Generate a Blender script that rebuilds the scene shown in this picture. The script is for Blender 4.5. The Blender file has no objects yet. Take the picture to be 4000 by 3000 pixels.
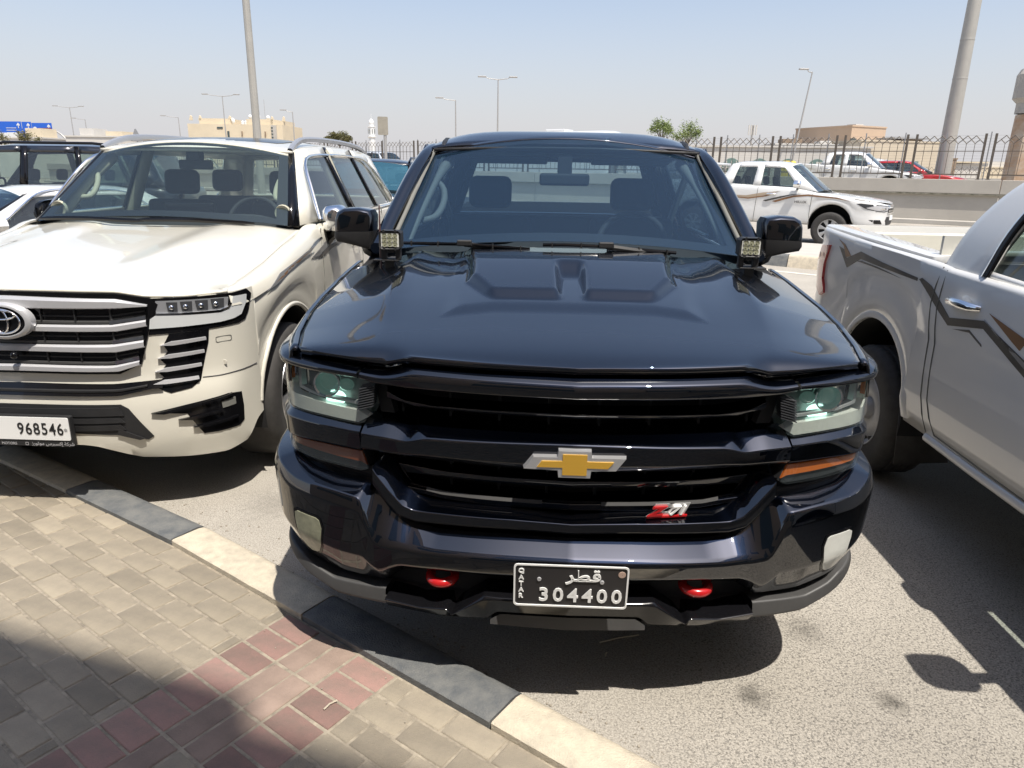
import bpy, bmesh, math, random
from mathutils import Vector, Matrix, noise
random.seed(7)
R = math.radians
SC = bpy.context.scene
COL = SC.collection

# ------------------------------------------------------------------ camera
PITCH, ROLL, CAMH, FPX = 17.0, 1.0, 1.68, 1500.0 / 2212.0
cd = bpy.data.cameras.new("camera"); cam = bpy.data.objects.new("camera", cd); COL.objects.link(cam)
cd.sensor_fit = 'HORIZONTAL'; cd.sensor_width = 36.0; cd.lens = 36.0 * FPX
cd.clip_start = 0.05; cd.clip_end = 4000.0
p_, r_ = R(PITCH), R(ROLL)
right0, fwd, up0 = Vector((1, 0, 0)), Vector((0, math.cos(p_), -math.sin(p_))), Vector((0, math.sin(p_), math.cos(p_)))
cx_ = math.cos(r_) * right0 + math.sin(r_) * up0
cy_ = -(math.sin(r_) * right0 - math.cos(r_) * up0)
cam.matrix_world = Matrix(((cx_.x, cy_.x, -fwd.x, 0), (cx_.y, cy_.y, -fwd.y, 0), (cx_.z, cy_.z, -fwd.z, CAMH), (0, 0, 0, 1)))
SC.camera = cam

# ------------------------------------------------------------------ sky, sun, exposure
SUN_DIR = Vector((0.22, -0.38, 1.0)).normalized()          # from the ground towards the sun
SUN_EL = math.asin(SUN_DIR.z)
SUN_AZ = math.atan2(SUN_DIR.x, SUN_DIR.y)
W = bpy.data.worlds.new("World"); SC.world = W; W.use_nodes = True
wn = W.node_tree.nodes; wl = W.node_tree.links
bg = wn['Background']; bg.inputs['Strength'].default_value = 0.145
sky = wn.new('ShaderNodeTexSky'); sky.sky_type = 'NISHITA'; sky.sun_disc = False
sky.sun_elevation = SUN_EL; sky.sun_rotation = SUN_AZ
sky.altitude = 0.0; sky.air_density = 1.0; sky.dust_density = 2.0; sky.ozone_density = 1.0
# dusty air: the clear sky fades into a pale haze, strongest at the horizon, alike in every direction
wtc = wn.new('ShaderNodeTexCoord'); wsp = wn.new('ShaderNodeSeparateXYZ'); wl.new(wtc.outputs['Generated'], wsp.inputs[0])
wab = wn.new('ShaderNodeMath'); wab.operation = 'ABSOLUTE'; wl.new(wsp.outputs['Z'], wab.inputs[0])
wrp = wn.new('ShaderNodeValToRGB'); wl.new(wab.outputs[0], wrp.inputs['Fac'])
el = wrp.color_ramp.elements; el[0].position = 0.0; el[0].color = (.95, .95, .95, 1); el[1].position = 1.0; el[1].color = (.0, .0, .0, 1)
for q_, v_ in ((.05, .86), (.12, .64), (.20, .38), (.35, .11), (.60, .02)):
    e_ = el.new(q_); e_.color = (v_, v_, v_, 1)
wmx = wn.new('ShaderNodeMix'); wmx.data_type = 'RGBA'; wl.new(wrp.outputs['Color'], wmx.inputs[0]); wl.new(sky.outputs[0], wmx.inputs[6])
wmx.inputs[7].default_value = (3.70, 3.62, 3.76, 1)
wl.new(wmx.outputs[2], bg.inputs['Color'])
sl = bpy.data.lights.new("sun", 'SUN'); sl.energy = 5.0; sl.angle = R(0.53); sl.color = (1.0, 0.945, 0.865)
so = bpy.data.objects.new("sun", sl); COL.objects.link(so)
so.rotation_euler = SUN_DIR.to_track_quat('Z', 'Y').to_euler()
SC.view_settings.view_transform = 'Standard'; SC.view_settings.look = 'None'
SC.view_settings.exposure = 0.40; SC.view_settings.gamma = 1.0
SC.render.engine = 'CYCLES'
SC.cycles.max_bounces = 8; SC.cycles.transparent_max_bounces = 16
SC.cycles.glossy_bounces = 4; SC.cycles.transmission_bounces = 6; SC.cycles.diffuse_bounces = 3
SC.cycles.use_denoising = True

# ------------------------------------------------------------------ materials
def mat(name, color=(0.5, 0.5, 0.5), rough=0.5, metal=0.0, coat=0.0, coatr=0.03, spec=0.5, noise_amt=0.0, nscale=6.0,
        bump=0.0, bscale=200.0, emit=None, estr=0.0, rvar=0.0, c2=None, objvar=0.0):
    m = bpy.data.materials.new(name); m.use_nodes = True
    nt = m.node_tree; b = nt.nodes['Principled BSDF']
    b.inputs['Base Color'].default_value = (*color, 1); b.inputs['Roughness'].default_value = rough
    b.inputs['Metallic'].default_value = metal; b.inputs['Coat Weight'].default_value = coat
    b.inputs['Coat Roughness'].default_value = coatr; b.inputs['Specular IOR Level'].default_value = spec
    if emit: b.inputs['Emission Color'].default_value = (*emit, 1); b.inputs['Emission Strength'].default_value = estr
    L = nt.links
    tc = None
    if noise_amt or bump or rvar:
        tc = nt.nodes.new('ShaderNodeTexCoord')
    if noise_amt:
        n = nt.nodes.new('ShaderNodeTexNoise'); n.inputs['Scale'].default_value = nscale; n.inputs['Detail'].default_value = 6
        n.inputs['Roughness'].default_value = 0.65
        L.new(tc.outputs['Object'], n.inputs['Vector'])
        rp = nt.nodes.new('ShaderNodeValToRGB'); rp.color_ramp.elements[0].position = 0.32; rp.color_ramp.elements[1].position = 0.68
        d = c2 if c2 else tuple(c * (1 - noise_amt) for c in color)
        rp.color_ramp.elements[0].color = (*d, 1); rp.color_ramp.elements[1].color = (*color, 1)
        L.new(n.outputs['Fac'], rp.inputs['Fac'])
        last = rp.outputs['Color']
        if objvar:
            oi = nt.nodes.new('ShaderNodeObjectInfo'); hs = nt.nodes.new('ShaderNodeHueSaturation')
            mr = nt.nodes.new('ShaderNodeMapRange'); mr.inputs['To Min'].default_value = 1 - objvar; mr.inputs['To Max'].default_value = 1 + objvar
            L.new(oi.outputs['Random'], mr.inputs['Value']); L.new(mr.outputs['Result'], hs.inputs['Value']); L.new(last, hs.inputs['Color'])
            last = hs.outputs['Color']
        L.new(last, b.inputs['Base Color'])
        if rvar:
            mr = nt.nodes.new('ShaderNodeMapRange'); mr.inputs['To Min'].default_value = rough - rvar; mr.inputs['To Max'].default_value = rough + rvar
            L.new(n.outputs['Fac'], mr.inputs['Value']); L.new(mr.outputs['Result'], b.inputs['Roughness'])
    if bump:
        n2 = nt.nodes.new('ShaderNodeTexNoise'); n2.inputs['Scale'].default_value = bscale; n2.inputs['Detail'].default_value = 4
        L.new(tc.outputs['Object'], n2.inputs['Vector'])
        bp = nt.nodes.new('ShaderNodeBump'); bp.inputs['Strength'].default_value = bump; bp.inputs['Distance'].default_value = 0.004
        L.new(n2.outputs['Fac'], bp.inputs['Height']); L.new(bp.outputs['Normal'], b.inputs['Normal'])
    return m

def glass(name, tint=(0.6, 0.7, 0.7), refl=(1, 1, 1), f0=0.07, rough=0.0, haze=0.0, hazecol=(0.5, 0.6, 0.65)):
    """thin window glass: tinted transparency under a two-sided Schlick reflection, with an optional even diffuse haze colour"""
    m = bpy.data.materials.new(name); m.use_nodes = True
    nt = m.node_tree; nt.nodes.remove(nt.nodes['Principled BSDF']); L = nt.links
    out = nt.nodes['Material Output']
    tr = nt.nodes.new('ShaderNodeBsdfTransparent'); tr.inputs['Color'].default_value = (*tint, 1)
    gl = nt.nodes.new('ShaderNodeBsdfGlossy'); gl.inputs['Roughness'].default_value = rough; gl.inputs['Color'].default_value = (*refl, 1)
    lw = nt.nodes.new('ShaderNodeLayerWeight'); lw.inputs['Blend'].default_value = 0.5
    pw = nt.nodes.new('ShaderNodeMath'); pw.operation = 'POWER'; pw.inputs[1].default_value = 5.0
    ma = nt.nodes.new('ShaderNodeMath'); ma.operation = 'MULTIPLY_ADD'; ma.inputs[1].default_value = 1 - f0; ma.inputs[2].default_value = f0
    L.new(lw.outputs['Facing'], pw.inputs[0]); L.new(pw.outputs[0], ma.inputs[0])
    mx = nt.nodes.new('ShaderNodeMixShader')
    base = tr.outputs[0]
    if haze:
        df = nt.nodes.new('ShaderNodeBsdfDiffuse'); df.inputs['Color'].default_value = (*hazecol, 1)
        m2 = nt.nodes.new('ShaderNodeMixShader'); m2.inputs[0].default_value = haze
        L.new(tr.outputs[0], m2.inputs[1]); L.new(df.outputs[0], m2.inputs[2]); base = m2.outputs[0]
    L.new(ma.outputs[0], mx.inputs[0]); L.new(base, mx.inputs[1]); L.new(gl.outputs[0], mx.inputs[2]); L.new(mx.outputs[0], out.inputs[0])
    return m

M = {}
M['black_paint'] = mat('black_paint', (0.0036, 0.0055, 0.0115), 0.36, metal=1.0, coat=1.0, coatr=0.008, noise_amt=0.15, nscale=3)
M['black_paint'].node_tree.nodes['Principled BSDF'].inputs['Coat IOR'].default_value = 1.9
M['pearl'] = mat('pearl_white_paint', (0.655, 0.63, 0.545), 0.32, coat=1.0, coatr=0.03, noise_amt=0.03, nscale=2)
M['white'] = mat('white_paint', (0.68, 0.68, 0.665), 0.35, coat=1.0, coatr=0.03, noise_amt=0.035, nscale=2)
M['cream_white'] = mat('white_bed_paint', (0.60, 0.585, 0.52), 0.4, coat=0.6, coatr=0.06, noise_amt=0.05, nscale=3)
M['silver_paint'] = mat('silver_paint', (0.55, 0.57, 0.6), 0.3, metal=0.5, coat=1.0)
M['red_paint'] = mat('red_paint', (0.42, 0.012, 0.012), 0.3, coat=1.0)
M['plastic'] = mat('black_plastic', (0.018, 0.018, 0.019), 0.55, noise_amt=0.3, nscale=12, bump=0.15, bscale=900)
M['gloss_black'] = mat('gloss_black_plastic', (0.005, 0.005, 0.006), 0.12, spec=0.4)
M['lamp_inner'] = mat('lamp_inner', (0.16, 0.165, 0.165), 0.3, metal=0.6)
M['lamp_silver'] = mat('lamp_silver', (0.42, 0.43, 0.45), 0.22, metal=0.5)
M['pipe_grey'] = mat('light_pipe_grey', (0.60, 0.62, 0.62), 0.2, coat=1.0)
M['grey_plastic'] = mat('grey_plastic', (0.06, 0.059, 0.058), 0.5, noise_amt=0.2, nscale=9, bump=0.1, bscale=700)
M['dark'] = mat('dark_void', (0.009, 0.009, 0.010), 0.85)
M['chrome'] = mat('chrome', (0.85, 0.86, 0.87), 0.06, metal=1.0)
M['badge_rim'] = mat('badge_rim', (0.80, 0.80, 0.80), 0.28, metal=0.75)
M['satin'] = mat('satin_silver', (0.52, 0.52, 0.53), 0.34, metal=0.35)
M['alloy'] = mat('alloy', (0.55, 0.55, 0.56), 0.28, metal=0.9)
M['steel'] = mat('painted_steel', (0.45, 0.45, 0.45), 0.45, metal=0.3, noise_amt=0.2, nscale=20)
M['rubber'] = mat('rubber', (0.05, 0.047, 0.044), 0.8, noise_amt=0.35, nscale=15, bump=0.3, bscale=250)
M['gold'] = mat('gold_badge', (0.62, 0.36, 0.05), 0.35, metal=0.25, coat=0.6)
M['red'] = mat('red_gloss', (0.42, 0.010, 0.012), 0.25, coat=0.7)
M['amber'] = mat('amber_lens', (0.75, 0.19, 0.03), 0.15, coat=1.0)
M['amber_dark'] = mat('amber_lens_deep', (0.33, 0.085, 0.03), 0.2, coat=1.0)
M['red_lens'] = mat('red_lens', (0.42, 0.02, 0.025), 0.12, coat=1.0)
M['white_lens'] = mat('white_lens', (0.72, 0.73, 0.68), 0.28, coat=0.8, noise_amt=0.12, nscale=30)
M['yellow_lens'] = mat('yellowed_lens', (0.36, 0.36, 0.25), 0.25, coat=0.8, noise_amt=0.35, nscale=35)
M['lens_clear'] = glass('lamp_glass', (0.92, 0.94, 0.93), f0=0.045, haze=0.015)
M['ball'] = mat('projector_glass', (0.09, 0.14, 0.13), 0.05, coat=1.0, spec=1.0, emit=(0.45, 0.9, 0.75), estr=0.07)
M['glow'] = mat('lamp_reflector', (0.5, 0.6, 0.56), 0.25, metal=0.6, emit=(0.6, 1.0, 0.85), estr=1.9)
M['wsglass'] = glass('windscreen_glass', (0.53, 0.66, 0.72), f0=0.06, haze=0.05, hazecol=(0.14, 0.32, 0.60))
M['wsglass_clear'] = glass('windscreen_glass_clear', (0.70, 0.80, 0.78), haze=0.03, hazecol=(0.35, 0.5, 0.6))
M['sideglass'] = glass('side_glass', (0.52, 0.60, 0.57), haze=0.03)
M['darkglass'] = glass('tinted_glass', (0.18, 0.24, 0.26), haze=0.03, hazecol=(0.3, 0.45, 0.55))
M['blueglass'] = glass('blue_sunband_glass', (0.25, 0.42, 0.5), haze=0.16, hazecol=(0.12, 0.42, 0.62))
M['plate_black'] = mat('plate_black', (0.025, 0.023, 0.024), 0.45)
M['plate_white'] = mat('plate_white', (0.78, 0.78, 0.76), 0.45)
M['ink'] = mat('ink_black', (0.012, 0.012, 0.012), 0.6)
M['frit'] = mat('glass_border_black', (0.008, 0.008, 0.01), 0.4)
M['trim_dark'] = mat('interior_dark', (0.035, 0.037, 0.042), 0.8, noise_amt=0.2, nscale=8)
M['trim_grey'] = mat('interior_grey', (0.15, 0.15, 0.135), 0.75)
M['trim_cream'] = mat('interior_cream', (0.42, 0.40, 0.31), 0.7)
M['seat_dark'] = mat('seat_cloth_dark', (0.02, 0.022, 0.026), 0.9, noise_amt=0.3, nscale=20)
M['decal_dark'] = mat('decal_charcoal', (0.045, 0.042, 0.04), 0.35, coat=0.6)
M['decal_brown'] = mat('decal_bronze', (0.23, 0.115, 0.05), 0.35, metal=0.3, coat=0.6)
M['decal_grey'] = mat('decal_silver', (0.30, 0.30, 0.30), 0.35, metal=0.4, coat=0.6)
M['decal_tan'] = mat('decal_tan', (0.42, 0.33, 0.24), 0.4, metal=0.2, coat=0.6)

# ------------------------------------------------------------------ mesh helpers
def empty(name, loc=(0, 0, 0), rz=0.0, label=None, cat=None, group=None):
    o = bpy.data.objects.new(name, None); COL.objects.link(o)
    o.location = loc; o.rotation_euler = (0, 0, rz); o.empty_display_size = 0.2
    tag(o, label, cat, group); return o

def tag(o, label=None, cat=None, group=None, kind=None):
    if label: o['label'] = label
    if cat: o['category'] = cat
    if group: o['group'] = group
    if kind: o['kind'] = kind
    return o

class MB:
    def __init__(s): s.v = []; s.f = []
    def vs(s, pts):
        i = len(s.v); s.v += [tuple(p) for p in pts]; return i
    def grid(s, rows, closed=False, flip=False):
        n = len(rows[0]); b = s.vs([p for r in rows for p in r])
        for i in range(len(rows) - 1):
            for j in range(n if closed else n - 1):
                k = (j + 1) % n
                q = (b + i * n + j, b + i * n + k, b + (i + 1) * n + k, b + (i + 1) * n + j)
                s.f.append(q[::-1] if flip else q)
        return s
    def poly(s, pts): b = s.vs(pts); s.f.append(tuple(range(b, b + len(pts)))); return s
    def box(s, c, d, rz=0.0, rot=None):
        hx, hy, hz = d[0] / 2, d[1] / 2, d[2] / 2
        m = rot if rot else Matrix.Rotation(rz, 3, 'Z')
        P = [Vector(c) + m @ Vector((x, y, z)) for x, y, z in ((-hx, -hy, -hz), (hx, -hy, -hz), (hx, hy, -hz), (-hx, hy, -hz), (-hx, -hy, hz), (hx, -hy, hz), (hx, hy, hz), (-hx, hy, hz))]
        b = s.vs(P)
        s.f += [tuple(b + i for i in q) for q in ((3, 2, 1, 0), (4, 5, 6, 7), (0, 1, 5, 4), (1, 2, 6, 5), (2, 3, 7, 6), (3, 0, 4, 7))]
        return s
    def tube(s, pts, r, n=8, cap=True):
        pts = [Vector(p) for p in pts]; rr = r if isinstance(r, (list, tuple)) else [r] * len(pts)
        rows = []; t0 = None
        for i, p in enumerate(pts):
            t = (pts[min(i + 1, len(pts) - 1)] - pts[max(i - 1, 0)]).normalized()
            if t0 is None:
                a = Vector((0, 0, 1)) if abs(t.z) < 0.9 else Vector((1, 0, 0)); u = t.cross(a).normalized()
            else:
                u = (u - t * u.dot(t)).normalized()
            t0 = t; w = t.cross(u)
            rows.append([p + (u * math.cos(2 * math.pi * k / n) + w * math.sin(2 * math.pi * k / n)) * rr[i] for k in range(n)])
        b = len(s.v); s.grid(rows, closed=True)
        if cap:
            s.f.append(tuple(b + k for k in range(n))[::-1]); m = b + (len(pts) - 1) * n
            s.f.append(tuple(m + k for k in range(n)))
        return s
    def lathe(s, prof, c, axis='X', n=32, a0=0.0, a1=2 * math.pi):
        """prof: (radius, along axis)"""
        full = abs(a1 - a0 - 2 * math.pi) < 1e-6; m = n if full else n + 1
        rows = []
        for r, h in prof:
            row = []
            for k in range(m):
                a = a0 + (a1 - a0) * k / n; x, y = r * math.cos(a), r * math.sin(a)
                row.append({'X': (c[0] + h, c[1] + x, c[2] + y), 'Y': (c[0] + x, c[1] + h, c[2] + y), 'Z': (c[0] + x, c[1] + y, c[2] + h)}[axis])
            rows.append(row)
        return s.grid(rows, closed=full)
    def prism(s, pts2, y0, y1, plane='XZ'):
        P = (lambda a, b, h: (a, h, b)) if plane == 'XZ' else ((lambda a, b, h: (h, a, b)) if plane == 'YZ' else (lambda a, b, h: (a, b, h)))
        n = len(pts2); b = s.vs([P(a, c, y0) for a, c in pts2]); s.vs([P(a, c, y1) for a, c in pts2])
        s.f.append(tuple(range(b, b + n))); s.f.append(tuple(range(b + n, b + 2 * n))[::-1])
        for i in range(n): k = (i + 1) % n; s.f.append((b + i, b + n + i, b + n + k, b + k))
        return s
    def ball(s, c, r, nu=12, nv=8, sc=(1, 1, 1)):
        rows = []
        for i in range(nv + 1):
            t = math.pi * i / nv
            rows.append([(c[0] + sc[0] * r * math.sin(t) * math.cos(2 * math.pi * k / nu), c[1] + sc[1] * r * math.sin(t) * math.sin(2 * math.pi * k / nu), c[2] + sc[2] * r * math.cos(t)) for k in range(nu)])
        return s.grid(rows, closed=True)
    def mirror(s):
        n = len(s.v); s.v += [(-x, y, z) for x, y, z in s.v]
        s.f += [tuple(n + i for i in f[::-1]) for f in s.f]; return s
    def mesh(s, name, m, smooth=35, weld=True):
        me = bpy.data.meshes.new(name)
        bm = bmesh.new()
        vv = [bm.verts.new(p) for p in s.v]
        for f in s.f:
            try: bm.faces.new([vv[i] for i in f])
            except ValueError: pass
        if weld: bmesh.ops.remove_doubles(bm, verts=bm.verts, dist=1e-5)
        bmesh.ops.recalc_face_normals(bm, faces=bm.faces)
        bm.to_mesh(me); bm.free()
        if m: me.materials.append(m)
        if smooth:
            me.polygons.foreach_set('use_smooth', [True] * len(me.polygons)); me.set_sharp_from_angle(angle=R(smooth))
        return me
    def build(s, name, m, parent=None, smooth=35, bevel=0.0, solid=0.0, seg=2, subs=0, loc=None, weld=True):
        me = s.mesh(name, m, smooth, weld); o = bpy.data.objects.new(name, me); COL.objects.link(o)
        if parent: o.parent = parent
        if loc: o.location = loc
        if solid:
            k = o.modifiers.new('solid', 'SOLIDIFY'); k.thickness = abs(solid); k.offset = -1.0 if solid > 0 else 1.0
        if bevel:
            k = o.modifiers.new('bevel', 'BEVEL'); k.width = bevel; k.segments = seg; k.limit_method = 'ANGLE'; k.angle_limit = R(35)
            k.harden_normals = True
        if subs:
            k = o.modifiers.new('sub', 'SUBSURF'); k.levels = subs; k.render_levels = subs
        if getattr(s, 'wn', False):
            k = o.modifiers.new('weighted_normals', 'WEIGHTED_NORMAL'); k.keep_sharp = True; k.weight = 90
        return o
    def pair(s, name, m, parent=None, **k):
        """the piece and its mirror twin, two objects"""
        t = MB(); t.wn = getattr(s, 'wn', False); t.v = [(-x, y, z) for x, y, z in s.v]; t.f = [f[::-1] for f in s.f]
        return [s.build(name, m, parent, **k), t.build(name, m, parent, **k)]

def lin(tab, x):
    if x <= tab[0][0]: return tab[0][1]
    for (a, b), (c, d) in zip(tab, tab[1:]):
        if x <= c: return b + (d - b) * (x - a) / (c - a) if c > a else d
    return tab[-1][1]

def smo(tab, x):
    """monotone-ish smooth interpolation (Catmull-Rom on a table)"""
    n = len(tab)
    if x <= tab[0][0]: return tab[0][1]
    if x >= tab[-1][0]: return tab[-1][1]
    for i in range(n - 1):
        if x <= tab[i + 1][0]:
            x0, y0 = tab[i]; x1, y1 = tab[i + 1]
            m0 = (y1 - tab[i - 1][1]) / (x1 - tab[i - 1][0]) if i > 0 else (y1 - y0) / (x1 - x0)
            m1 = (tab[i + 2][1] - y0) / (tab[i + 2][0] - x0) if i < n - 2 else (y1 - y0) / (x1 - x0)
            h = x1 - x0; t = (x - x0) / h
            return (2 * t**3 - 3 * t * t + 1) * y0 + (t**3 - 2 * t * t + t) * h * m0 + (-2 * t**3 + 3 * t * t) * y1 + (t**3 - t * t) * h * m1

def linspace(a, b, n): return [a + (b - a) * i / (n - 1) for i in range(n)]
def sstep(a, b, x):
    t = max(0.0, min(1.0, (x - a) / (b - a))); return t * t * (3 - 2 * t)

class Plan:
    """a car's nose seen from above, half of it: parameter s runs from the centre out and round to the side"""
    def __init__(s, pts):
        s.p = pts; s.S = [0.0]
        for a, b in zip(pts, pts[1:]): s.S.append(s.S[-1] + (b[0] - a[0] if b[0] <= 0.9 else math.hypot(b[0] - a[0], b[1] - a[1])))
        s.tx = list(zip(s.S, [q[0] for q in pts])); s.ty = list(zip(s.S, [q[1] for q in pts]))
    def at(s, t, off=0.0):
        sg = -1 if t < 0 else 1; a = abs(t)
        x, y = smo(s.tx, a), smo(s.ty, a); e = 0.004
        dx, dy = smo(s.tx, a + e) - smo(s.tx, max(a - e, 0)), smo(s.ty, a + e) - smo(s.ty, max(a - e, 0))
        l = math.hypot(dx, dy) or 1; nx, ny = dy / l, -dx / l          # outward
        if a < 0.01: nx = 0.0
        return (sg * (x + nx * off), y + ny * off)

def crisp(rows, fil):
    """small fillets along every inner crease of a section, so that flats stay flat and edges catch light"""
    out = [rows[0]]
    for i in range(1, len(rows) - 1):
        a, b = [], []
        for p0, p1, p2 in zip(rows[i - 1], rows[i], rows[i + 1]):
            p0, p1, p2 = Vector(p0), Vector(p1), Vector(p2); d0, d2 = (p0 - p1).length, (p2 - p1).length
            f0, f2 = min(.42, fil / d0 if d0 > 1e-6 else 0), min(.42, fil / d2 if d2 > 1e-6 else 0)
            m0, m2 = p1.lerp(p0, f0), p1.lerp(p2, f2)
            a.append((m0, (m0 + m2) * .25 + p1 * .5, m2))
        for k in range(3): out.append([q[k] for q in a])
    out.append(rows[-1]); return out

def band(rails, plan, s0, s1, n, both=True, mirror=False, fil=0.0):
    """rails: list of (z table over s, outward offset table or number); a strip that follows the nose"""
    if both: ss = linspace(-s1, s1, n)
    else: ss = linspace(s0, s1, n)
    rows = []
    for zt, off in rails:
        row = []
        for t in ss:
            a = abs(t); z = lin(zt, a) if isinstance(zt, (list, tuple)) else zt
            o = lin(off, a) if isinstance(off, (list, tuple)) else off
            x, y = plan.at(t, o); row.append((x, y, z))
        rows.append(row)
    mb = MB().grid(crisp(rows, fil) if fil else rows); mb.wn = bool(fil)
    return mb.mirror() if mirror else mb

def cut_poly(outline, du, dv=None):
    """n-gon in a plane cut into narrow pieces so that it can follow a curved surface; returns verts, faces"""
    bm = bmesh.new(); vs = [bm.verts.new((a, b, 0)) for a, b in outline]; bm.faces.new(vs)
    us = [a for a, b in outline]; w = [b for a, b in outline]
    def cuts(lo, hi, d, no):
        k = math.ceil(lo / d + 1e-6)
        while k * d < hi - 1e-6:
            co = [no[i] * k * d for i in range(3)]
            bmesh.ops.bisect_plane(bm, geom=bm.verts[:] + bm.edges[:] + bm.faces[:], plane_co=co, plane_no=no); k += 1
    cuts(min(us), max(us), du, (1, 0, 0))
    if dv: cuts(min(w), max(w), dv, (0, 1, 0))
    bm.verts.index_update()
    V = [(v.co.x, v.co.y) for v in bm.verts]; F = [tuple(v.index for v in f.verts) for f in bm.faces]
    bm.free(); return V, F

def patch(outline, fn, off=0.0, thick=0.006, du=0.06, dv=None, mirror=False):
    """a plate with the given outline lying on the surface fn(a, b, off) with real thickness"""
    V, F = cut_poly(outline, du, dv); mb = MB(); n = len(V)
    mb.v = [tuple(fn(a, b, off)) for a, b in V] + [tuple(fn(a, b, off - thick)) for a, b in V]
    mb.f = [f for f in F] + [tuple(n + i for i in f[::-1]) for f in F]
    cnt = {}
    for f in F:
        for i in range(len(f)):
            e = (f[i], f[(i + 1) % len(f)]); cnt[e] = 1
    for (a, b) in list(cnt):
        if (b, a) not in cnt: mb.f.append((b, a, n + a, n + b))
    return mb.mirror() if mirror else mb

def text_mb(txt, size, depth=0.002, align='CENTER', sx=1.0, bold=0.0):
    """lettering as a mesh in the XZ plane facing -Y, centred on the origin"""
    cu = bpy.data.curves.new('lettering', 'FONT'); cu.body = txt; cu.size = size; cu.align_x = align; cu.align_y = 'CENTER'
    cu.extrude = depth / 2; cu.resolution_u = 3; cu.offset = bold
    o = bpy.data.objects.new('lettering', cu); COL.objects.link(o)
    dg = bpy.context.evaluated_depsgraph_get(); dg.update()
    me = bpy.data.meshes.new_from_object(o.evaluated_get(dg)); mb = MB()
    xs = [v.co.x for v in me.vertices] or [0]; ys = [v.co.y for v in me.vertices] or [0]
    cxm = (max(xs) + min(xs)) / 2 if align == 'CENTER' else 0.0; cym = (max(ys) + min(ys)) / 2
    mb.v = [((v.co.x - cxm) * sx, -v.co.z, v.co.y - cym) for v in me.vertices]; mb.f = [tuple(p.vertices) for p in me.polygons]
    bpy.data.objects.remove(o); bpy.data.curves.remove(cu); bpy.data.meshes.remove(me)
    return mb

def moved(mb, loc=(0, 0, 0), rot=None, sc=1.0):
    m = rot if rot else Matrix.Identity(3)
    mb.v = [tuple(Vector(loc) + m @ (Vector(p) * sc)) for p in mb.v]; return mb
def join(*mbs):
    r = MB()
    for m in mbs:
        b = len(r.v); r.v += m.v; r.f += [tuple(b + i for i in f) for f in m.f]
    return r
def on_surface(mb, fn):
    mb.v = [tuple(fn(p)) for p in mb.v]; return mb
def rrect(w, h, r, n=4, cx=0.0, cy=0.0):
    P = []
    for sx, sy, a in ((1, 1, 0), (-1, 1, 90), (-1, -1, 180), (1, -1, 270)):
        for k in range(n + 1):
            t = R(a + 90 * k / n); P.append((cx + sx * (w / 2 - r) + r * math.cos(t), cy + sy * (h / 2 - r) + r * math.sin(t)))
    return P
def copy_tree(o, parent=None):
    c = o.copy(); COL.objects.link(c); c.parent = parent
    for ch in list(o.children): copy_tree(ch, c)
    return c
# ------------------------------------------------------------------ vehicle building blocks
def spl2(pts, n):
    S = [0.0]
    for a, b in zip(pts, pts[1:]): S.append(S[-1] + math.dist(a, b))
    k = len(pts[0]); T = [list(zip(S, [p[i] for p in pts])) for i in range(k)]
    return [tuple(smo(t, s) for t in T) for s in linspace(0, S[-1], n)]

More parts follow.
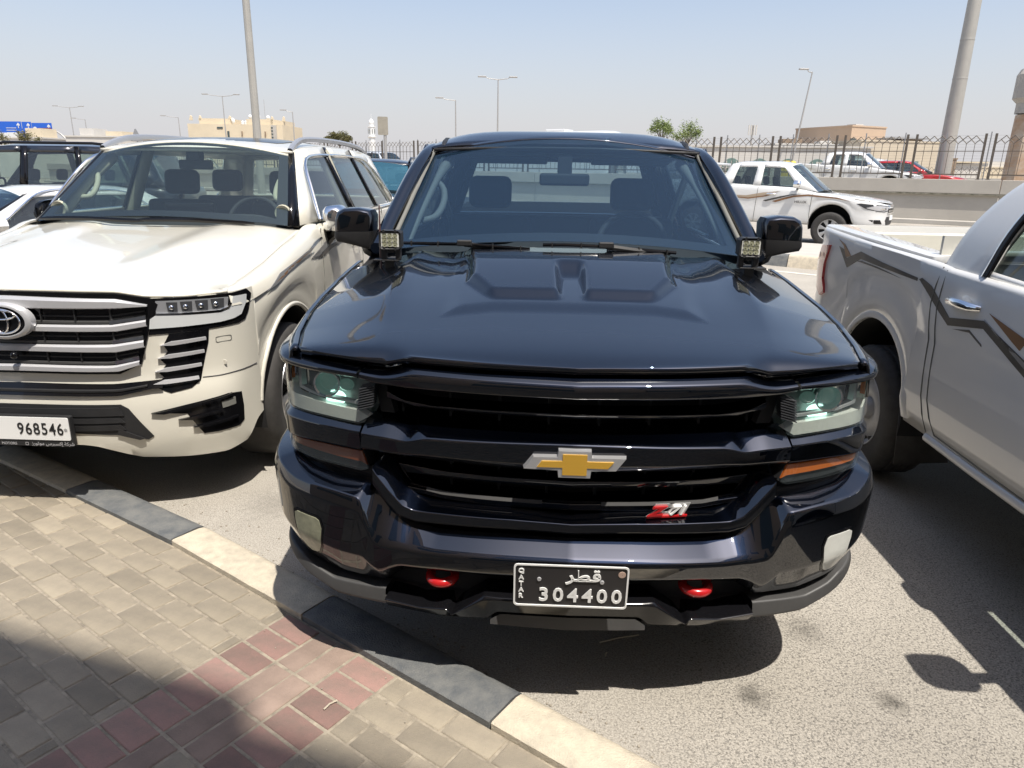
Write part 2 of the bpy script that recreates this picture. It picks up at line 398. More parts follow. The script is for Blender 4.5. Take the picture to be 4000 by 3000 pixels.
def wheel(root, x, y, rad, width, rim, side, style='spoke', n=None, tread=False, rim_mat=None, zc=None, simple=False):
    zc = rad if zc is None else zc; w = width
    prof = [(rim * 0.97, -0.5 * w), (rim + 0.012, -0.515 * w), (rad * 0.80, -0.545 * w), (rad * 0.91, -0.53 * w), (rad * 0.968, -0.47 * w), (rad * 0.992, -0.40 * w)]
    inner = [(rad, -0.36 * w), (rad, -0.14 * w), (rad, -0.125 * w), (rad, 0.125 * w), (rad, 0.14 * w), (rad, 0.36 * w)]
    N = 28 if simple else (120 if tread else 48)
    if tread:
        inner = [(rad, h * w) for h in (-0.375, -0.27, -0.255, -0.235, -0.22, -0.09, -0.075, -0.055, -0.04, 0.04, 0.055, 0.075, 0.09, 0.22, 0.235, 0.255, 0.27, 0.375)]
    full = prof + inner + [(r, -h) for r, h in prof[::-1]]
    rows = []
    for idx, (r, h) in enumerate(full):
        row = []
        for k in range(N):
            a = 2 * math.pi * k / N; rr = r
            if tread:
                hw = h / w
                groove = any(abs(abs(hw) - g) < 0.012 for g in (0.245, 0.065))
                lug = (k + (0 if hw > 0 else 1) + int(6 * abs(hw))) % 3 == 0
                if abs(hw) < 0.41:
                    if groove: rr = r - 0.008
                    elif lug: rr = r - 0.006
                elif lug and r > rad * 0.95: rr = r - 0.005
            row.append((x + side * h, y + rr * math.cos(a), zc + rr * math.sin(a)))
        rows.append(row)
    t = MB().grid(rows, closed=True).build('wheel', M['rubber'], root, smooth=50)
    o = x + side * 0.5 * w
    mb = MB().lathe([(rim * 0.985, -0.9 * w), (rim * 0.985, -0.03), (rim, -0.004), (rim * 0.985, 0.004), (rim * 0.94, 0.0), (rim * 0.92, -0.03)] if side > 0 else [(rim * 0.985, 0.9 * w), (rim * 0.985, 0.03), (rim, 0.004), (rim * 0.985, -0.004), (rim * 0.94, 0.0), (rim * 0.92, 0.03)], (o, y, zc), 'X', 40)
    rm = rim_mat or M['alloy']
    if style in ('spoke', 'cover'):
        n = n or 6
        for k in range(n):
            a = 2 * math.pi * (k + 0.3) / n; d = 0.17 if style == 'spoke' else 0.27
            c, s_ = math.cos(a), math.sin(a)
            def pt(r, tw, h): return (o + side * h, y + r * math.cos(a + tw), zc + r * math.sin(a + tw))
            r0, r1 = rim * 0.22, rim * 0.95
            rows = [[pt(r, -d * f * g, -0.045), pt(r, -d * f, hh), pt(r, 0, hh + 0.006), pt(r, d * f, hh), pt(r, d * f * g, -0.045)] for r, f, hh, g in ((r0, 1.2, -0.015, 1), (rim * 0.55, 0.78, -0.012, 1), (r1, 0.95, -0.012, 1))]
            mb.grid(rows)
        mb.lathe([(0.001, -0.006), (rim * 0.12, -0.008), (rim * 0.2, -0.016), (rim * 0.27, -0.03)] if side > 0 else [(0.001, 0.006), (rim * 0.12, 0.008), (rim * 0.2, 0.016), (rim * 0.27, 0.03)], (o, y, zc), 'X', 24)
    else:
        pr = [(rim * 0.93, -0.03), (rim * 0.82, -0.05), (rim * 0.7, -0.03), (rim * 0.55, -0.02), (rim * 0.3, -0.035), (rim * 0.27, 0.0), (0.001, 0.004)]
        mb.lathe(pr if side > 0 else [(r, -h) for r, h in pr], (o, y, zc), 'X', 40)
    mb.build('rim', rm, t, smooth=40)
    db = MB().lathe([(rim * 0.93, -0.052 * side), (0.001, -0.058 * side)], (o, y, zc), 'X', 24)
    if style == 'steel':
        db = MB()
        for k in range(16):
            a = 2 * math.pi * k / 16; q = rim * 0.80
            db.lathe([(0.001, -0.040 * side), (0.021, -0.040 * side), (0.021, -0.062 * side)], (o, y + q * math.cos(a), zc + q * math.sin(a)), 'X', 10)
    db.build('rim_recess', M['dark'], t, smooth=0)
    return t

def hplan(front, rear, ys, nf=14, nr=10):
    return spl2(front, nf) + [(front[-1][0] if i < len(ys) / 2 else rear[0][0], y) for i, y in enumerate(ys)] + spl2(rear, nr)

def normals2(hp):
    out = []
    for i, p in enumerate(hp):
        a, b = hp[max(i - 1, 0)], hp[min(i + 1, len(hp) - 1)]
        dx, dy = b[0] - a[0], b[1] - a[1]; l = math.hypot(dx, dy) or 1
        out.append((dy / l, -dx / l) if 0 < i < len(hp) - 1 else (0.0, -1.0 if i == 0 else 1.0))
    return out

def shell(hp, rails, both=True):
    """mirrored body side: hp half plan from nose centre to tail centre; rails: (z(x,y), inset(x,y)) top to bottom"""
    nn = normals2(hp); rows = []
    for zf, inf in rails:
        row = []
        for (x, y), (nx, ny) in zip(hp, nn):
            d = inf(x, y) if callable(inf) else inf
            X, Y = x - nx * d, y - ny * d
            row.append((max(X, 0.0), Y, zf(x, y)))
        rows.append(row)
    mb = MB().grid(rows)
    return mb.mirror() if both else mb

def arch_fn(wheels, sill):
    def f(y):
        z = sill
        for yc, zc, r in wheels:
            if abs(y - yc) < r: z = max(z, zc + math.sqrt(r * r - (y - yc) ** 2))
        return z
    return f

def side_ys(y0, y1, wheels, step=0.12):
    ys = set()
    k = int((y1 - y0) / step) + 1
    for v in linspace(y0, y1, k + 1):
        if all(abs(v - yc) > r + 0.02 for yc, _, r in wheels): ys.add(round(v, 4))
    for yc, _, r in wheels:
        for i in range(25):
            v = yc - r * math.cos(math.pi * i / 24)
            if y0 <= v <= y1: ys.add(round(v, 4))
        for e in (-r - 0.0006, r + 0.0006):
            if y0 <= yc + e <= y1: ys.add(round(yc + e, 4))
    return sorted(ys)

def arch_liner(root, wheels, xo, depth=0.42):
    for yc, zc, r in wheels:
        mb = MB()
        rows = [[(x, yc - (r - 0.004) * math.cos(math.pi * (i / 20.0 * 1.16 - 0.08)), zc + (r - 0.004) * math.sin(math.pi * (i / 20.0 * 1.16 - 0.08))) for i in range(21)] for x in (xo, xo - depth)]
        mb.grid(rows); mb.poly(rows[1]); mb.pair('wheel_well', M['dark'], root, smooth=40)

def arch_lip(root, wheels, fx, m, r=0.012, off=0.004, name='arch_flare', zmin=0.5, mirror=True):
    for yc, zc, rr in wheels:
        pts = []
        for i in range(31):
            a = math.pi * i / 30; y, z = yc - (rr + r * 0.3) * math.cos(a), zc + (rr + r * 0.3) * math.sin(a)
            if z >= zmin: pts.append((fx(y, z) + off - r * 0.4, y, z))
        mb = MB().tube(pts, r, 8)
        (mb.pair if mirror else mb.build)(name, m, root, smooth=60)

def bil(b0, t0, b1, t1, u, v, bulge, n):
    p = (Vector(b0) * (1 - u) + Vector(b1) * u) * (1 - v) + (Vector(t0) * (1 - u) + Vector(t1) * u) * v
    return p + n * (bulge * 4 * u * (1 - u) * (0.6 + 0.4 * v))

def seg_rows(b0, t0, b1, t1, v0, v1, nu, nv, bulge=0.0, off=0.0, u0=0.0, u1=1.0):
    n = (Vector(b1) - Vector(b0)).cross(Vector(t0) - Vector(b0)).normalized()
    return [[bil(b0, t0, b1, t1, u, v, bulge, n) + n * off for u in linspace(u0, u1, nu)] for v in linspace(v0, v1, nv)]

def greenhouse(root, cols, segs, paint, ws_mat, side_mat, rear_mat, pillar=None, v0=0.02, v1=0.9, ws_bulge=0.05, frame_name='cabin_frame', rear_v=(0.12, 0.9), frit=0.0):
    """cols: half-side columns (bottom, top) from the windscreen corner back to the rear corner; segs between them"""
    fr = MB(); mx = lambda p: (-p[0], p[1], p[2])
    (b, t) = cols[0]
    ws = MB().grid(seg_rows(mx(b), mx(t), b, t, 0.0, 0.965, 17, 7, ws_bulge))
    ws.build('windscreen', ws_mat, root, smooth=60)
    fr.grid(seg_rows(mx(b), mx(t), b, t, 0.965, 1.0, 17, 2, ws_bulge))
    if frit:
        fb_ = MB()
        for a_, c_2, d_, e_ in ((0, frit, 0, 1), (1 - frit, 1, 0, 1), (frit, 1 - frit, 0, .075), (frit, 1 - frit, .93, .965)):
            fb_.grid(seg_rows(mx(b), mx(t), b, t, d_, e_, 13, 6, ws_bulge, -.003, a_, c_2))
        fb_.build('windscreen_border', M['frit'], root, smooth=60)
    for (c0, c1, sg) in zip(cols, cols[1:], segs):
        for sd in (1, -1):
            B0, T0, B1, T1 = c0[0], c0[1], c1[0], c1[1]
            if sd < 0: B0, T0, B1, T1 = mx(B1), mx(T1), mx(B0), mx(T0)
            if sg == 'glass':
                fr.grid(seg_rows(B0, T0, B1, T1, v1, 1.0, 5, 3)); fr.grid(seg_rows(B0, T0, B1, T1, 0.0, v0, 5, 2))
                MB().grid(seg_rows(B0, T0, B1, T1, v0 - 0.01, v1 + 0.01, 5, 3, 0.004, -0.012)).build('side_window', side_mat, root, smooth=60)
            else:
                rws = seg_rows(B0, T0, B1, T1, 0.0, 1.0, 3, 4, 0.004)
                if sg == 'black': MB().grid(rws).build('pillar', pillar or M['gloss_black'], root, smooth=40, solid=0.02)
                else: fr.grid(rws)
    (b, t) = cols[-1]
    if rear_mat:
        a0, a1 = rear_v
        fr.grid(seg_rows(b, t, mx(b), mx(t), a1, 1.0, 9, 3, 0.03)); fr.grid(seg_rows(b, t, mx(b), mx(t), 0.0, a0, 9, 3, 0.03))
        fr.grid(seg_rows(b, t, mx(b), mx(t), a0, a1, 2, 4, 0.0, 0, 0.0, 0.08)); fr.grid(seg_rows(b, t, mx(b), mx(t), a0, a1, 2, 4, 0.0, 0, 0.92, 1.0))
        MB().grid(seg_rows(b, t, mx(b), mx(t), a0 - 0.01, a1 + 0.01, 9, 4, 0.02, -0.006, 0.06, 0.94)).build('rear_window', rear_mat, root, smooth=60)
    fr.build(frame_name, paint, root, smooth=40, solid=0.022)

def roof_cap(root, yf, yr, xe, ze, crown, paint, bulge_f=0.05, bulge_r=0.03, ny=22, nx=21, name='roof', e=2.6):
    rows = []
    for j in range(ny):
        v = j / (ny - 1); row = []
        for i in range(nx):
            u = -1 + 2 * i / (nx - 1)
            u = math.copysign(1 - (1 - abs(u)) ** 1.35, u)
            y0, y1 = yf - bulge_f * (1 - u * u), yr + bulge_r * (1 - u * u)
            y = y0 + (y1 - y0) * v
            dome = crown * (1 - abs(u) ** e)
            end = min(sstep(-0.10, 0.20, v), sstep(1.08, 0.86, v))
            row.append((u * lin(xe, y), y, lin(ze, y) + dome * end))
        rows.append(row)
    return MB().grid(rows).build(name, paint, root, smooth=60, solid=0.02)

def seat(root, x, y, z0, m, w=0.5, top=1.15, hr=True, tilt=0.16):
    mb = MB()
    def rbox(c, d, rot=None):
        q = MB().box((0, 0, 0), d); q = moved(q, c, rot); return q
    rt = Matrix.Rotation(-tilt, 3, 'X')
    parts = [rbox((x, y - 0.26, z0 + 0.06), (w, 0.5, 0.14)), rbox((x, y + 0.05, z0 + 0.12 + (top - z0 - 0.2) / 2), (w, 0.13, top - z0 - 0.18), rt)]
    if hr: parts.append(rbox((x, y + 0.12, top + 0.06), (w * 0.52, 0.1, 0.19), rt))
    return join(*parts).build('seat', m, root, smooth=40, bevel=0.045, seg=3)

def mirror_pair(root, xin, xout, y, z0, z1, m, dy=0.12, lower=None, arm=0.1, sides=(1, -1)):
    for sd in sides:
        w = xout - xin
        out = [(xin, z0 + 0.02), (xin + 0.02, z0), (xout - 0.05, z0 + 0.01), (xout - 0.01, z0 + 0.05), (xout, (z0 + z1) / 2), (xout - 0.02, z1 - 0.03), (xout - 0.06, z1), (xin + 0.03, z1), (xin, z1 - 0.03)]
        cxm, czm = (xin + xout) / 2, (z0 + z1) / 2
        rows = []
        for t, sc in ((-0.5, 0.45), (-0.46, 0.7), (-0.3, 0.92), (0.0, 1.0), (0.5, 0.97)):
            rows.append([(sd * (cxm + (a - cxm) * sc), y + dy * t, czm + (b - czm) * sc) for a, b in out])
        mb = MB().grid(rows, closed=True); n = len(out); mb.f.append(tuple(range(n))); mb.f.append(tuple(range(4 * n, 5 * n)))
        h = mb.build('mirror', m, root, smooth=50)
        q = MB().tube([(sd * (xin - arm), y + 0.03, z0 - 0.02), (sd * (xin + 0.04), y, z0 + 0.03)], 0.028, 8)
        q.build('mirror_arm', lower or M['gloss_black'], h, smooth=50)

def steering_wheel(root, c, r=0.19, m=None, tilt=65):
    mb = MB(); rt = Matrix.Rotation(R(tilt), 3, 'X'); n = 28
    pts = [Vector((r * math.cos(2 * math.pi * k / n), r * math.sin(2 * math.pi * k / n), 0)) for k in range(n + 1)]
    mb.tube([Vector(c) + rt @ p for p in pts], 0.016, 8, cap=False)
    mb.tube([Vector(c) + rt @ Vector((-r, 0, 0)), Vector(c) + rt @ Vector((0, -0.03, -0.03)), Vector(c) + rt @ Vector((r, 0, 0))], 0.02, 6)
    mb.tube([Vector(c) + rt @ Vector((0, -r, 0)), Vector(c) + rt @ Vector((0, 0, -0.03))], 0.022, 6)
    return mb.build('steering_wheel', m or M['trim_dark'], root, smooth=60)

def plate(root, c, w, h, face, ink, txt, size, tilt=0.0, frame=None, extra=()):
    p = moved(MB().prism(rrect(w, h, 0.012), -0.002, 0.002), c, Matrix.Rotation(tilt, 3, 'X')).build('number_plate', face, root, smooth=30)
    items = [(txt, size, 0, 0, 1.0)] + list(extra)
    mb = join(*[moved(text_mb(t, s, 0.003, sx=sx), Vector(c) + Matrix.Rotation(tilt, 3, 'X') @ Vector((dx, -0.0035, dz)), Matrix.Rotation(tilt, 3, 'X')) for t, s, dx, dz, sx in items])
    mb.build('plate_lettering', ink, p, smooth=0)
    return p
# ------------------------------------------------------------------ black pickup
TY = R(-2.1)
T = empty('pickup_truck', (0.184, 1.85, 0.0), TY, 'shiny black pickup facing the camera with gold cross badge and red tow hooks', 'pickup truck')
BP = M['black_paint']
PU = Plan([(0, .02), (.3, .038), (.64, .10), (.8, .15), (.89, .2), (.928, .265), (.948, .35), (.960, .5), (.970, .8)])
PB = Plan([(0, -.04), (.3, -.022), (.64, .04), (.8, .09), (.89, .14), (.950, .215), (.978, .32), (.988, .5), (.992, .8)])
LIP = [(0, 1.150), (.487, 1.160), (.562, 1.132), (.634, 1.134), (.72, 1.141), (.82, 1.150), (.88, 1.158), (1.0, 1.168), (1.3, 1.18)]
# hood as one sculpted sheet
HE = [(.17, .840), (.36, .893), (.58, .930), (.80, .948), (1.26, .972), (1.5, .975)]     # half width over y
HZE = [(.17, 1.156), (.36, 1.165), (.58, 1.185), (.8, 1.205), (1.26, 1.238), (1.5, 1.255)]
HZC = [(0, 1.150), (.12, 1.180), (.35, 1.219), (.6, 1.260), (.9, 1.303), (1.25, 1.338), (1.5, 1.36)]
def hood_z(x, y):
    a = abs(x); r = .565 + .085 * min(y / .6, 1.0); zc = smo(HZC, y); e = lin(HE, y); ze = lin(HZE, y)
    zr = zc - .010
    if a < r: z = zc - .010 * (a / r) ** 2
    else:
        q = (a - r) / max(e - r, .01); z = zr + (ze - zr) * (q ** 1.12)
    z += .006 * math.exp(-((a - r) / .05) ** 2) * sstep(.3, .7, y)          # the crease along the shoulder
    # raised centre: a soft step, then two pads behind a steep ramp, a valley between them
    f = min(sstep(.42, .52, y + .30 * max(0, a - .27)), 1 - sstep(.37, .45, a - .05 * sstep(.5, .9, y)))
    z += .008 * f
    xs = .355 + .055 * sstep(.74, 1.25, y)
    side = 1 - sstep(xs, xs + .034, a + .55 * max(0.0, .72 - y))
    ctr = 1 - (1 - sstep(.034, .060, a)) * (1 - sstep(.78, .92, y))
    ex = lin([(.535, 0), (.585, .024), (.88, .046), (.90, .046), (1.25, .018), (1.6, .012)], y)
    z += ex * min(side, ctr)
    return z
rows = []
vs_ = [0, .004, .01, .018, .028, .04, .055, .075, .1] + linspace(.125, 1.0, 110)
us_ = linspace(-1, 1, 171)
for v in vs_:
    row = []
    for u in us_:
        x0 = u * .846; yl = PU.at(x0, 0.0)[1] + .008
        y = yl + (1.24 + .07 * u * u - yl) * v
        x = u * lin(HE, y); zl = lin(LIP, abs(x0)) + .004
        d = y - yl; w = 1 - math.exp(-d / .016)
        row.append((x, y, zl + (hood_z(x, y) - zl) * w))
    rows.append(row)
hood = MB().grid(rows)
hood.build('hood', BP, T, smooth=60, solid=0.02)
# cowl panel under the glass
MB().grid([[(x, 1.20 + .06 * (x / .9) ** 2, 1.305 - .06 * abs(x)) for x in linspace(-.93, .93, 15)], [(x, 1.50, 1.325 - .05 * abs(x)) for x in linspace(-.93, .93, 15)]]).build('cowl', M['plastic'], T)
# fenders: from the hood gap over the shoulder
rows = []
for k, (dx, dz) in enumerate(((.008, -.012), (.007, -.001), (.02, .0), (.5, -.012), (.85, -.05), (1.0, -.11))):
    row = []
    for y in linspace(.18, 1.55, 32):
        xe = lin(HE, y); xo = lin([(.18, .885), (.3, .940), (.42, .958), (.8, .985), (1.6, .995)], y); xo = max(xo, xe + .03)
        x = xe + dx if k < 3 else xe + .02 + (xo - xe - .02) * dx
        row.append((x, y, lin(HZE, y) + dz))
    rows.append(row)
MB().grid(rows).pair('fender_top', BP, T, smooth=50, solid=0.01)
WH = [(1.0, .43, .50), (4.645, .43, .50)]
ys = side_ys(.42, 5.80, WH)
az = arch_fn(WH, .40)
hp = [(lin([(.42, .958), (.8, .985), (1.6, .995), (5.4, 1.0), (5.8, .97)], y), y) for y in ys]
def trail(zn, top):
    return lambda x, y: az(y) + (top(y) - az(y)) * zn
ttop = lambda y: lin([(.4, 1.06), (1.5, 1.135), (1.62, 1.27), (3.8, 1.31), (3.85, 1.40), (5.8, 1.42)], y)
shell(hp, [(trail(1, ttop), .03), (trail(.96, ttop), .012), (trail(.85, ttop), .0), (trail(.6, ttop), -.004), (trail(.35, ttop), .012), (trail(.1, ttop), .02), (trail(0, ttop), .03)], False).pair('body_side', BP, T, smooth=40, solid=0.02)
arch_liner(T, WH, .975)
MB().grid([[(x, y, .42) for x in (-.85, .85)] for y in (.35, 5.7)]).build('underbody', M['dark'], T)
MB().box((0, .9, .75), (1.2, 1.1, .5)).build('engine_bay', M['dark'], T)
# header bar and lamp brows
HT = [(a, b - .016) for a, b in LIP]
HB = [(0, 1.063), (.5, 1.069), (.595, 1.075), (.645, 1.087), (.76, 1.091), (.9, 1.097), (1.0, 1.10), (1.3, 1.11)]
mid = lambda A, B, t: [(a, lin(A, a) + (lin(B, a) - lin(A, a)) * t) for a in linspace(0, 1.3, 53)]
HSEC = [(mid(HT, HB, -.02), -.09), (mid(HT, HB, 0), -.036), (mid(HT, HB, .40), .006), (mid(HT, HB, .62), .013), (mid(HT, HB, .97), .008), (mid(HT, HB, 1), -.05)]
band(HSEC, PU, 0, .637, 81, fil=.006).build('grille_header', BP, T, smooth=60)
band(HSEC, PU, .646, 1.27, 50, both=False, fil=.006).pair('headlight_brow', BP, T, smooth=60)
# middle bar: shelf, bevelled shoulder, face; continues under the lamps
MT = [(0, .936), (.438, .928), (.462, .938), (.495, .934), (.567, .946), (.637, .945)]
MF = [(0, .930), (.438, .921), (.50, .907), (.65, .918)]
MBt = [(0, .842), (.33, .850), (.5, .854), (.65, .857)]
zf = [(0, .008), (.43, .008), (.5, -.022), (.637, -.02)]
band([([(0, .955), (.32, .968), (.56, .975), (.637, .972)], -.10), (MT, zf), (MF, .018), (mid(MF, MBt, .72), .020), (MBt, .0), ([(a, b + .006) for a, b in MBt], -.10)], PU, 0, .637, 101, fil=.004).build('grille_bar', BP, T, smooth=60)
ET = [(.64, .937), (.655, .936), (.77, .946), (.87, .953), (.937, .951), (1.3, .96)]
EB = [(.64, .857), (.768, .863), (.923, .860), (1.3, .87)]
em = lambda t: [(a, lin(ET, a) + (lin(EB, a) - lin(ET, a)) * t) for a in linspace(.64, 1.3, 23)]
band([(em(0), -.05), (em(.03), -.010), (em(.26), .010), (em(.97), .006), (em(1), -.05)], PU, .646, 1.27, 44, both=False, fil=.005).pair('headlight_bar', BP, T, smooth=60)
# upper lamps
fu = lambda a, b, off=0.0: (*PU.at(a, off), b)
LT = [(.595, 1.074), (.645, 1.086), (.76, 1.090), (.9, 1.096), (1.06, 1.10)]
LB = [(1.06, .957), (.937, .953), (.87, .955), (.77, .948), (.655, .939), (.632, .948), (.622, .968), (.608, 1.0)]
for sd in (1, -1):
    g = lambda a, b, off=0.0: (sd * fu(a, b, off)[0], fu(a, b, off)[1], fu(a, b, off)[2])
    H = patch(LT + LB, g, -.07, .01).build('headlight', M['lamp_inner'], T, smooth=30)
    patch(LT + LB, g, -.004, .003, du=.03).build('lamp_glass', M['lens_clear'], H, smooth=40)
    # L shaped light pipe along the foot and up the outer end
    pipe = [(.622, .964), (.657, .943), (.77, .951), (.90, .958), (1.02, .962), (1.04, .99), (.965, 1.045), (.928, 1.045), (.938, 1.022), (.905, 1.006), (.77, .990), (.65, .980)]
    patch(pipe, g, -.010, .03, du=.03).build('light_pipe', M['white_lens'], H, smooth=30)
    patch([(.64, .995), (.8, 1.006), (.868, 1.022), (.868, 1.088), (.858, 1.088), (.856, 1.03), (.80, 1.014), (.64, 1.003)], g, -.02, .02, du=.03).build('lamp_bezel', M['satin'], H, smooth=30)
    patch([(.905, 1.045), (.935, 1.045), (.93, 1.094), (.90, 1.092)], g, -.006, .02).build('side_marker', M['amber'], H, smooth=30)
    for k in range(9): MB().box((sd * (.618 + .0011 * k), .118, 1.06 - .008 * k), (.05, .05, .0025), rot=Matrix.Rotation(sd * .25, 3, 'Y')).build('lamp_fin', M['trim_dark'], H, smooth=0)
    c = Vector(g(.772, 1.050, -.045))
    MB().lathe([(.037, -.02), (.041, -.032), (.036, -.030), (.033, -.01), (.033, .02)], c, 'Y', 28).build('projector_ring', M['chrome'], H, smooth=50)
    MB().ball(c + Vector((0, .010, 0)), .034, 20, 14, (1, .8, 1)).build('projector_lens', M['ball'], H, smooth=80)
    MB().ball(Vector(g(.755, .997, -.05)), .027, 14, 10, (1.2, .6, .9)).build('reflector', M['glow'], H, smooth=80)
    MB().ball(Vector(g(.715, 1.045, -.05)), .022, 14, 10, (1.1, .6, .9)).build('reflector', M['ball'], H, smooth=80)
# turn lamps under them
AT = [(.645, .852), (.77, .858), (.892, .858), (1.02, .856)]
AB = [(1.02, .826), (.925, .818), (.892, .812), (.779, .798), (.65, .788), (.628, .796)]
for sd in (1, -1):
    g = lambda a, b, off=0.0: (sd * fu(a, b, off)[0], fu(a, b, off)[1], fu(a, b, off)[2])
    H = patch(AT + AB, g, -.012, .05).build('turn_signal', M['trim_dark'], T, smooth=30)
    patch([(.632, .806), (.65, .815), (.8, .828), (.93, .838), (1.01, .842), (1.01, .854), (.892, .856), (.77, .856), (.648, .850)], g, -.006, .008, du=.04).build('amber_strip', M['amber'] if sd > 0 else M['amber_dark'], H, smooth=30)
    patch(AT + AB, g, .0, .003, du=.03).build('lamp_glass', M['lens_clear'], H, smooth=40)
# grille: dark backing, slats and uprights
gz = MB()
gz.grid([[(x, PU.at(x, -.15)[1], z) for x in linspace(-.66, .66, 21)] for z in (1.10, .60)])
gz.build('grille_backing', M['dark'], T)
for sd in (-1, 1):
    patch([(.555, .97), (.60, .97), (.62, 1.08), (.585, 1.08)], lambda a, b, off=0.0: (sd * fu(a, b, off)[0], fu(a, b, off)[1], fu(a, b, off)[2]), -.05, .03).build('grille_cheek', M['plastic'], T, smooth=30)
for zc in (1.02, .96, .80, .74, .68):
    for x in linspace(-.525, .525, 8): MB().box((x, PU.at(x, -.11)[1], zc), (.007, .05, .075)).build('grille_upright', M['plastic'], T, smooth=0)
def slat(name, zt, zb, off, x1, m, top=.035):
    band([([(a, b + .014) for a, b in zt], off - top), (zt, off), (zb, off - .004), ([(a, b + .004) for a, b in zb], off - top)], PU, 0, x1, 81, fil=.0025).build(name, m, T, smooth=60)
slat('grille_slat', [(0, 1.008), (.316, 1.010), (.435, 1.010), (.52, 1.020), (.57, 1.044)], [(0, .996), (.317, .999), (.488, 1.003), (.57, 1.022)], -.03, .57, BP, .05)
slat('grille_slat', [(0, .787), (.2, .789), (.4, .793), (.57, .806)], [(0, .765), (.2, .768), (.4, .772), (.57, .776)], -.05, .57, BP, .04)
slat('grille_slat', [(0, .724), (.24, .727), (.4, .730), (.52, .742)], [(0, .702), (.24, .705), (.4, .711), (.52, .728)], -.025, .51, BP, .04)
band([([(0, .732), (.1, .732), (.4, .738), (.46, .748)], -.028), ([(0, .722), (.1, .722), (.4, .728), (.46, .738)], -.023)], PU, .09, .45, 24, both=False).pair('slat_trim', M['grey_plastic'], T)
# lower grille surround
UI = [(0, .698), (.18, .708), (.44, .712), (.476, .722), (.521, .768), (.56, .820), (.60, .86)]
UR = [(0, .684), (.183, .689), (.47, .688), (.508, .698), (.55, .742), (.589, .790), (.63, .86)]
UB = [(0, .655), (.185, .660), (.47, .655), (.52, .668), (.565, .715), (.605, .765), (.65, .84)]
UB2 = [(0, .638), (.2, .640), (.47, .634), (.53, .648), (.58, .70), (.62, .75), (.66, .83)]
band([([(a, b + .02) for a, b in UI], -.12), (UI, -.05), (UR, .028), (UB, .030), (UB2, .0), (UB2, -.06)], PU, 0, .60, 121, fil=.0045).build('grille_surround', BP, T, smooth=60)
# bumper
BL = [(0, .634), (.187, .632), (.413, .628), (.50, .640), (.56, .675), (.60, .738), (.65, .752), (.74, .760), (.85, .775), (.95, .80), (1.4, .84)]
BE = [(0, .590), (.19, .588), (.453, .585), (.543, .592), (.596, .606), (.620, .655), (.640, .722), (.73, .738), (.85, .754), (.95, .785), (1.4, .825)]
BB = [(0, .500), (.196, .494), (.394, .490), (.519, .480), (.545, .464), (.585, .428), (.736, .434), (.875, .466), (1.0, .505), (1.4, .55)]
bm_ = lambda t: mid2(BE, BB, t)
def mid2(A, B, t): return [(a, lin(A, a) + (lin(B, a) - lin(A, a)) * t) for a in linspace(0, 1.4, 113)]
band([([(a, b + .006) for a, b in BL], -.14), (BL, -.058), (bm_(0), .004), (bm_(.13), .016), (bm_(.66), .008), (bm_(1.0), -.034), ([(a, b + .004) for a, b in mid2(BE, BB, 1)], -.14)], PB, 0, 1.38, 221, fil=.008).build('bumper', BP, T, smooth=60)
band([([(0, .79), (.6, .80), (1.4, .86)], -.02), ([(0, .62), (.6, .70), (.65, .74), (1.4, .80)], -.02)], PU, .60, 1.3, 40, both=False).pair('bumper_filler', M['gloss_black'], T)
def fb(a, b, off=0.0):
    t = (lin(BE, a) - b) / (lin(BE, a) - lin(BB, a)); o = lin([(0, .004), (.13, .016), (.66, .008), (1, -.034)], t)
    x, y = PB.at(a, o + off); return (x, y, b)
FOG = [(.772, .600), (.778, .628), (.788, .635), (.852, .642), (.862, .636), (.864, .614), (.855, .525), (.847, .504), (.834, .493), (.814, .495), (.798, .507), (.783, .535)]
for sd in (1, -1):
    g = lambda a, b, off=0.0: (sd * fb(a, b, off)[0], fb(a, b, off)[1], fb(a, b, off)[2])
    sc = lambda k: [(.820 + (a - .820) * k, .576 + (b - .576) * k) for a, b in FOG]
    F = patch(sc(1.14), g, .0018, .012, du=.02, dv=.02).build('fog_lamp', M['gloss_black'], T, smooth=30)
    patch(FOG, g, .0036, .008, du=.02, dv=.02).build('fog_lens', M['white_lens'] if sd > 0 else M['yellow_lens'], F, smooth=30)
# dark valley, grey lip, skid plate
band([([(0, .52), (.5, .51), (1.2, .53)], -.10), ([(0, .40), (.5, .40), (1.2, .42)], -.09), ([(0, .36), (.5, .36), (.9, .41), (1.2, .45)], -.03)], PB, 0, 1.2, 61).build('lower_intake', M['plastic'], T)
LPT = [(.575, .413), (.759, .413), (.839, .440), (.876, .463), (1.0, .492), (1.3, .53)]
LPB = [(.565, .345), (.748, .352), (.865, .400), (.93, .43), (1.0, .455), (1.3, .50)]
lm = lambda t: [(a, lin(LPT, a) + (lin(LPB, a) - lin(LPT, a)) * t) for a in linspace(.56, 1.3, 38)]
band([(lm(0), -.07), (lm(.0), -.016), (lm(.75), -.008), (lm(1), -.03), (lm(1), -.10)], PB, .578, 1.22, 60, both=False, fil=.007).pair('bumper_lip', M['grey_plastic'], T, smooth=60)
ST = [(0, .443), (.259, .443), (.362, .366), (.370, .386), (.464, .378), (.574, .388)]
SB = [(0, .374), (.222, .372), (.252, .349), (.409, .338), (.574, .345)]
sm_ = lambda t: [(a, lin(ST, a) + (lin(SB, a) - lin(ST, a)) * t) for a in linspace(0, .574, 60)]
band([([(a, b + .012) for a, b in ST], -.08), (ST, -.004), (sm_(.10), .006), (sm_(1), -.022), (sm_(1), -.10)], PB, 0, .574, 161, fil=.004).build('skid_plate', M['gloss_black'], T, smooth=60)
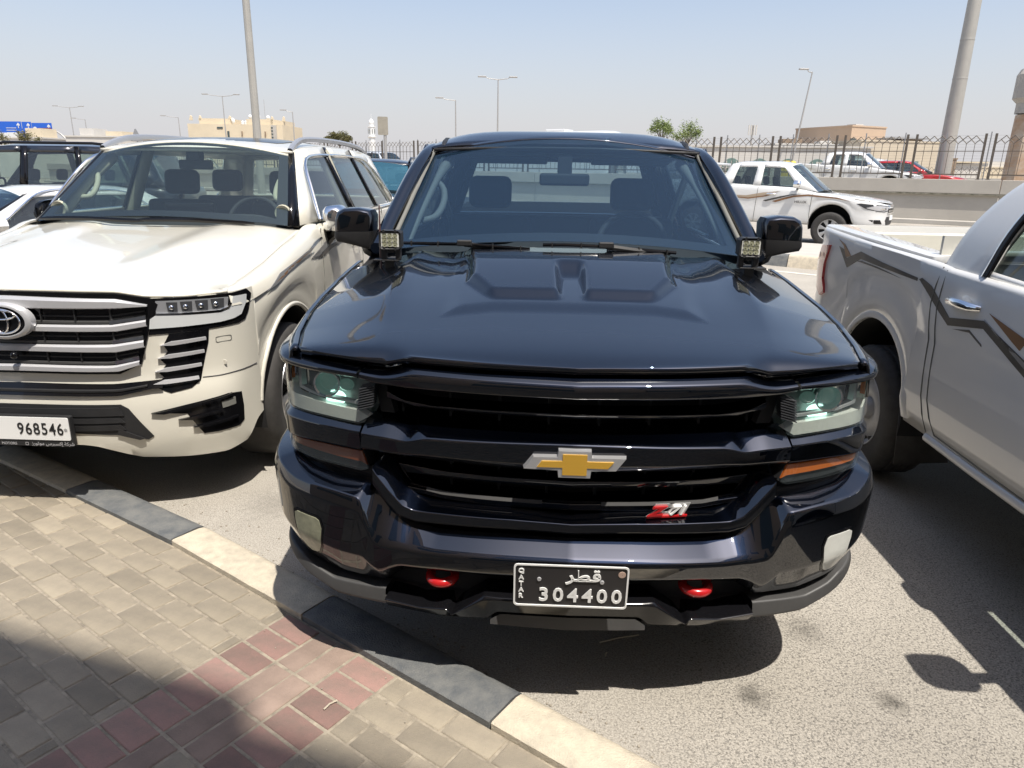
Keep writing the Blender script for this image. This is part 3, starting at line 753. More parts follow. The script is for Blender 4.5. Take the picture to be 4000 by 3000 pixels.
band([([(0, .374), (.21, .372), (.24, .350)], -.018), ([(0, .332), (.25, .336)], -.014), ([(0, .330), (.25, .334)], -.09)], PB, 0, .24, 31).build('skid_lip', M['grey_plastic'], T)
for sd in (1, -1):
    mb = MB(); n = 24; pts = []
    for k in range(n + 1):
        a = math.pi * (1.0 + k / n) * 1.0
        a = R(165) + R(210) * k / n
        pts.append((sd * .393 + .038 * math.cos(a), .042 + .036 * math.sin(a), .466 + .004 * math.sin(a)))
    mb.tube(pts, .0155, 10)
    mb.tube([pts[0], (pts[0][0], .12, .465)], .0135, 8); mb.tube([pts[-1], (pts[-1][0], .12, .47)], .0135, 8)
    mb.build('tow_hook', M['red'], T, smooth=60)
# plate, badges
AR = '\uFEAE\uFEC4\uFED7'       # final reh, medial tah, initial qaf: drawn left to right
pc = (0.0, -.088, .530)
np_ = moved(MB().prism(rrect(.332, .146, .012), -.0015, .0015), pc, Matrix.Rotation(R(4), 3, 'X')).build('number_plate', M['plate_black'], T, smooth=30)
rt4 = Matrix.Rotation(R(4), 3, 'X')
rim = MB(); o_, i_ = rrect(.332, .146, .012), rrect(.322, .136, .009)
rim.grid([[(a, -.0016, b) for a, b in o_], [(a, -.0045, b) for a, b in o_], [(a, -.0045, b) for a, b in i_], [(a, -.0016, b) for a, b in i_]], closed=True)
moved(rim, pc, rt4).build('plate_rim', M['plate_white'], np_, smooth=30)
dig = []
for k, ch in enumerate('304400'): dig.append(moved(text_mb(ch, .064, .003, sx=1.0, bold=.0012), (-.078 + .0425 * k, -.004, -.030)))
for k, ch in enumerate('QATAR'): dig.append(moved(text_mb(ch, .021, .003, bold=.0006), (-.144, -.004, .049 - .0215 * k)))
dig.append(moved(text_mb(AR, .052, .003, sx=1.25, bold=.0010), (.035, -.004, .033)))
moved(join(*dig), pc, rt4).build('plate_lettering', M['plate_white'], np_, smooth=0)
bl = MB()
for x, z in ((-.092, .022), (.090, .018)): bl.lathe([(.0065, -.002), (.006, -.005), (.003, -.0055), (.001, -.005)], (x, 0, z), 'Y', 12)
moved(bl, pc, rt4).build('plate_bolt', M['satin'], np_)
moved(MB().lathe([(.011, -.002), (.0105, -.0032), (.001, -.0032)], (.146, 0, .046), 'Y', 16), pc, rt4).build('plate_seal', mat('seal_brown', (.42, .30, .24), .6), np_)
BT = [(-.150, -.018), (-.122, .020), (-.050, .022), (-.048, .042), (.048, .042), (.050, .022), (.150, .022), (.122, -.018), (.049, -.020), (.047, -.043), (-.047, -.043), (-.049, -.020)]
def badge(sc, y0, y1, name, m, parent, bev=0.0):
    out = [(a * sc[0], b * sc[1]) for a, b in BT]
    mb = MB(); n = len(out)
    yy = lambda a: .06 * abs(a) ** 1.0 * .35
    mb.v = [(a, y1 + yy(a), b) for a, b in out] + [(a * sc[2], y0 + yy(a), b * sc[3]) for a, b in out]
    mb.f = [tuple(range(n, 2 * n))] + [(i, (i + 1) % n, n + (i + 1) % n, n + i) for i in range(n)]
    moved(mb, (0, -.004, .882)); return mb.build(name, m, parent, smooth=20)
bd = badge((1.0, 1.0, .97, .95), -.016, .02, 'badge', M['badge_rim'], T)
bo2 = [(-.108, -.0095), (-.095, .009), (-.035, .0105), (-.035, .031), (.035, .031), (.035, .0105), (.111, .0105), (.095, -.0095), (.035, -.0095), (.035, -.0325), (-.035, -.0325), (-.035, -.0095)]
b3 = MB(); b3.prism(bo2, -.0215, -.012); moved(b3, (0, 0.0, .882)); b3.build('badge_face', M['gold'], bd, smooth=20)
zx, zz = .292, .722
zp = PU.at(zx, .0)[1] - .004
z1 = moved(text_mb('Z', .042, .008, sx=1.5, bold=.0015), (zx - .038, zp - .002, zz)); z2 = moved(text_mb('71', .040, .008, sx=1.25, bold=.0008), (zx + .024, zp - .002, zz))
sh = lambda mb: on_surface(mb, lambda p: (p[0] + (p[2] - zz) * .45, p[1] + (p[0] - zx) * .18, p[2]))
zc1 = moved(text_mb('Z71', .047, .006, sx=1.42, bold=.0045), (zx - .004, zp + .006, zz - .0005))
zb_ = sh(zc1).build('trim_badge', M['badge_rim'], T, smooth=0)
sh(z1).build('trim_badge_letter', M['red'], zb_, smooth=0); sh(z2).build('trim_badge_letter', M['plate_white'], zb_, smooth=0)
sh(MB().prism([(zx - .060, zz - .022), (zx + .062, zz - .022), (zx + .062, zz - .017), (zx - .060, zz - .017)], zp - .004, zp + .004)).build('trim_badge_underline', M['red'], zb_, smooth=0)
# ---- cab
COLS = [((.785, 1.29, 1.338), (.690, 2.04, 1.775)), ((.885, 1.38, 1.320), (.745, 2.10, 1.805)), ((.955, 1.62, 1.29), (.757, 2.12, 1.815)), ((.965, 2.52, 1.30), (.755, 2.60, 1.835)), ((.965, 2.60, 1.30), (.755, 2.66, 1.835)),
        ((.962, 3.45, 1.31), (.745, 3.42, 1.815)), ((.93, 3.86, 1.32), (.70, 3.66, 1.80))]
cf = MB()
greenhouse(T, COLS, ['pillar', 'glass', 'glass', 'black', 'glass', 'pillar'], BP, M['wsglass'], M['darkglass'], M['wsglass_clear'], v0=.03, v1=.90, ws_bulge=.10, rear_v=(.10, .90), frit=.035)
# rounded A pillars proud of the glass, with a dark seal beside the windscreen
for sd in (1, -1):
    P = [(sd * .845, 1.29, 1.335), (sd * .806, 1.54, 1.500), (sd * .757, 1.80, 1.670), (sd * .725, 2.04, 1.768), (sd * .722, 2.3, 1.796), (sd * .715, 3.2, 1.800)]
    MB().tube(spl2(P, 24), [.038] * 10 + linspace(.036, .018, 14), 10).build('pillar', BP, T, smooth=60)
    Q = [(sd * .795, 1.275, 1.338), (sd * .760, 1.52, 1.488), (sd * .725, 1.78, 1.645), (sd * .694, 2.025, 1.777)]
    MB().tube(spl2(Q, 14), .011, 6).build('windscreen_seal', M['trim_grey'], T, smooth=60)
    MB().tube([(sd * .645, 2.045, 1.800), (sd * .650, 2.10, 1.826), (sd * .655, 2.25, 1.846), (sd * .655, 2.6, 1.856), (sd * .65, 3.5, 1.85)], .012, 6).build('roof_seam', M['plastic'], T, smooth=60)
roof_cap(T, 2.03, 3.70, [(1.9, .69), (2.2, .74), (3.0, .745), (3.7, .70)], [(1.9, 1.775), (2.05, 1.800), (2.2, 1.812), (2.6, 1.822), (3.7, 1.80)], .085, BP, bulge_f=.065, bulge_r=.03, e=5.0)
MB().tube([(x, 2.005 - .085 * (1 - (x / .69) ** 2) , 1.785 + .012 * (1 - (x / .69) ** 2)) for x in linspace(-.69, .69, 25)], .009, 6).build('windscreen_seal', M['plastic'], T, smooth=60)
# bed
rows = []
for yy_, zz_ in ((3.92, 1.40), (3.92, .80)): rows.append([(-.80, yy_, zz_), (.80, yy_, zz_)])
bed = MB().grid(rows).grid([[(-.80, 3.92, .80), (.80, 3.92, .80)], [(-.80, 5.70, .80), (.80, 5.70, .80)]])
bed.grid([[(-.80, 5.70, .8), (.80, 5.70, .8)], [(-.80, 5.70, 1.38), (.80, 5.70, 1.38)], [(-.95, 5.80, 1.38), (.95, 5.80, 1.38)], [(-.95, 5.80, .6), (.95, 5.80, .6)]])
for sd in (1, -1): bed.grid([[(sd * .80, 3.92, .80), (sd * .80, 5.70, .80)], [(sd * .80, 3.92, 1.40), (sd * .80, 5.70, 1.41)], [(sd * .97, 3.92, 1.41), (sd * .97, 5.75, 1.42)]])
bed.build('cargo_bed', M['plastic'], T, smooth=20)
# mirrors: painted cap over a matt black foot and arm
for sd in (1, -1):
    def loop(s, sc): return [(sd * (.978 + (a - .978) * s * 1), y_, 1.424 + (b - 1.424) * s) for a, b, y_ in sc]
    prof = [(.896, 1.405), (.892, 1.475), (.905, 1.500), (.96, 1.510), (1.03, 1.507), (1.062, 1.492), (1.075, 1.46), (1.080, 1.40)]
    low = [(.896, 1.405), (1.080, 1.40), (1.083, 1.372), (1.072, 1.352), (1.0, 1.338), (.935, 1.322), (.898, 1.315)]
    def solid3(pr, cx_, cz_, name, m, parent):
        rows = [[(sd * (cx_ + (a - cx_) * s), 1.45 + dy, cz_ + (b - cz_) * s) for a, b in pr] for dy, s in ((-.055, .80), (-.05, .90), (-.03, .97), (0, 1.0), (.07, .99))]
        mb = MB().grid(rows, closed=True); n = len(pr); mb.f += [tuple(range(n)), tuple(range(4 * n, 5 * n))]
        return mb.build(name, m, parent, smooth=45)
    mr_ = solid3(low, .98, 1.40, 'mirror', M['plastic'], T)
    solid3(prof, .98, 1.41, 'mirror_cap', BP, mr_)
    MB().tube([(sd * .905, 1.47, 1.345), (sd * .93, 1.52, 1.32)], .05, 10).build('mirror_arm', M['plastic'], mr_, smooth=60)
# work lamps on brackets, antenna
for sd in (1, -1):
    c = Vector((sd * .735, 1.05, 1.403))
    oc = [(-.046, -.028), (-.036, -.038), (.036, -.038), (.046, -.028), (.046, .028), (.036, .038), (-.036, .038), (-.046, .028)]
    rows = [[c + Vector((a * s, dy, b * s)) for a, b in oc] for dy, s in ((-.024, .86), (-.028, .98), (-.014, 1.0), (.03, 1.0), (.04, .8))]
    mb = MB().grid(rows, closed=True); mb.f.append(tuple(range(32, 40)))
    for k in range(5): mb.box(c + Vector((0, .045, -.03 + .015 * k)), (.08, .02, .004))
    for q in (-.024, .024):
        for w in (-.036, .036): mb.lathe([(.006, -.003), (.005, -.004), (.001, -.003)], c + Vector((q, -.026, w)), 'Y', 8)
    wl_ = mb.build('work_light', M['plastic'], T, smooth=30)
    MB().box(c + Vector((0, -.0225, 0)), (.074, .002, .056)).build('lamp_glass', M['white_lens'], wl_, smooth=0)
    for i in (-1, 0, 1):
        for j in (-1, 0, 1):
            MB().lathe([(.0105, -.003), (.004, -.001), (.0035, -.004), (.0005, -.004)], c + Vector((.0215 * i, -.0245, .0175 * j)), 'Y', 10).build('diode', M['yellow_lens'], wl_, smooth=30)
    br = MB().box(c + Vector((-.03, .0, -.055)), (.022, .025, .05)).box(c + Vector((.03, 0, -.055)), (.022, .025, .05)).box(c + Vector((0, .0, -.045)), (.03, .02, .02)).box(c + Vector((sd * .02, .01, -.085)), (.11, .05, .006))
    br.box(c + Vector((sd * .01, .02, -.12)), (.04, .04, .08))
    br.build('bracket', M['plastic'], wl_, smooth=20, bevel=.002)
MB().tube([(-.792, 1.10, 1.25), (-.792, 1.10, 1.40), (-.791, 1.10, 1.538)], [.005, .0045, .0028], 8).build('antenna', mat('antenna_rod', (.10, .05, .045), .5), T)
# wipers
for (x0, x1, xp) in ((-.725, -.16, -.445), (-.105, .47, .165)):
    wz = lambda x: 1.372 - .02 * abs(x); wy = lambda x: 1.170 + .10 * (x / .8) ** 2
    wb = MB().tube([(x, wy(x), wz(x) + .012 - (.018 if x > xp else 0) * (x - xp) / (x1 - xp)) for x in linspace(x0, x1, 12)], .008, 6).build('wiper', M['gloss_black'], T, smooth=50)
    for q in linspace(x0 + .04, x1 - .04, 5): MB().box((q, wy(q) - .003, wz(q) + .012 - (.018 if q > xp else 0) * (q - xp) / (x1 - xp)), (.006, .018, .022)).build('wiper_clip', M['plastic'], wb, smooth=0)
    MB().box((xp, wy(xp) - .01, wz(xp) + .018), (.065, .03, .026)).build('wiper_joint', M['plastic'], wb, smooth=20, bevel=.006)
    MB().tube([(xp, wy(xp), wz(xp) + .012), (xp + .12, wy(xp) + .0, wz(xp) - .002), (x1 - .02, wy(x1) + .03, wz(x1) - .012)], [.012, .012, .009], 6).build('wiper_arm', M['plastic'], wb, smooth=50)
# inside
db = MB()
rows = []
for y_, z_ in ((1.22, 1.29), (1.4, 1.320), (1.65, 1.330), (1.84, 1.31), (1.92, 1.24), (1.95, 1.0)):
    rows.append([(x, y_, z_ + (.05 * math.exp(-((x + .02) / .22) ** 4) + .04 * math.exp(-((x - .40) / .21) ** 4)) * sstep(1.35, 1.7, y_)) for x in linspace(-.82, .82, 41)])
db.grid(rows).build('dashboard', M['trim_dark'], T, smooth=50)
steering_wheel(T, (.39, 2.03, 1.30), .19)
for sd in (1, -1):
    seat(T, sd * .43, 2.42, .85, M['seat_dark'], .50, 1.50, True, .2)
    P = [(sd * .735, 1.38, 1.345), (sd * .70, 1.58, 1.48), (sd * .655, 1.90, 1.65), (sd * .615, 2.06, 1.735)]
    MB().tube(spl2(P, 14), [.018] * 10 + [.022, .026, .03, .03], 8).build('pillar_trim', M['trim_grey'], T, smooth=60)
    MB().box((sd * .72, 2.65, 1.5), (.03, .09, .56), rot=Matrix.Rotation(sd * .28, 3, 'Y')).build('pillar_trim', M['trim_grey'], T, smooth=20, bevel=.01)
hd = spl2([(-.655, 1.88, 1.62), (-.625, 1.86, 1.59), (-.615, 1.80, 1.53), (-.640, 1.66, 1.46), (-.70, 1.62, 1.44)], 14)
MB().tube(hd, .017, 8).build('grab_handle', M['trim_grey'], T, smooth=60)
MB().box((0, 3.25, 1.08), (1.55, .16, .62)).build('rear_bench', M['seat_dark'], T, smooth=30, bevel=.04)
MB().box((0, 2.6, 1.0), (1.7, 2.4, .02)).box((0, 2.75, 1.79), (1.25, 1.4, .02)).build('cabin_lining', M['trim_dark'], T, smooth=0)
ms = MB().box((0, 0, 0), (.26, .03, .062)).build('rear_view_mirror', M['trim_dark'], T, smooth=30, bevel=.014, loc=(0.0, 1.93, 1.645))
MB().box((0, .01, .07), (.075, .03, .10)).build('mirror_stalk', M['trim_dark'], ms, smooth=30, bevel=.006)
for x in (-.30, .36): MB().box((x, 2.12, 1.742), (.42, .16, .02), rot=Matrix.Rotation(R(-8), 3, 'X')).build('sun_visor', M['trim_dark'], T, smooth=30, bevel=.008)
for w_ in ((1.0), (4.645)):
    for sd in (1, -1): wheel(T, sd * .86, w_, .40, .27, .24, sd, 'spoke', 6)
# ------------------------------------------------------------------ pearl white large SUV beside it
SV = empty('suv', (-2.309, 3.125, 0.0), R(-1.568), 'pearl white large SUV with silver barred grille, parked left of the black pickup', 'SUV')
PE = M['pearl']
PS = Plan([(0, 0), (.3, .02), (.5, .06), (.65, .11), (.75, .165), (.85, .25), (.92, .35), (.955, .46), (.975, .65), (.985, .9)])
sx_ = lambda x: lin([(0, 0), (.85, .85), (.885, .911), (.912, .957), (.93, 1.0), (.94, 1.03), (.948, 1.062), (.955, 1.087)], x)
REL = [(.30, .012), (.40, .034), (.50, .038), (.62, .030), (.70, .006), (.80, .0), (1.14, .0)]
def fs(a, b, off=0.0):
    x, y = PS.at(a, lin(REL, b) * (1 - sstep(.80, 1.02, abs(a))) + off); return (x, y, b)
def gs(sd): return lambda a, b, off=0.0: (sd * fs(a, b, off)[0], fs(a, b, off)[1], fs(a, b, off)[2])
def ol(pts): return [(sx_(a), b) for a, b in pts]
SL = [(0, 1.134), (.215, 1.130), (.478, 1.120), (.592, 1.096), (.75, 1.091), (.90, 1.098), (1.0, 1.10), (1.1, 1.105)]
SBt = [(0, .390), (.25, .388), (.31, .378), (.49, .306), (.67, .289), (.83, .277), (.95, .305), (1.03, .40), (1.12, .44)]
rails = [([(a, b - .004) for a, b in SL], -.05), ([(a, b - .009) for a, b in SL], -.004)]
for z in (1.05, .92, .80, .74, .70, .66, .62, .56, .50, .45, .40, .36, .32):
    rails.append(([(a, max(z, lin(SBt, a) + .004 * (z - .3))) for a in linspace(0, 1.12, 57)], [(a, lin(REL, max(z, lin(SBt, a))) * (1 - sstep(.80, 1.02, a))) for a in linspace(0, 1.12, 57)]))
rails += [(SBt, [(a, lin(REL, lin(SBt, a)) * (1 - sstep(.80, 1.02, a)) - .004) for a in linspace(0, 1.12, 57)]), ([(a, b - .012) for a, b in SBt], -.02), ([(a, b - .006) for a, b in SBt], -.12)]
band(rails, PS, 0, 1.082, 141).build('front_bumper', PE, SV, smooth=40)
# hood
SHE = [(.1, .80), (.40, .86), (.7, .87), (1.1, .885), (1.45, .89)]
SHZ = [(.1, 1.10), (.40, 1.108), (.6, 1.135), (.83, 1.175), (1.1, 1.238), (1.45, 1.30)]
SHC = [(0, 1.135), (.12, 1.168), (.4, 1.205), (.8, 1.255), (1.45, 1.322)]
def shz(x, y):
    e = lin(SHE, y); t = abs(x) / e; zc = smo(SHC, y); ze = lin(SHZ, y)
    z = zc - (zc - ze) * sstep(.45, 1.0, t)
    z += .016 * sstep(.30, .52, t) * (1 - sstep(.75, .95, t)) * sstep(.15, .5, y)
    return z
rows = []
for v in [0, .004, .01, .02, .03, .045, .06, .08] + linspace(.1, 1, 50):
    row = []
    for u in linspace(-1, 1, 81):
        x0 = u * .895; yl = PS.at(x0)[1] + .004; ye = 1.40 + .06 * u * u
        y = yl + (ye - yl) * v; zl = lin(SL, abs(x0)) + .002
        x = x0 + (u * lin(SHE, y) - x0) * min(1, v * 6)
        row.append((x, y, zl + (shz(x, y) - zl) * (1 - math.exp(-(y - yl) / .04))))
    rows.append(row)
MB().grid(rows).build('hood', PE, SV, smooth=60, solid=.015)
rows = []
for k, (f, dz) in enumerate(((0, -.014), (.0, -.002), (.06, .0), (.5, -.004), (.85, -.035), (1, -.085))):
    row = []
    for y in linspace(.30, 1.62, 30):
        xe = lin(SHE, y) + .007; xo = lin([(.30, .905), (.36, .94), (.5, .962), (.7, .980), (1.0, .985), (1.7, .985)], y)
        row.append((xe + (xo - xe) * f, y, lin(SHZ, min(y, 1.45)) + dz + .03 * sstep(1.3, 1.6, y)))
    rows.append(row)
MB().grid(rows).pair('fender_top', PE, SV, smooth=50)
SW = [(.93, .43, .475), (3.78, .43, .475)]
ys = side_ys(.452, 4.70, SW); az2 = arch_fn(SW, .42)
rear = [(.985, 4.70), (.96, 4.86), (.80, 4.95), (.4, 4.985), (0, 4.99)]
hp = [(lin([(.45, .953), (.65, .975), (.9, .985), (4.7, .985)], y), y) for y in ys] + spl2(rear, 12)[1:]
top2 = lambda y: lin([(.4, 1.03), (.6, 1.055), (.83, 1.10), (1.1, 1.16), (1.45, 1.235), (1.62, 1.325), (4.3, 1.335), (5, 1.34)], y)
tr2 = lambda t: (lambda x, y: az2(y) + (top2(y) - az2(y)) * t)
shb = shell(hp, [(tr2(1), .035), (tr2(.97), .012), (tr2(.86), .0), (tr2(.62), -.006), (tr2(.5), .004), (tr2(.3), .008), (tr2(.12), .004), (tr2(0), .015)])
shb.build('body_side', PE, SV, smooth=40)
arch_liner(SV, SW, .96); MB().grid([[(x, y, .42) for x in (-.85, .85)] for y in (.3, 4.8)]).build('underbody', M['dark'], SV)
arch_lip(SV, [(.93, .43, .48), (3.78, .43, .48)], lambda y, z: lin([(.40, .945), (.55, .972), (.8, .984), (6, .985)], y), PE, r=.014, off=-.002, zmin=.47)
# front furniture, all on the nose surface
Go = [(-.612, 1.088), (-.60, 1.093), (-.48, 1.112), (-.2, 1.122), (0, 1.125), (.2, 1.122), (.48, 1.112), (.60, 1.093), (.612, 1.088), (.640, 1.058), (.590, .928), (.545, .778), (.452, .733), (0, .742), (-.452, .733), (-.545, .778), (-.590, .928), (-.640, 1.058)]
patch(Go, fs, .008, .02, du=.05, dv=.06).build('grille', M['gloss_black'], SV, smooth=30)
def gbar(xs, zt, zb, off, th, name, m, x0=0.0, both=True):
    """a bar across the grille, upper face leaning back"""
    mm = lambda t: [(a, lin(zt, a) + (lin(zb, a) - lin(zt, a)) * t) for a in linspace(0, .66, 45)]
    b = band([(mm(0), off - th), (mm(0), off - .010), (mm(.25), off), (mm(.9), off), (mm(1), off - .006), (mm(1), off - th)], PS, x0, xs, 49, both=both)
    return b.build(name, m, SV, smooth=30) if both else b.pair(name, m, SV, smooth=30)
gbar(.60, [(0, 1.106), (.479, 1.090), (.60, 1.060)], [(0, 1.050), (.473, 1.047), (.60, 1.054)], .030, .04, 'grille_bar', M['satin'])
for zt, zb, xe, ze in (([(0, .976), (.446, .971), (.6, .993)], [(0, .945), (.464, .940), (.6, .962)], .588, 1), ([(0, .882), (.433, .877), (.6, .900)], [(0, .851), (.451, .841), (.6, .866)], .568, 2), ([(0, .786), (.425, .775), (.6, .810)], [(0, .755), (.449, .747), (.56, .782)], .540, 3)):
    gbar(xe, zt, zb, .030, .04, 'grille_bar', M['satin'])
    gbar(xe, [(a, b + .026) for a, b in zt], [(a, b + .001) for a, b in zt], .022, .03, 'grille_bar_chrome', M['chrome'], .44, False)
    gbar(xe, [(a, b + .020) for a, b in zt], [(a, b + .004) for a, b in zt], .006 + .008, .02, 'grille_slat', M['grey_plastic'])
    gbar(xe, [(a, b + .046) for a, b in zt], [(a, b + .036) for a, b in zt], .013, .02, 'grille_slat', M['plastic'])
for x in (-.45, -.3, -.15, .15, .3, .45):
    for zc in (1.018, .925, .83): MB().box((x, PS.at(x, .012)[1], zc), (.006, .01, .06)).build('grille_upright', M['plastic'], SV, smooth=0)
def ering(a, b, r, c, n=40, sq=(1, 1)): return [(c[0] + a * math.cos(2 * math.pi * k / n), c[1], c[2] + b * math.sin(2 * math.pi * k / n)) for k in range(n + 1)]
ec = (0, -.050, .995)
eb = MB().lathe([(.135, .03), (.135, -.004), (.122, -.012), (.112, -.012), (.106, -.002), (.106, .01)], (0, 0, 0), 'Y', 48)
on_surface(eb, lambda p: (p[0], p[1] + ec[1], p[2] * .62 + ec[2])); ebo = eb.build('emblem', M['satin'], SV, smooth=50)
MB().prism([(p[0], p[2]) for p in ering(.107, .067, 0, (0, 0, ec[2]))[:-1]], ec[1] - .001, ec[1] + .03).build('emblem_back', M['gloss_black'], ebo, smooth=0)
for a, b, dz in ((.086, .055, 0), (.030, .054, 0), (.066, .021, .030)):
    MB().tube(ering(a, b, 0, (0, ec[1] - .008, ec[2] + dz), 36), .006, 6, cap=False).build('emblem_ring', M['chrome'], ebo, smooth=60)
MB().ball((0.02, -.045, .835), .017, 12, 8).build('grille_camera', M['gloss_black'], SV)
for sd in (1, -1):
    g = gs(sd)
    HL = ol([(.600, 1.086), (.75, 1.084), (.90, 1.084), (.939, 1.092), (.948, 1.064), (.940, .985), (.930, .942), (.912, .929), (.811, .922), (.70, .918), (.588, .914), (.600, .96)])
    h = patch(HL, g, .004, .02, du=.03, dv=.05).build('headlight', M['gloss_black'], SV, smooth=30)
    patch(ol([(.632, 1.074), (.75, 1.072), (.885, 1.067), (.878, 1.012), (.856, 1.000), (.74, 1.004), (.628, 1.011)]), g, .006, .012, du=.03, dv=.04).build('lamp_bowl', M['lamp_silver'], h, smooth=30)
    for k in range(4):
        a0 = .672 + .052 * k
        patch(ol([(a0, 1.066), (a0 + .042, 1.064), (a0 + .040, 1.018), (a0 + .004, 1.022)]), g, .009, .01, du=.03).build('lamp_module', M['trim_dark'], h, smooth=20)
        MB().ball(Vector(g(sx_(a0 + .018), 1.040, .004)), .014, 10, 8).build('lamp_projector', M['chrome'], h)
    patch(ol([(.602, .990), (.626, 1.007), (.75, 1.001), (.856, .997), (.880, 1.008), (.892, 1.03), (.898, 1.066), (.936, 1.066), (.934, 1.03), (.919, .972), (.895, .958), (.855, .950), (.72, .946), (.594, .944)]), g, .010, .014, du=.03, dv=.04).build('light_pipe', M['pipe_grey'], h, smooth=30)
    patch(ol([(.626, 1.012), (.75, 1.006), (.858, 1.002), (.882, 1.014), (.892, 1.034), (.890, 1.038), (.878, 1.02), (.856, 1.009), (.75, 1.012), (.63, 1.017)]), g, .013, .01, du=.03).build('lamp_bezel', M['chrome'], h, smooth=30)
    V = ol([(.668, .914), (.812, .921), (.806, .86), (.764, .675), (.728, .645), (.648, .630), (.575, .668), (.628, .705), (.610, .725), (.642, .765), (.622, .790), (.655, .83), (.640, .860)])
    v_ = patch(V, g, .004, .012, du=.03, dv=.04).build('side_vent', M['gloss_black'], SV, smooth=30)
    for (a0, b0, a1, b1) in ((.628, .858, .797, .886), (.612, .796, .787, .824), (.594, .732, .773, .760), (.584, .674, .758, .698)):
        patch(ol([(a0, b0 + .004), (a0 + .045, b0 + .020), (a1, b1), (a1, b1 - .014), (a0 + .05, b0 + .002)]), g, .018, .02, du=.03).build('vent_slat', M['satin'], v_, smooth=30)
        patch(ol([(a0 + .02, b0 - .004), (a0 + .05, b0 + .001), (a1, b1 - .015), (a1, b1 - .022), (a0 + .05, b0 - .008)]), g, .014, .02, du=.03).build('vent_slat', M['gloss_black'], v_, smooth=30)
    FG = ol([(.560, .538), (.700, .565), (.850, .588), (.893, .576), (.896, .50), (.893, .425), (.875, .404), (.80, .402), (.752, .404), (.735, .44), (.700, .52), (.63, .530)])
    f = patch(FG, g, .003, .012, du=.03, dv=.04).build('fog_lamp_panel', M['gloss_black'], SV, smooth=30)
    for (a0, b0, a1, b1) in ((.562, .538, .86, .592), (.664, .496, .82, .520), (.715, .448, .87, .470)):
        patch(ol([(a0, b0), (a0 + .04, b0 + .006), (a1, b1 - .004), (a1, b1 - .016), (a0 + .05, b0 - .008)]), g, .016, .02, du=.03).build('fog_slat', M['gloss_black'], f, smooth=30)
    patch(ol([(.820, .555), (.868, .562), (.868, .525), (.822, .520)]), g, .006, .01, du=.03).build('fog_lens', M['trim_grey'], f, smooth=30)
    for (a, b, w, h_) in ((.858, .862, .052, .030),):
        o_, i_ = rrect(w, h_, .008, 3, a, b), rrect(w - .006, h_ - .006, .006, 3, a, b)
        MB().grid([[g(sx_(p[0]), p[1], .0015) for p in o_ + o_[:1]], [g(sx_(p[0]), p[1], .0015) for p in i_ + i_[:1]]]).build('washer_cap', M['trim_grey'], SV, smooth=0)
    MB().lathe([(.013, -.001), (.012, -.003), (.001, -.003)], g(sx_(.855), .745, .002), 'Y', 16).build('parking_sensor', PE, SV)
    seam = [(.772, .686), (.83, .683), (.879, .685), (.92, .688), (.947, .694)]
    MB().tube([g(sx_(a), b, .0005) for a, b in spl2(seam, 12)], .0028, 5).build('panel_seam', M['trim_dark'], SV)
band([([(0, .696), (.424, .685), (.60, .696), (.66, .70)], .012), ([(0, .640), (.44, .632), (.58, .66), (.66, .66)], .040)], PS, 0, .62, 61).build('lower_slot', M['gloss_black'], SV)
gbar(.56, [(0, .670), (.44, .662), (.58, .682)], [(0, .655), (.44, .650), (.58, .672)], .036, .03, 'slot_blade', M['plastic'])
IN = [(-.439, .588), (0, .596), (.439, .588), (.470, .566), (.560, .420), (.535, .404), (.407, .436), (.25, .448), (-.25, .448), (-.407, .436), (-.535, .404), (-.560, .420), (-.470, .566)]
it = patch(IN, fs, .004, .012, du=.05, dv=.04).build('lower_intake', M['plastic'], SV, smooth=30)
for zt, zb in ((.575, .535), (.525, .500), (.490, .462)): patch([(-.43, zt), (.43, zt), (.45, zb), (-.45, zb)], fs, .010, .012, du=.05).build('intake_slat', M['plastic'], it, smooth=30)
for sd in (1, -1): patch([(.42, .470), (.525, .412), (.50, .408), (.41, .440)], gs(sd), .012, .012, du=.05).build('intake_fin', M['plastic'], it, smooth=30)
fr_ = moved(MB().prism(rrect(.50, .150, .008), -.004, .02), (0, -.075, .478)).build('plate_holder', M['plastic'], SV, smooth=30)
pw = moved(MB().prism(rrect(.485, .112, .008), -.008, -.003), (0, -.075, .491)).build('number_plate', M['plate_white'], fr_, smooth=30)
dg = [moved(text_mb(ch, .082, .002, sx=.80, bold=.0006), (.012 + .0375 * k, -.0842, .491)) for k, ch in enumerate('968546')]
join(*dg).build('plate_lettering', M['ink'], pw, smooth=0)
MB().lathe([(.008, -.0095), (.001, -.0095), (.008, -.004)], (.226, -.075, .488), 'Y', 12).build('plate_bolt', M['steel'], pw)
moved(MB().prism([(-.02, -.055), (.02, -.055), (.02, .055), (-.02, .055)], -.0092, -.0080), (-.218, -.075, .491)).build('plate_band', mat('maroon_band', (.30, .03, .09), .5), pw, smooth=0)
AR2 = '\uFEAF\uFEAD\uFEEE\uFE97\uFEEE\uFEE3 \uFEB1\uFEAE\uFE92\uFEB4\uFEDB\uFE87 \uFE94\uFEDB\uFEAE\uFEB7'
join(moved(text_mb(AR2, .024, .001), (.150, -.0795, .413)), moved(text_mb('MOTORS', .018, .001), (-.06, -.0795, .413)), moved(text_mb('\u25a1', .02, .001), (.025, -.0795, .413))).build('holder_lettering', M['satin'], fr_, smooth=0)
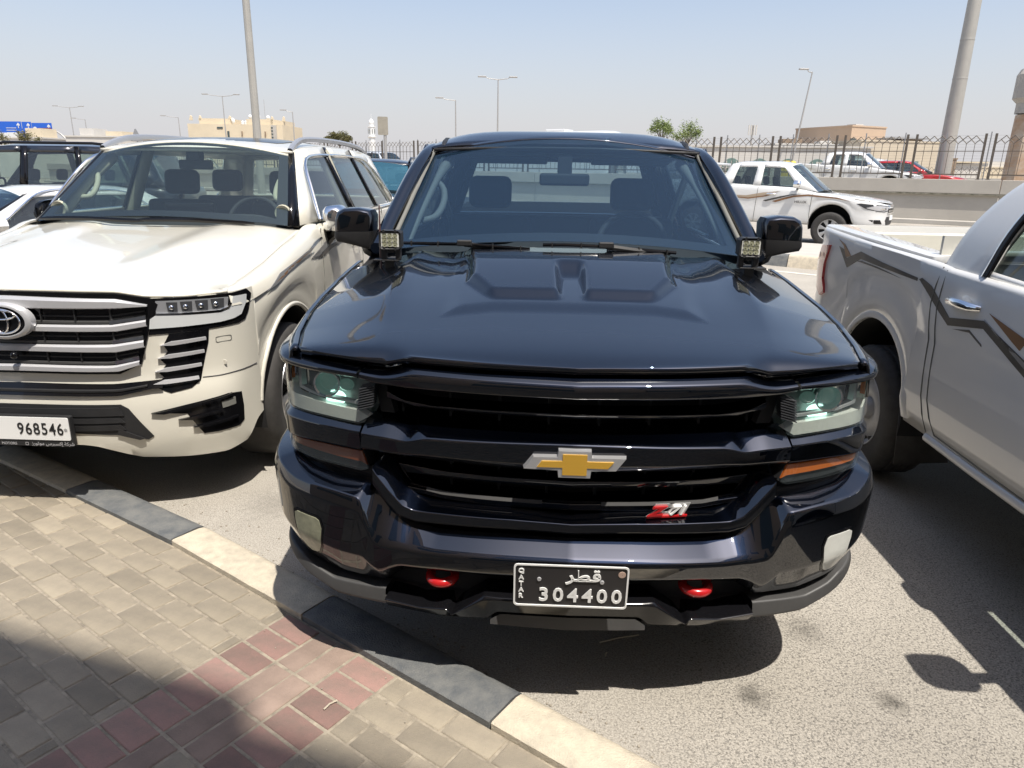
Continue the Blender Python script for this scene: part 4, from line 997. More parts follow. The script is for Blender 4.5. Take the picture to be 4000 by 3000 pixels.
# cabin
SC_ = [((.815, 1.44, 1.325), (.655, 2.02, 1.775)), ((.875, 1.50, 1.325), (.685, 2.06, 1.795)), ((.935, 1.72, 1.338), (.712, 2.15, 1.812)), ((.945, 2.62, 1.34), (.722, 2.62, 1.838)), ((.945, 2.76, 1.34), (.722, 2.72, 1.838)),
       ((.94, 3.52, 1.34), (.72, 3.40, 1.838)), ((.94, 3.60, 1.34), (.72, 3.46, 1.838)), ((.915, 4.36, 1.345), (.70, 4.10, 1.825)), ((.86, 4.80, 1.34), (.66, 4.50, 1.80))]
greenhouse(SV, SC_, ['black', 'pillar', 'glass', 'black', 'glass', 'black', 'glass', 'pillar'], PE, M['wsglass_clear'], M['sideglass'], M['sideglass'], v0=.04, v1=.86, ws_bulge=.10, frit=.045)
for sd in (1, -1):
    L_ = [(.948, 1.70, 1.350), (.85, 1.86, 1.56), (.775, 2.00, 1.71), (.752, 2.18, 1.762), (.748, 2.7, 1.782), (.748, 3.4, 1.782), (.752, 3.85, 1.765), (.79, 4.12, 1.66), (.90, 4.36, 1.42), (.935, 4.34, 1.362), (.952, 4.1, 1.352), (.957, 3, 1.352), (.954, 1.9, 1.352)]
    MB().tube([(sd * a, b, c) for a, b, c in spl2(L_ + L_[:1], 60)], .011, 6).build('window_trim', M['chrome'], SV, smooth=60)
    RL = [(.665, 2.02, 1.815), (.655, 2.15, 1.862), (.640, 2.4, 1.905), (.630, 3.2, 1.925), (.630, 3.9, 1.915), (.635, 4.25, 1.885), (.64, 4.4, 1.845)]
    rr = MB(); pts = spl2(RL, 30)
    rr.grid([[(sd * (a + dx), b, c + dz) for a, b, c in pts] for dx, dz in ((.020, -.04), (.022, -.016), (.012, -.004), (-.010, -.006), (-.016, -.018), (-.014, -.04))])
    rr.build('roof_rail', mat('rail_grey', (.40, .41, .43), .35, metal=.5) if sd > 0 else bpy.data.materials['rail_grey'], SV, smooth=40)
roof_cap(SV, 2.02, 4.55, [(1.9, .655), (2.05, .69), (2.2, .712), (2.7, .724), (3.9, .715), (4.6, .66)], [(1.9, 1.775), (2.05, 1.795), (2.2, 1.815), (2.7, 1.838), (3.9, 1.835), (4.6, 1.80)], .062, PE, bulge_f=.085, bulge_r=.05)
sr = [(-.52, 2.34), (-.50, 2.26), (-.3, 2.22), (.3, 2.22), (.50, 2.26), (.52, 2.34), (.52, 3.0), (-.52, 3.0)]
patch(sr, lambda a, b, off=0.0: (a, b, lin([(2.2, 1.815), (2.7, 1.838), (3.9, 1.835)], b) + .062 * (1 - (abs(a) / .715) ** 2.6) * sstep(-.1, .2, (b - 2.0) / 2.55) + off), .004, .006, du=.05, dv=.08).build('sunroof', M['gloss_black'], SV, smooth=40)
mirror_pair(SV, .962, 1.135, 1.74, 1.262, 1.445, M['chrome'], dy=.17, arm=.06, sides=(1,))
mirror_pair(SV, .955, 1.015, 1.84, 1.262, 1.445, M['gloss_black'], dy=.34, arm=.04, sides=(-1,))
for sd in (1, -1):
    MB().tube([(sd * .965, 1.78, 1.20), (sd * 1.0, 1.76, 1.235), (sd * 1.05, 1.74, 1.275)], [.035, .032, .04], 8).build('mirror_foot', M['gloss_black'], SV)
    fx = lambda y, z: (lin([(.45, .953), (.65, .975), (.9, .985), (9, .985)], y)) + .0045
    for sm in ([(1.60, 1.30), (1.585, 1.15), (1.58, .9), (1.54, .62), (1.52, .47)], [(2.68, 1.33), (2.68, 1.0), (2.66, .6), (2.64, .46)], [(3.50, 1.33), (3.52, 1.15), (3.48, 1.0), (3.36, .85)]):
        MB().tube([(sd * (fx(y, z) + (-.010 if z > 1.2 else 0)), y, z) for y, z in spl2(sm, 10)], .0035, 5).build('door_seam', M['trim_grey'], SV)
    def fst(a, b):
        base = lin(SHZ, min(a, 1.45)) + .03 * sstep(1.3, 1.6, a); xe = lin(SHE, a) + .007; xo = lin([(.30, .905), (.36, .94), (.5, .962), (.7, .980), (1.0, .985), (1.7, .985)], a)
        if a > 1.62: return fx(a, b) - .0045 - lin([(1.16, .0), (1.30, .016), (1.34, .034)], b)
        return xe + (xo - xe) * lin([(-.085, 1.0), (-.035, .85), (-.004, .5), (0, .06)], b - base)
    gsd = lambda a, b, off=0.0: (sd * (fst(a, b) + off), a, b)
    for out, m in (([(.60, 1.045), (.80, 1.115), (1.25, 1.185), (1.42, 1.20), (1.30, 1.165), (.95, 1.115), (.72, 1.065)], 'decal_grey'), ([(.72, 1.075), (.95, 1.130), (1.30, 1.180), (1.05, 1.130), (.82, 1.09)], 'decal_brown'), ([(1.34, 1.135), (1.65, 1.205), (2.6, 1.235), (2.6, 1.225), (1.75, 1.185), (1.5, 1.13)], 'decal_grey'), ([(1.48, 1.12), (1.75, 1.175), (2.55, 1.215), (2.5, 1.20), (1.8, 1.15), (1.60, 1.115)], 'decal_dark'), ([(3.8, 1.24), (4.3, 1.30), (4.45, 1.29), (4.2, 1.235)], 'decal_grey')):
        patch(out, gsd, .005, .003, du=.05, dv=.02).build('stripe_decal', M[m], SV, smooth=40)
    for yh in (2.36, 3.24):
        hb = MB().tube([(sd * .985, yh, 1.12), (sd * 1.022, yh + .04, 1.122), (sd * 1.024, yh + .16, 1.122), (sd * .985, yh + .21, 1.12)], [.012, .015, .015, .012], 8).build('door_handle', M['chrome'], SV, smooth=60)
    for yw in (.93, 3.78): wheel(SV, sd * .835, yw, .40, .275, .255, sd, 'spoke', 6)
# wipers, inside
for (x0, x1) in ((-.80, -.06), (-.10, .62)):
    MB().tube([(x, 1.335 + .10 * (x / .8) ** 2 - .0, 1.352 - .012 * (x / .8) ** 2 + .006 * math.sin(6 * (x - x0))) for x in linspace(x0, x1, 12)], [.006] + [.014] * 10 + [.006], 6).build('wiper', M['gloss_black'], SV, smooth=50)
rows = []
for y_, z_ in ((1.40, 1.29), (1.6, 1.33), (1.8, 1.335), (1.92, 1.29), (1.96, 1.0)): rows.append([(x, y_, z_ + .035 * math.exp(-((x - .38) / .2) ** 4) * sstep(1.5, 1.8, y_)) for x in linspace(-.84, .84, 31)])
MB().grid(rows).build('dashboard', M['trim_dark'], SV, smooth=50)
MB().box((0.0, 1.83, 1.385), (.34, .02, .10)).build('dash_screen', M['gloss_black'], SV, smooth=0, bevel=.008)
steering_wheel(SV, (.38, 2.0, 1.30), .185)
for sd in (1, -1):
    seat(SV, sd * .42, 2.50, .85, M['trim_dark'], .52, 1.50); seat(SV, sd * .42, 3.35, .85, M['trim_dark'], .52, 1.50)
    P = [(sd * .775, 1.60, 1.345), (sd * .73, 1.76, 1.49), (sd * .675, 1.95, 1.65), (sd * .635, 2.09, 1.735)]
    MB().tube(spl2(P, 14), [.035, .04, .045, .045] + [.045] * 8 + [.04, .035], 8).build('pillar_trim', M['trim_cream'], SV, smooth=60)
    MB().tube([(sd * .90, 2.68, 1.30), (sd * .70, 2.68, 1.80)], .05, 8).build('pillar_trim', M['trim_cream'], SV, smooth=60)
    G_ = [(sd * .69, 1.92, 1.625), (sd * .645, 1.88, 1.61), (sd * .625, 1.82, 1.54), (sd * .64, 1.76, 1.475), (sd * .71, 1.74, 1.465)]
    MB().tube(spl2(G_, 14), .018, 8).build('grab_handle', M['trim_cream'], SV, smooth=60)
    MB().lathe([(.055, 0), (.05, -.02), (.02, -.006), (.001, .0)], (sd * .745, 1.575, 1.395), 'Y', 16).build('tweeter', M['trim_cream'], SV)
MB().box((0, 2.9, 1.80), (1.25, 1.5, .02)).box((0, 2.9, .95), (1.7, 3.0, .02)).build('cabin_lining', M['trim_cream'], SV, smooth=0)
MB().box((0, 2.0, 1.69), (.24, .03, .065)).box((0, 2.0, 1.75), (.10, .08, .06)).build('rear_view_mirror', M['trim_dark'], SV, smooth=30, bevel=.012)
# ------------------------------------------------------------------ other vehicles, one builder
def car(root, k):
    """k: dictionary of dimensions; nose at y = 0, tail at y = L"""
    hw, L = k['W'] / 2, k['L']; paint = M[k['paint']]; near = k.get('near', False)
    front = k['front']; PF = Plan(front + [(hw, front[-1][1] + .5)])
    yA = front[-1][1]; rear = k['rear']; wr, ar = k['wr'], k['ar']
    wh = [(k['wf'], k.get('zc', wr * 1.12), ar), (k['wb'], k.get('zc', wr * 1.12), ar)]
    sill = k['sill']; az = arch_fn(wh, sill)
    ys = side_ys(yA + .02, rear[0][1] - .02, wh, .10 if near else .16)
    hp = hplan(front, rear, ys, 16, 12)
    sh = k['shoulder']                                                     # y -> z of the shoulder line
    nose = k.get('nose_z', sill + .12)
    zb = lambda x, y: max(az(y), lin(k['bottom'], y)) if 'bottom' in k else az(y)
    def tr(t): return lambda x, y: zb(x, y) + (smo(sh, y) - zb(x, y)) * t
    prof = k['prof']
    shell(hp, [(tr(t), (lambda d: (lambda x, y: d if not callable(d) else d(y)))(d)) for t, d in prof]).build('body', paint, root, smooth=40, solid=.012)
    arch_liner(root, wh, hw - .02)
    MB().grid([[(x, y, sill + .02) for x in (-hw + .1, hw - .1)] for y in (.25, L - .3)]).build('underbody', M['dark'], root)
    # hood
    hz = k['hood_c']; yc = k['cowl']; ins = prof[0][1] if not callable(prof[0][1]) else .03
    rows = []
    for v in [0, .01, .03, .06] + linspace(.1, 1, 22 if near else 12):
        row = []
        for u in linspace(-1, 1, 33 if near else 21):
            x0 = u * (hw - .005); y0 = PF.at(u * (front[-1][0] if False else hw * .93))[1] + ins * .6
            y1 = yc[0] + (yc[1] - yc[0]) * u * u
            y = y0 + (y1 - y0) * v
            hwy = hw - ins if y > yA else lin([(p[1], p[0]) for p in front], y) - ins * .6
            x = u * hwy; ze = smo(sh, y); zc_ = smo(hz, y)
            z = ze + (max(zc_, ze) - ze) * (1 - abs(u) ** k.get('hood_e', 3.0))
            row.append((x, y, z))
        rows.append(row)
    MB().grid(rows).build('hood', paint, root, smooth=50, solid=.01)
    # deck or bed
    if 'deck' in k:
        rows = []
        y0, y1 = k['deck'][0][0], k['deck'][-1][0]
        for y in linspace(y0, y1, 9):
            w = lin([(p[1], p[0]) for p in rear], y) - .02 if y > rear[0][1] else hw - .03
            rows.append([(u * w, y, smo(sh, y) + (smo(k['deck'], y) - smo(sh, y)) * (1 - abs(u) ** 3)) for u in linspace(-1, 1, 13)])
        MB().grid(rows).build('tail_deck', paint, root, smooth=50, solid=.01)
    if 'bed' in k:
        y0, y1, zf, wi = k['bed']; bm_ = M[k.get('bed_mat', k['paint'])]
        q = MB(); c = rrect(2 * wi, y1 - y0, .05, 4, 0, (y0 + y1) / 2)
        oc = rrect(2 * (hw - .045), (y1 - y0) + 2 * (hw - .045 - wi) * .55, .06, 4, 0, (y0 + y1) / 2)
        zt = lambda y: smo(sh, y)
        q.grid([[(a, b, zt(b) - .02) for a, b in oc], [(a, b, zt(b) + .006) for a, b in oc], [(a * .985, b, zt(b) + .014) for a, b in oc], [(a * 1.015, b, zt(b) + .014) for a, b in c], [(a, b, zt(b) + .004) for a, b in c], [(a, b, zt(b) - .05) for a, b in c]], closed=True)
        q.build('bed_rail', M[k['paint']], root, smooth=45)
        q = MB().grid([[(a, b, zt(b) - .05) for a, b in c], [(a * 1.03, b, zt(b) - .055) for a, b in c], [(a * 1.03, b, zf) for a, b in c]], closed=True); q.poly([(a * 1.03, b, zf) for a, b in c])
        bed = q.build('cargo_bed', bm_, root, smooth=40)
        # tailgate inside: two swages and a ribbed panel
        tz = zt(y1)
        gt = MB()
        def swage(z0, z1, d): gt.grid([[(x, y1 - .0, z0) for x in (-wi, wi)], [(x, y1 - d, z0 + .012) for x in (-wi, wi)], [(x, y1 - d, z1 - .012) for x in (-wi, wi)], [(x, y1, z1) for x in (-wi, wi)]])
        swage(tz - .15, tz - .03, .035); swage(tz - .28, tz - .17, .03)
        gt.build('tailgate_panel', bm_, root, smooth=25)
        for i in range(9):
            x = -.60 + .15 * i
            MB().prism(rrect(.085, .19, .04, 4, x, tz - .42), y1 - .018, y1).build('tailgate_rib', bm_, root, smooth=30, bevel=.006)
        MB().box((0, y0 - .02, zf + .3), (2 * hw - .2, .02, .5)).build('bed_front_panel', bm_, root)
    # cabin
    greenhouse(root, k['cols'], k['segs'], paint, M[k.get('wsm', 'wsglass_clear')], M[k.get('sgm', 'sideglass')], M[k['rgm']] if k.get('rgm') else M['sideglass'], v0=k.get('v0', .03), v1=k.get('v1', .87), ws_bulge=.08)
    rf = k['roof']
    roof_cap(root, rf['yf'], rf['yr'], rf['xe'], rf['ze'], rf['crown'], paint, bulge_f=.07, bulge_r=.03, ny=14, nx=15)
    ct = k['cols']; im = M[k.get('inside', 'trim_dark')]
    bz = ct[1][0][2]
    for y in k['seats']:
        for sd in (1, -1): seat(root, sd * hw * .45, y, sill + .3, M['seat_dark'], .50, bz + .14)
    MB().box((0, k['seats'][0] - .75, bz - .06), (2 * hw - .3, .45, .14)).build('dashboard', im, root, bevel=.04, smooth=30)
    steering_wheel(root, (hw * .43, k['seats'][0] - .48, bz - .02), .18)
    MB().box((0, (ct[1][0][1] + ct[-1][0][1]) / 2, sill + .16), (2 * hw - .25, ct[-1][0][1] - ct[1][0][1], .02)).box((0, (rf['yf'] + rf['yr']) / 2 + .1, rf['ze'][1][1] - .02), (rf['xe'][1][1] * 1.7, (rf['yr'] - rf['yf']) * .75, .015)).build('cabin_lining', im, root)
    # lamps, grille, bumper details on the nose
    zs = lambda a: smo(sh, PF.at(a)[1])
    def fn(a, b, off=0.0):
        t = (b - zb(0, PF.at(a)[1])) / max(zs(abs(a)) - zb(0, 0), .01)
        d = lin([(t_, d_) for t_, d_ in sorted((t_, (d_ if not callable(d_) else d_(0))) for t_, d_ in prof)], t)
        x, y = PF.at(a, -d + off); return (x, y, b)
    for nm, out, off, th, m in k.get('nose', []):
        if out[0][0] < 0: patch(out, fn, off, th, du=.05, dv=.06).build(nm, M[m], root, smooth=30)
        else:
            for sd in (1, -1): patch(out, lambda a, b, o=0.0: (sd * fn(a, b, o)[0], fn(a, b, o)[1], fn(a, b, o)[2]), off, th, du=.05, dv=.05).build(nm, M[m], root, smooth=30)
    # side details
    def fside(a, b, off=0.0):
        z0 = az(a); t = (b - z0) / max(smo(sh, a) - z0, .01)
        d = lin([(t_, d_) for t_, d_ in sorted((t_, (d_ if not callable(d_) else d_(a))) for t_, d_ in prof)], t)
        X = lin([(yA, hw), (rear[0][1], rear[0][0])] + [(p[1] + 1e-4, p[0]) for p in rear[1:]], a)
        return (X - d + off, a, b)
    k['fside'] = fside
    for nm, out, off, th, m, lb in k.get('side', []):
        for sd in (1, -1): patch(out, lambda a, b, o=0.0: (sd * fside(a, b, o)[0], a, b), off, th, du=.06 if near else .15, dv=.06).build(nm, M[m], root, smooth=30)
    for line in k.get('seams', []):
        mb = MB().tube([fside(y, z, .0005) for y, z in spl2(line, 10)], .004 if near else .006, 5); mb.pair('door_seam', M['trim_grey'] if k['paint'] in ('white', 'silver_paint') else M['dark'], root)
    for y, z in k.get('handles', []):
        x = fside(y, z)[0]
        MB().tube([(x - .005, y, z), (x + .03, y - .04, z + .002), (x + .034, y - .13, z + .002), (x + .026, y - .19, z), (x - .005, y - .22, z - .002)], [.014, .021, .022, .020, .014], 10).pair('door_handle', M['chrome' if k.get('chrome') else k['paint']], root, smooth=60)
        if near:
            MB().lathe([(.055, -.004), (.05, .001), (.03, .002), (.001, .0025)], (x - .001, y - .11, z - .012), 'X', 24).pair('handle_cup', paint, root, smooth=50)
    if 'mirror' in k:
        xi, xo, y, z0, z1 = k['mirror']; mirror_pair(root, xi, xo, y, z0, z1, M['chrome' if k.get('chrome') else k['paint']], dy=.15, arm=.08)
    for y in (k['wf'], k['wb']):
        for sd in (1, -1): wheel(root, sd * (hw - k.get('wi', .13)), y, wr, k.get('ww', .24), k.get('rim', .23), sd, k.get('wstyle', 'spoke'), k.get('spokes', 6), tread=near and y == k['wb'] and sd < 0, zc=wr, rim_mat=M[k.get('rimm', 'alloy')])
    if k.get('flare'): arch_lip(root, [(a, b, c + .004) for a, b, c in wh], lambda y, z: fside(min(max(y, yA), rear[0][1]), z)[0], paint, r=.022, off=.006, zmin=sill + .03)
    return root

HIL = dict(W=1.855, L=5.33, paint='white', front=[(0, 0), (.4, .025), (.65, .10), (.80, .21), (.88, .36), (.915, .52), (.9275, .66)], rear=[(.9275, 5.02), (.915, 5.14), (.88, 5.23), (.78, 5.27), (.4, 5.29), (0, 5.29)],
    wr=.375, ar=.445, wf=1.09, wb=4.18, zc=.47, sill=.46, ww=.245, wi=.14, rim=.222,
    bottom=[(0, .42), (.4, .40), (.62, .44), (.75, .46), (4.8, .46), (5.0, .52), (5.33, .55)],
    shoulder=[(0, .93), (.10, .965), (.35, 1.01), (.8, 1.07), (1.3, 1.13), (1.7, 1.20), (2.2, 1.245), (3.55, 1.285), (3.62, 1.295), (4.4, 1.32), (4.9, 1.345), (5.1, 1.355), (5.33, 1.35)],
    prof=[(1, lambda y: lin([(0, .06), (.6, .05), (1.7, .035), (3.6, .02), (5, .012)], y)), (.97, lambda y: lin([(0, .03), (1.7, .02), (3.6, .004)], y)), (.88, .004), (.74, .0), (.62, .006), (.56, .012), (.40, .004), (.22, .002), (.10, .010), (0, .028)],
    hood_c=[(0, .95), (.15, 1.00), (.5, 1.06), (1.0, 1.12), (1.4, 1.165)], cowl=(1.25, 1.42),
    cols=[((.80, 1.42, 1.165), (.62, 2.10, 1.72)), ((.85, 1.52, 1.185), (.66, 2.16, 1.735)), ((.895, 1.80, 1.215), (.69, 2.28, 1.755)), ((.90, 2.66, 1.25), (.705, 2.66, 1.765)), ((.90, 2.84, 1.255), (.705, 2.80, 1.765)), ((.895, 3.33, 1.28), (.70, 3.22, 1.757)), ((.86, 3.66, 1.30), (.67, 3.40, 1.745))],
    segs=['paint', 'paint', 'glass', 'paint', 'glass', 'paint'], roof=dict(yf=2.10, yr=3.42, xe=[(2.0, .62), (2.16, .66), (2.4, .70), (3.2, .702), (3.45, .66)], ze=[(2.0, 1.72), (2.16, 1.735), (2.4, 1.762), (3.2, 1.76), (3.45, 1.742)], crown=.055),
    seats=[2.55, 3.22], bed=(3.84, 5.17, .86, .745), bed_mat='cream_white', v0=.05, v1=.84, chrome=True, mirror=(.95, 1.14, 1.82, 1.235, 1.40), flare=False,
    handles=[(2.50, 1.10), (3.47, 1.145)], wstyle='cover', spokes=7, rimm='steel',
    seams=[[(1.50, 1.17), (1.52, 1.0), (1.53, .62), (1.52, .48)], [(2.70, 1.25), (2.72, .9), (2.74, .47)], [(3.56, 1.27), (3.575, 1.1), (3.55, .9), (3.50, .62), (3.42, .49)], [(3.60, 1.28), (3.635, 1.12), (3.60, .85), (3.56, .62), (3.50, .48)], [(3.42, .49), (2.8, .475), (1.55, .475)]],
    nose=[('grille', [(-.40, .74), (.40, .74), (.44, .80), (.42, .93), (.36, .945), (-.36, .945), (-.42, .93), (-.44, .80)], .004, .015, 'gloss_black'),
          ('grille_bar', [(-.40, .915), (.40, .915), (.41, .895), (-.41, .895)], .018, .02, 'chrome'), ('grille_bar', [(-.42, .865), (.42, .865), (.43, .845), (-.43, .845)], .018, .02, 'chrome'), ('grille_bar', [(-.43, .815), (.43, .815), (.43, .795), (-.43, .795)], .018, .02, 'chrome'), ('grille_bar', [(-.42, .765), (.42, .765), (.40, .745), (-.40, .745)], .018, .02, 'chrome'),
          ('headlight', [(.445, .80), (.60, .78), (.80, .80), (.96, .86), (1.12, .945), (1.04, .955), (.80, .935), (.43, .905)], .004, .014, 'trim_dark'), ('lamp_lens', [(.47, .815), (.62, .795), (.80, .815), (.92, .865), (.80, .915), (.46, .893)], .008, .012, 'satin'), ('lamp_lens', [(.55, .83), (.66, .82), (.74, .84), (.72, .88), (.58, .88)], .012, .012, 'chrome'),
          ('lower_grille', [(-.42, .50), (.42, .50), (.52, .60), (.46, .68), (-.46, .68), (-.52, .60)], .004, .012, 'plastic'), ('fog_lamp', [(.62, .53), (.80, .54), (.86, .62), (.70, .62)], .004, .012, 'gloss_black'), ('number_plate', [(-.23, .60), (.23, .60), (.23, .70), (-.23, .70)], .014, .01, 'plate_white')])
ST2 = [[(3.76, 1.205), (3.66, 1.180), (3.455, 1.064), (3.20, 1.102), (2.89, 1.000), (2.40, .80), (2.40, .70), (2.88, .935), (3.19, 1.068), (3.46, 1.026), (3.65, 1.125), (3.785, 1.195)],
       [(4.83, 1.255), (4.74, 1.245), (4.69, 1.195), (4.50, 1.256), (4.20, 1.228), (3.80, 1.200), (3.80, 1.184), (4.20, 1.200), (4.48, 1.214), (4.66, 1.140)],
       [(4.55, 1.195), (4.46, 1.205), (4.24, 1.195), (3.97, 1.172), (4.24, 1.186), (4.45, 1.194)], [(3.42, 1.018), (3.29, 1.042), (3.19, 1.0), (3.185, .99), (3.285, 1.030)]]
ST3 = [[(3.20, 1.107), (2.91, 1.0), (2.45, .83), (2.45, .80), (2.91, .978)]]
ST4 = [[(3.175, 1.138), (2.92, 1.085), (2.6, 1.0), (2.92, 1.06), (2.94, 1.035)], [(4.85, 1.30), (4.76, 1.265), (4.70, 1.20), (4.63, 1.215), (4.74, 1.275)]]

# parked white pickup, right of the black one
HP = dict(HIL); HP['near'] = True; HP['wstyle'] = 'steel'; HP['chrome'] = True
HP['side'] = [('stripe_decal', s, .0022, .002, 'decal_dark', 0) for s in ST2] + [('stripe_decal', s, .0022, .002, 'decal_grey', 0) for s in ST3] + [('stripe_decal', s, .0026, .002, 'decal_brown', 0) for s in ST4] + \
    [('tail_light', [(4.955, 1.25), (5.10, 1.235), (5.17, 1.10), (5.16, .95), (5.02, .905), (4.965, .93), (5.01, 1.02), (5.0, 1.12)], .016, .03, 'red_lens', 0)]
c_, s_ = math.cos(R(-2.762)), math.sin(R(-2.762))
PW = empty('parked_pickup', (3.049 + s_ * 5.33, 5.022 - c_ * 5.33, 0), R(-2.762), 'white pickup with zigzag side stripes and open cargo bed, parked right of the black pickup', 'pickup truck', None)
car(PW, HP)
for sd in (1, -1):
    we = spl2([(.897, 3.30, 1.275), (.838, 3.285, 1.46), (.770, 3.235, 1.62), (.712, 3.16, 1.735), (.690, 3.10, 1.765)], 16)
    re_ = spl2([(.885, 3.665, 1.285), (.842, 3.615, 1.45), (.775, 3.53, 1.60), (.712, 3.42, 1.705), (.665, 3.27, 1.775)], 16)
    MB().grid([[(sd * (x + dx), y + dy, z) for x, y, z in rw] for rw, dx, dy in ((we, -.02, -.004), (we, .004, 0), (re_, .008, -.07), (re_, .004, -.02), (re_, -.014, .008), (re_, -.05, .026), (re_, -.14, .038))]).build('rear_pillar', M['white'], PW, smooth=70)
    MB().tube([(sd * (x + .006), y - .012, z) for x, y, z in we[:-2]], .012, 8).build('window_trim', M['gloss_black'], PW, smooth=60)
    MB().tube([(sd * (x + .010), y + .010, z) for x, y, z in we[:-2]], .006, 6).build('window_trim', M['chrome'], PW, smooth=60)
    MB().tube([(sd * .890, 3.50, .452), (sd * .893, 3.1, .446), (sd * .893, 1.6, .444)], .026, 10).build('side_sill', M['white'], PW, smooth=60)
    MB().grid([[(sd * .62, 3.78, .52), (sd * .90, 3.78, .50)], [(sd * .62, 3.74, .22), (sd * .90, 3.74, .20)]]).build('mud_flap', M['rubber'], PW, solid=.01)
    fl = HP['fside']; pts = []
    for i in range(29):
        a = math.pi * (i / 28.0 * 1.06 - .03); y, z = 4.18 - .462 * math.cos(a), .47 + .462 * math.sin(a)
        if z > .47: pts.append((fl(y, z)[0], y, z))
    mb = MB().grid([[(sd * (x + dx), 4.18 + (y - 4.18) * q, .47 + (z - .47) * q) for x, y, z in pts] for dx, q in ((-.01, .95), (.010, .955), (.013, 1.0), (.008, 1.04), (-.002, 1.075))])
    mb.build('arch_flare', M['white'], PW, smooth=60)

# white pickup on the road
HR = dict(HIL)
def road_pose(px, py, z, yaw): return (px, py, z), R(yaw)
HR['side'] = [('stripe_decal', [(3.50, 1.06), (2.95, 1.05), (2.60, 1.12), (2.20, 1.165), (2.45, 1.09), (2.85, 1.00), (3.50, 1.03)], .004, .003, 'decal_tan', 0), ('stripe_decal', [(3.5, 1.035), (2.9, 1.00), (2.55, 1.06), (2.25, 1.13), (2.5, 1.04), (2.9, .975), (3.5, 1.02)], .006, .003, 'decal_brown', 0),
    ('stripe_decal', [(2.36, .94), (2.12, 1.02), (1.9, 1.08), (1.6, 1.11), (1.0, 1.06), (.72, .99), (1.0, 1.035), (1.6, 1.075), (1.9, 1.04), (2.1, .98), (2.28, .92)], .005, .003, 'decal_brown', 0), ('stripe_decal', [(2.56, .95), (2.2, 1.05), (1.95, 1.10), (1.75, 1.12), (2.0, 1.07), (2.2, 1.01), (2.5, .93)], .006, .003, 'decal_dark', 0)]
EXr = Vector((.556, .83, 0)); EYr = Vector((-.83, .556, 0))
o_r = Vector((6.94, 15.70, .2)) + EXr * .82 - EYr * 1.09
RP = empty('road_pickup', o_r, R(56.2), 'white double cab pickup with brown side stripes driving right along the road', 'pickup truck', None)
car(RP, HR)
tx = text_mb('HILUX', .075, .004, sx=1.2, bold=.001)
on_surface(tx, lambda p: (-(HR['fside'](1.72, .95)[0] + .006) - 0 * p[0], 1.74 - p[0], .945 + p[2] + .0)).build('side_lettering', M['decal_dark'], RP, smooth=0)
MB().tube([(-.62, 3.86, 1.32), (-.60, 3.88, 1.74), (.60, 3.88, 1.74), (.62, 3.86, 1.32)], .035, 8).build('roll_bar', M['white'], RP, smooth=60)
# white pickup up on the flyover, plain
NW = lambda n, s: Vector((n * .556 + s * .83, n * .83 - s * .556, 0))   # n: distance from here across the roads, s: along them
HF = dict(HIL); HF['side'] = []; HF['flare'] = False
FZ = .86
FP = empty('flyover_pickup', NW(32.2, -2.53) + Vector((0, 0, FZ)), R(56.2), 'plain white double cab pickup on the raised road, behind the fence', 'pickup truck', None)
car(FP, HF)

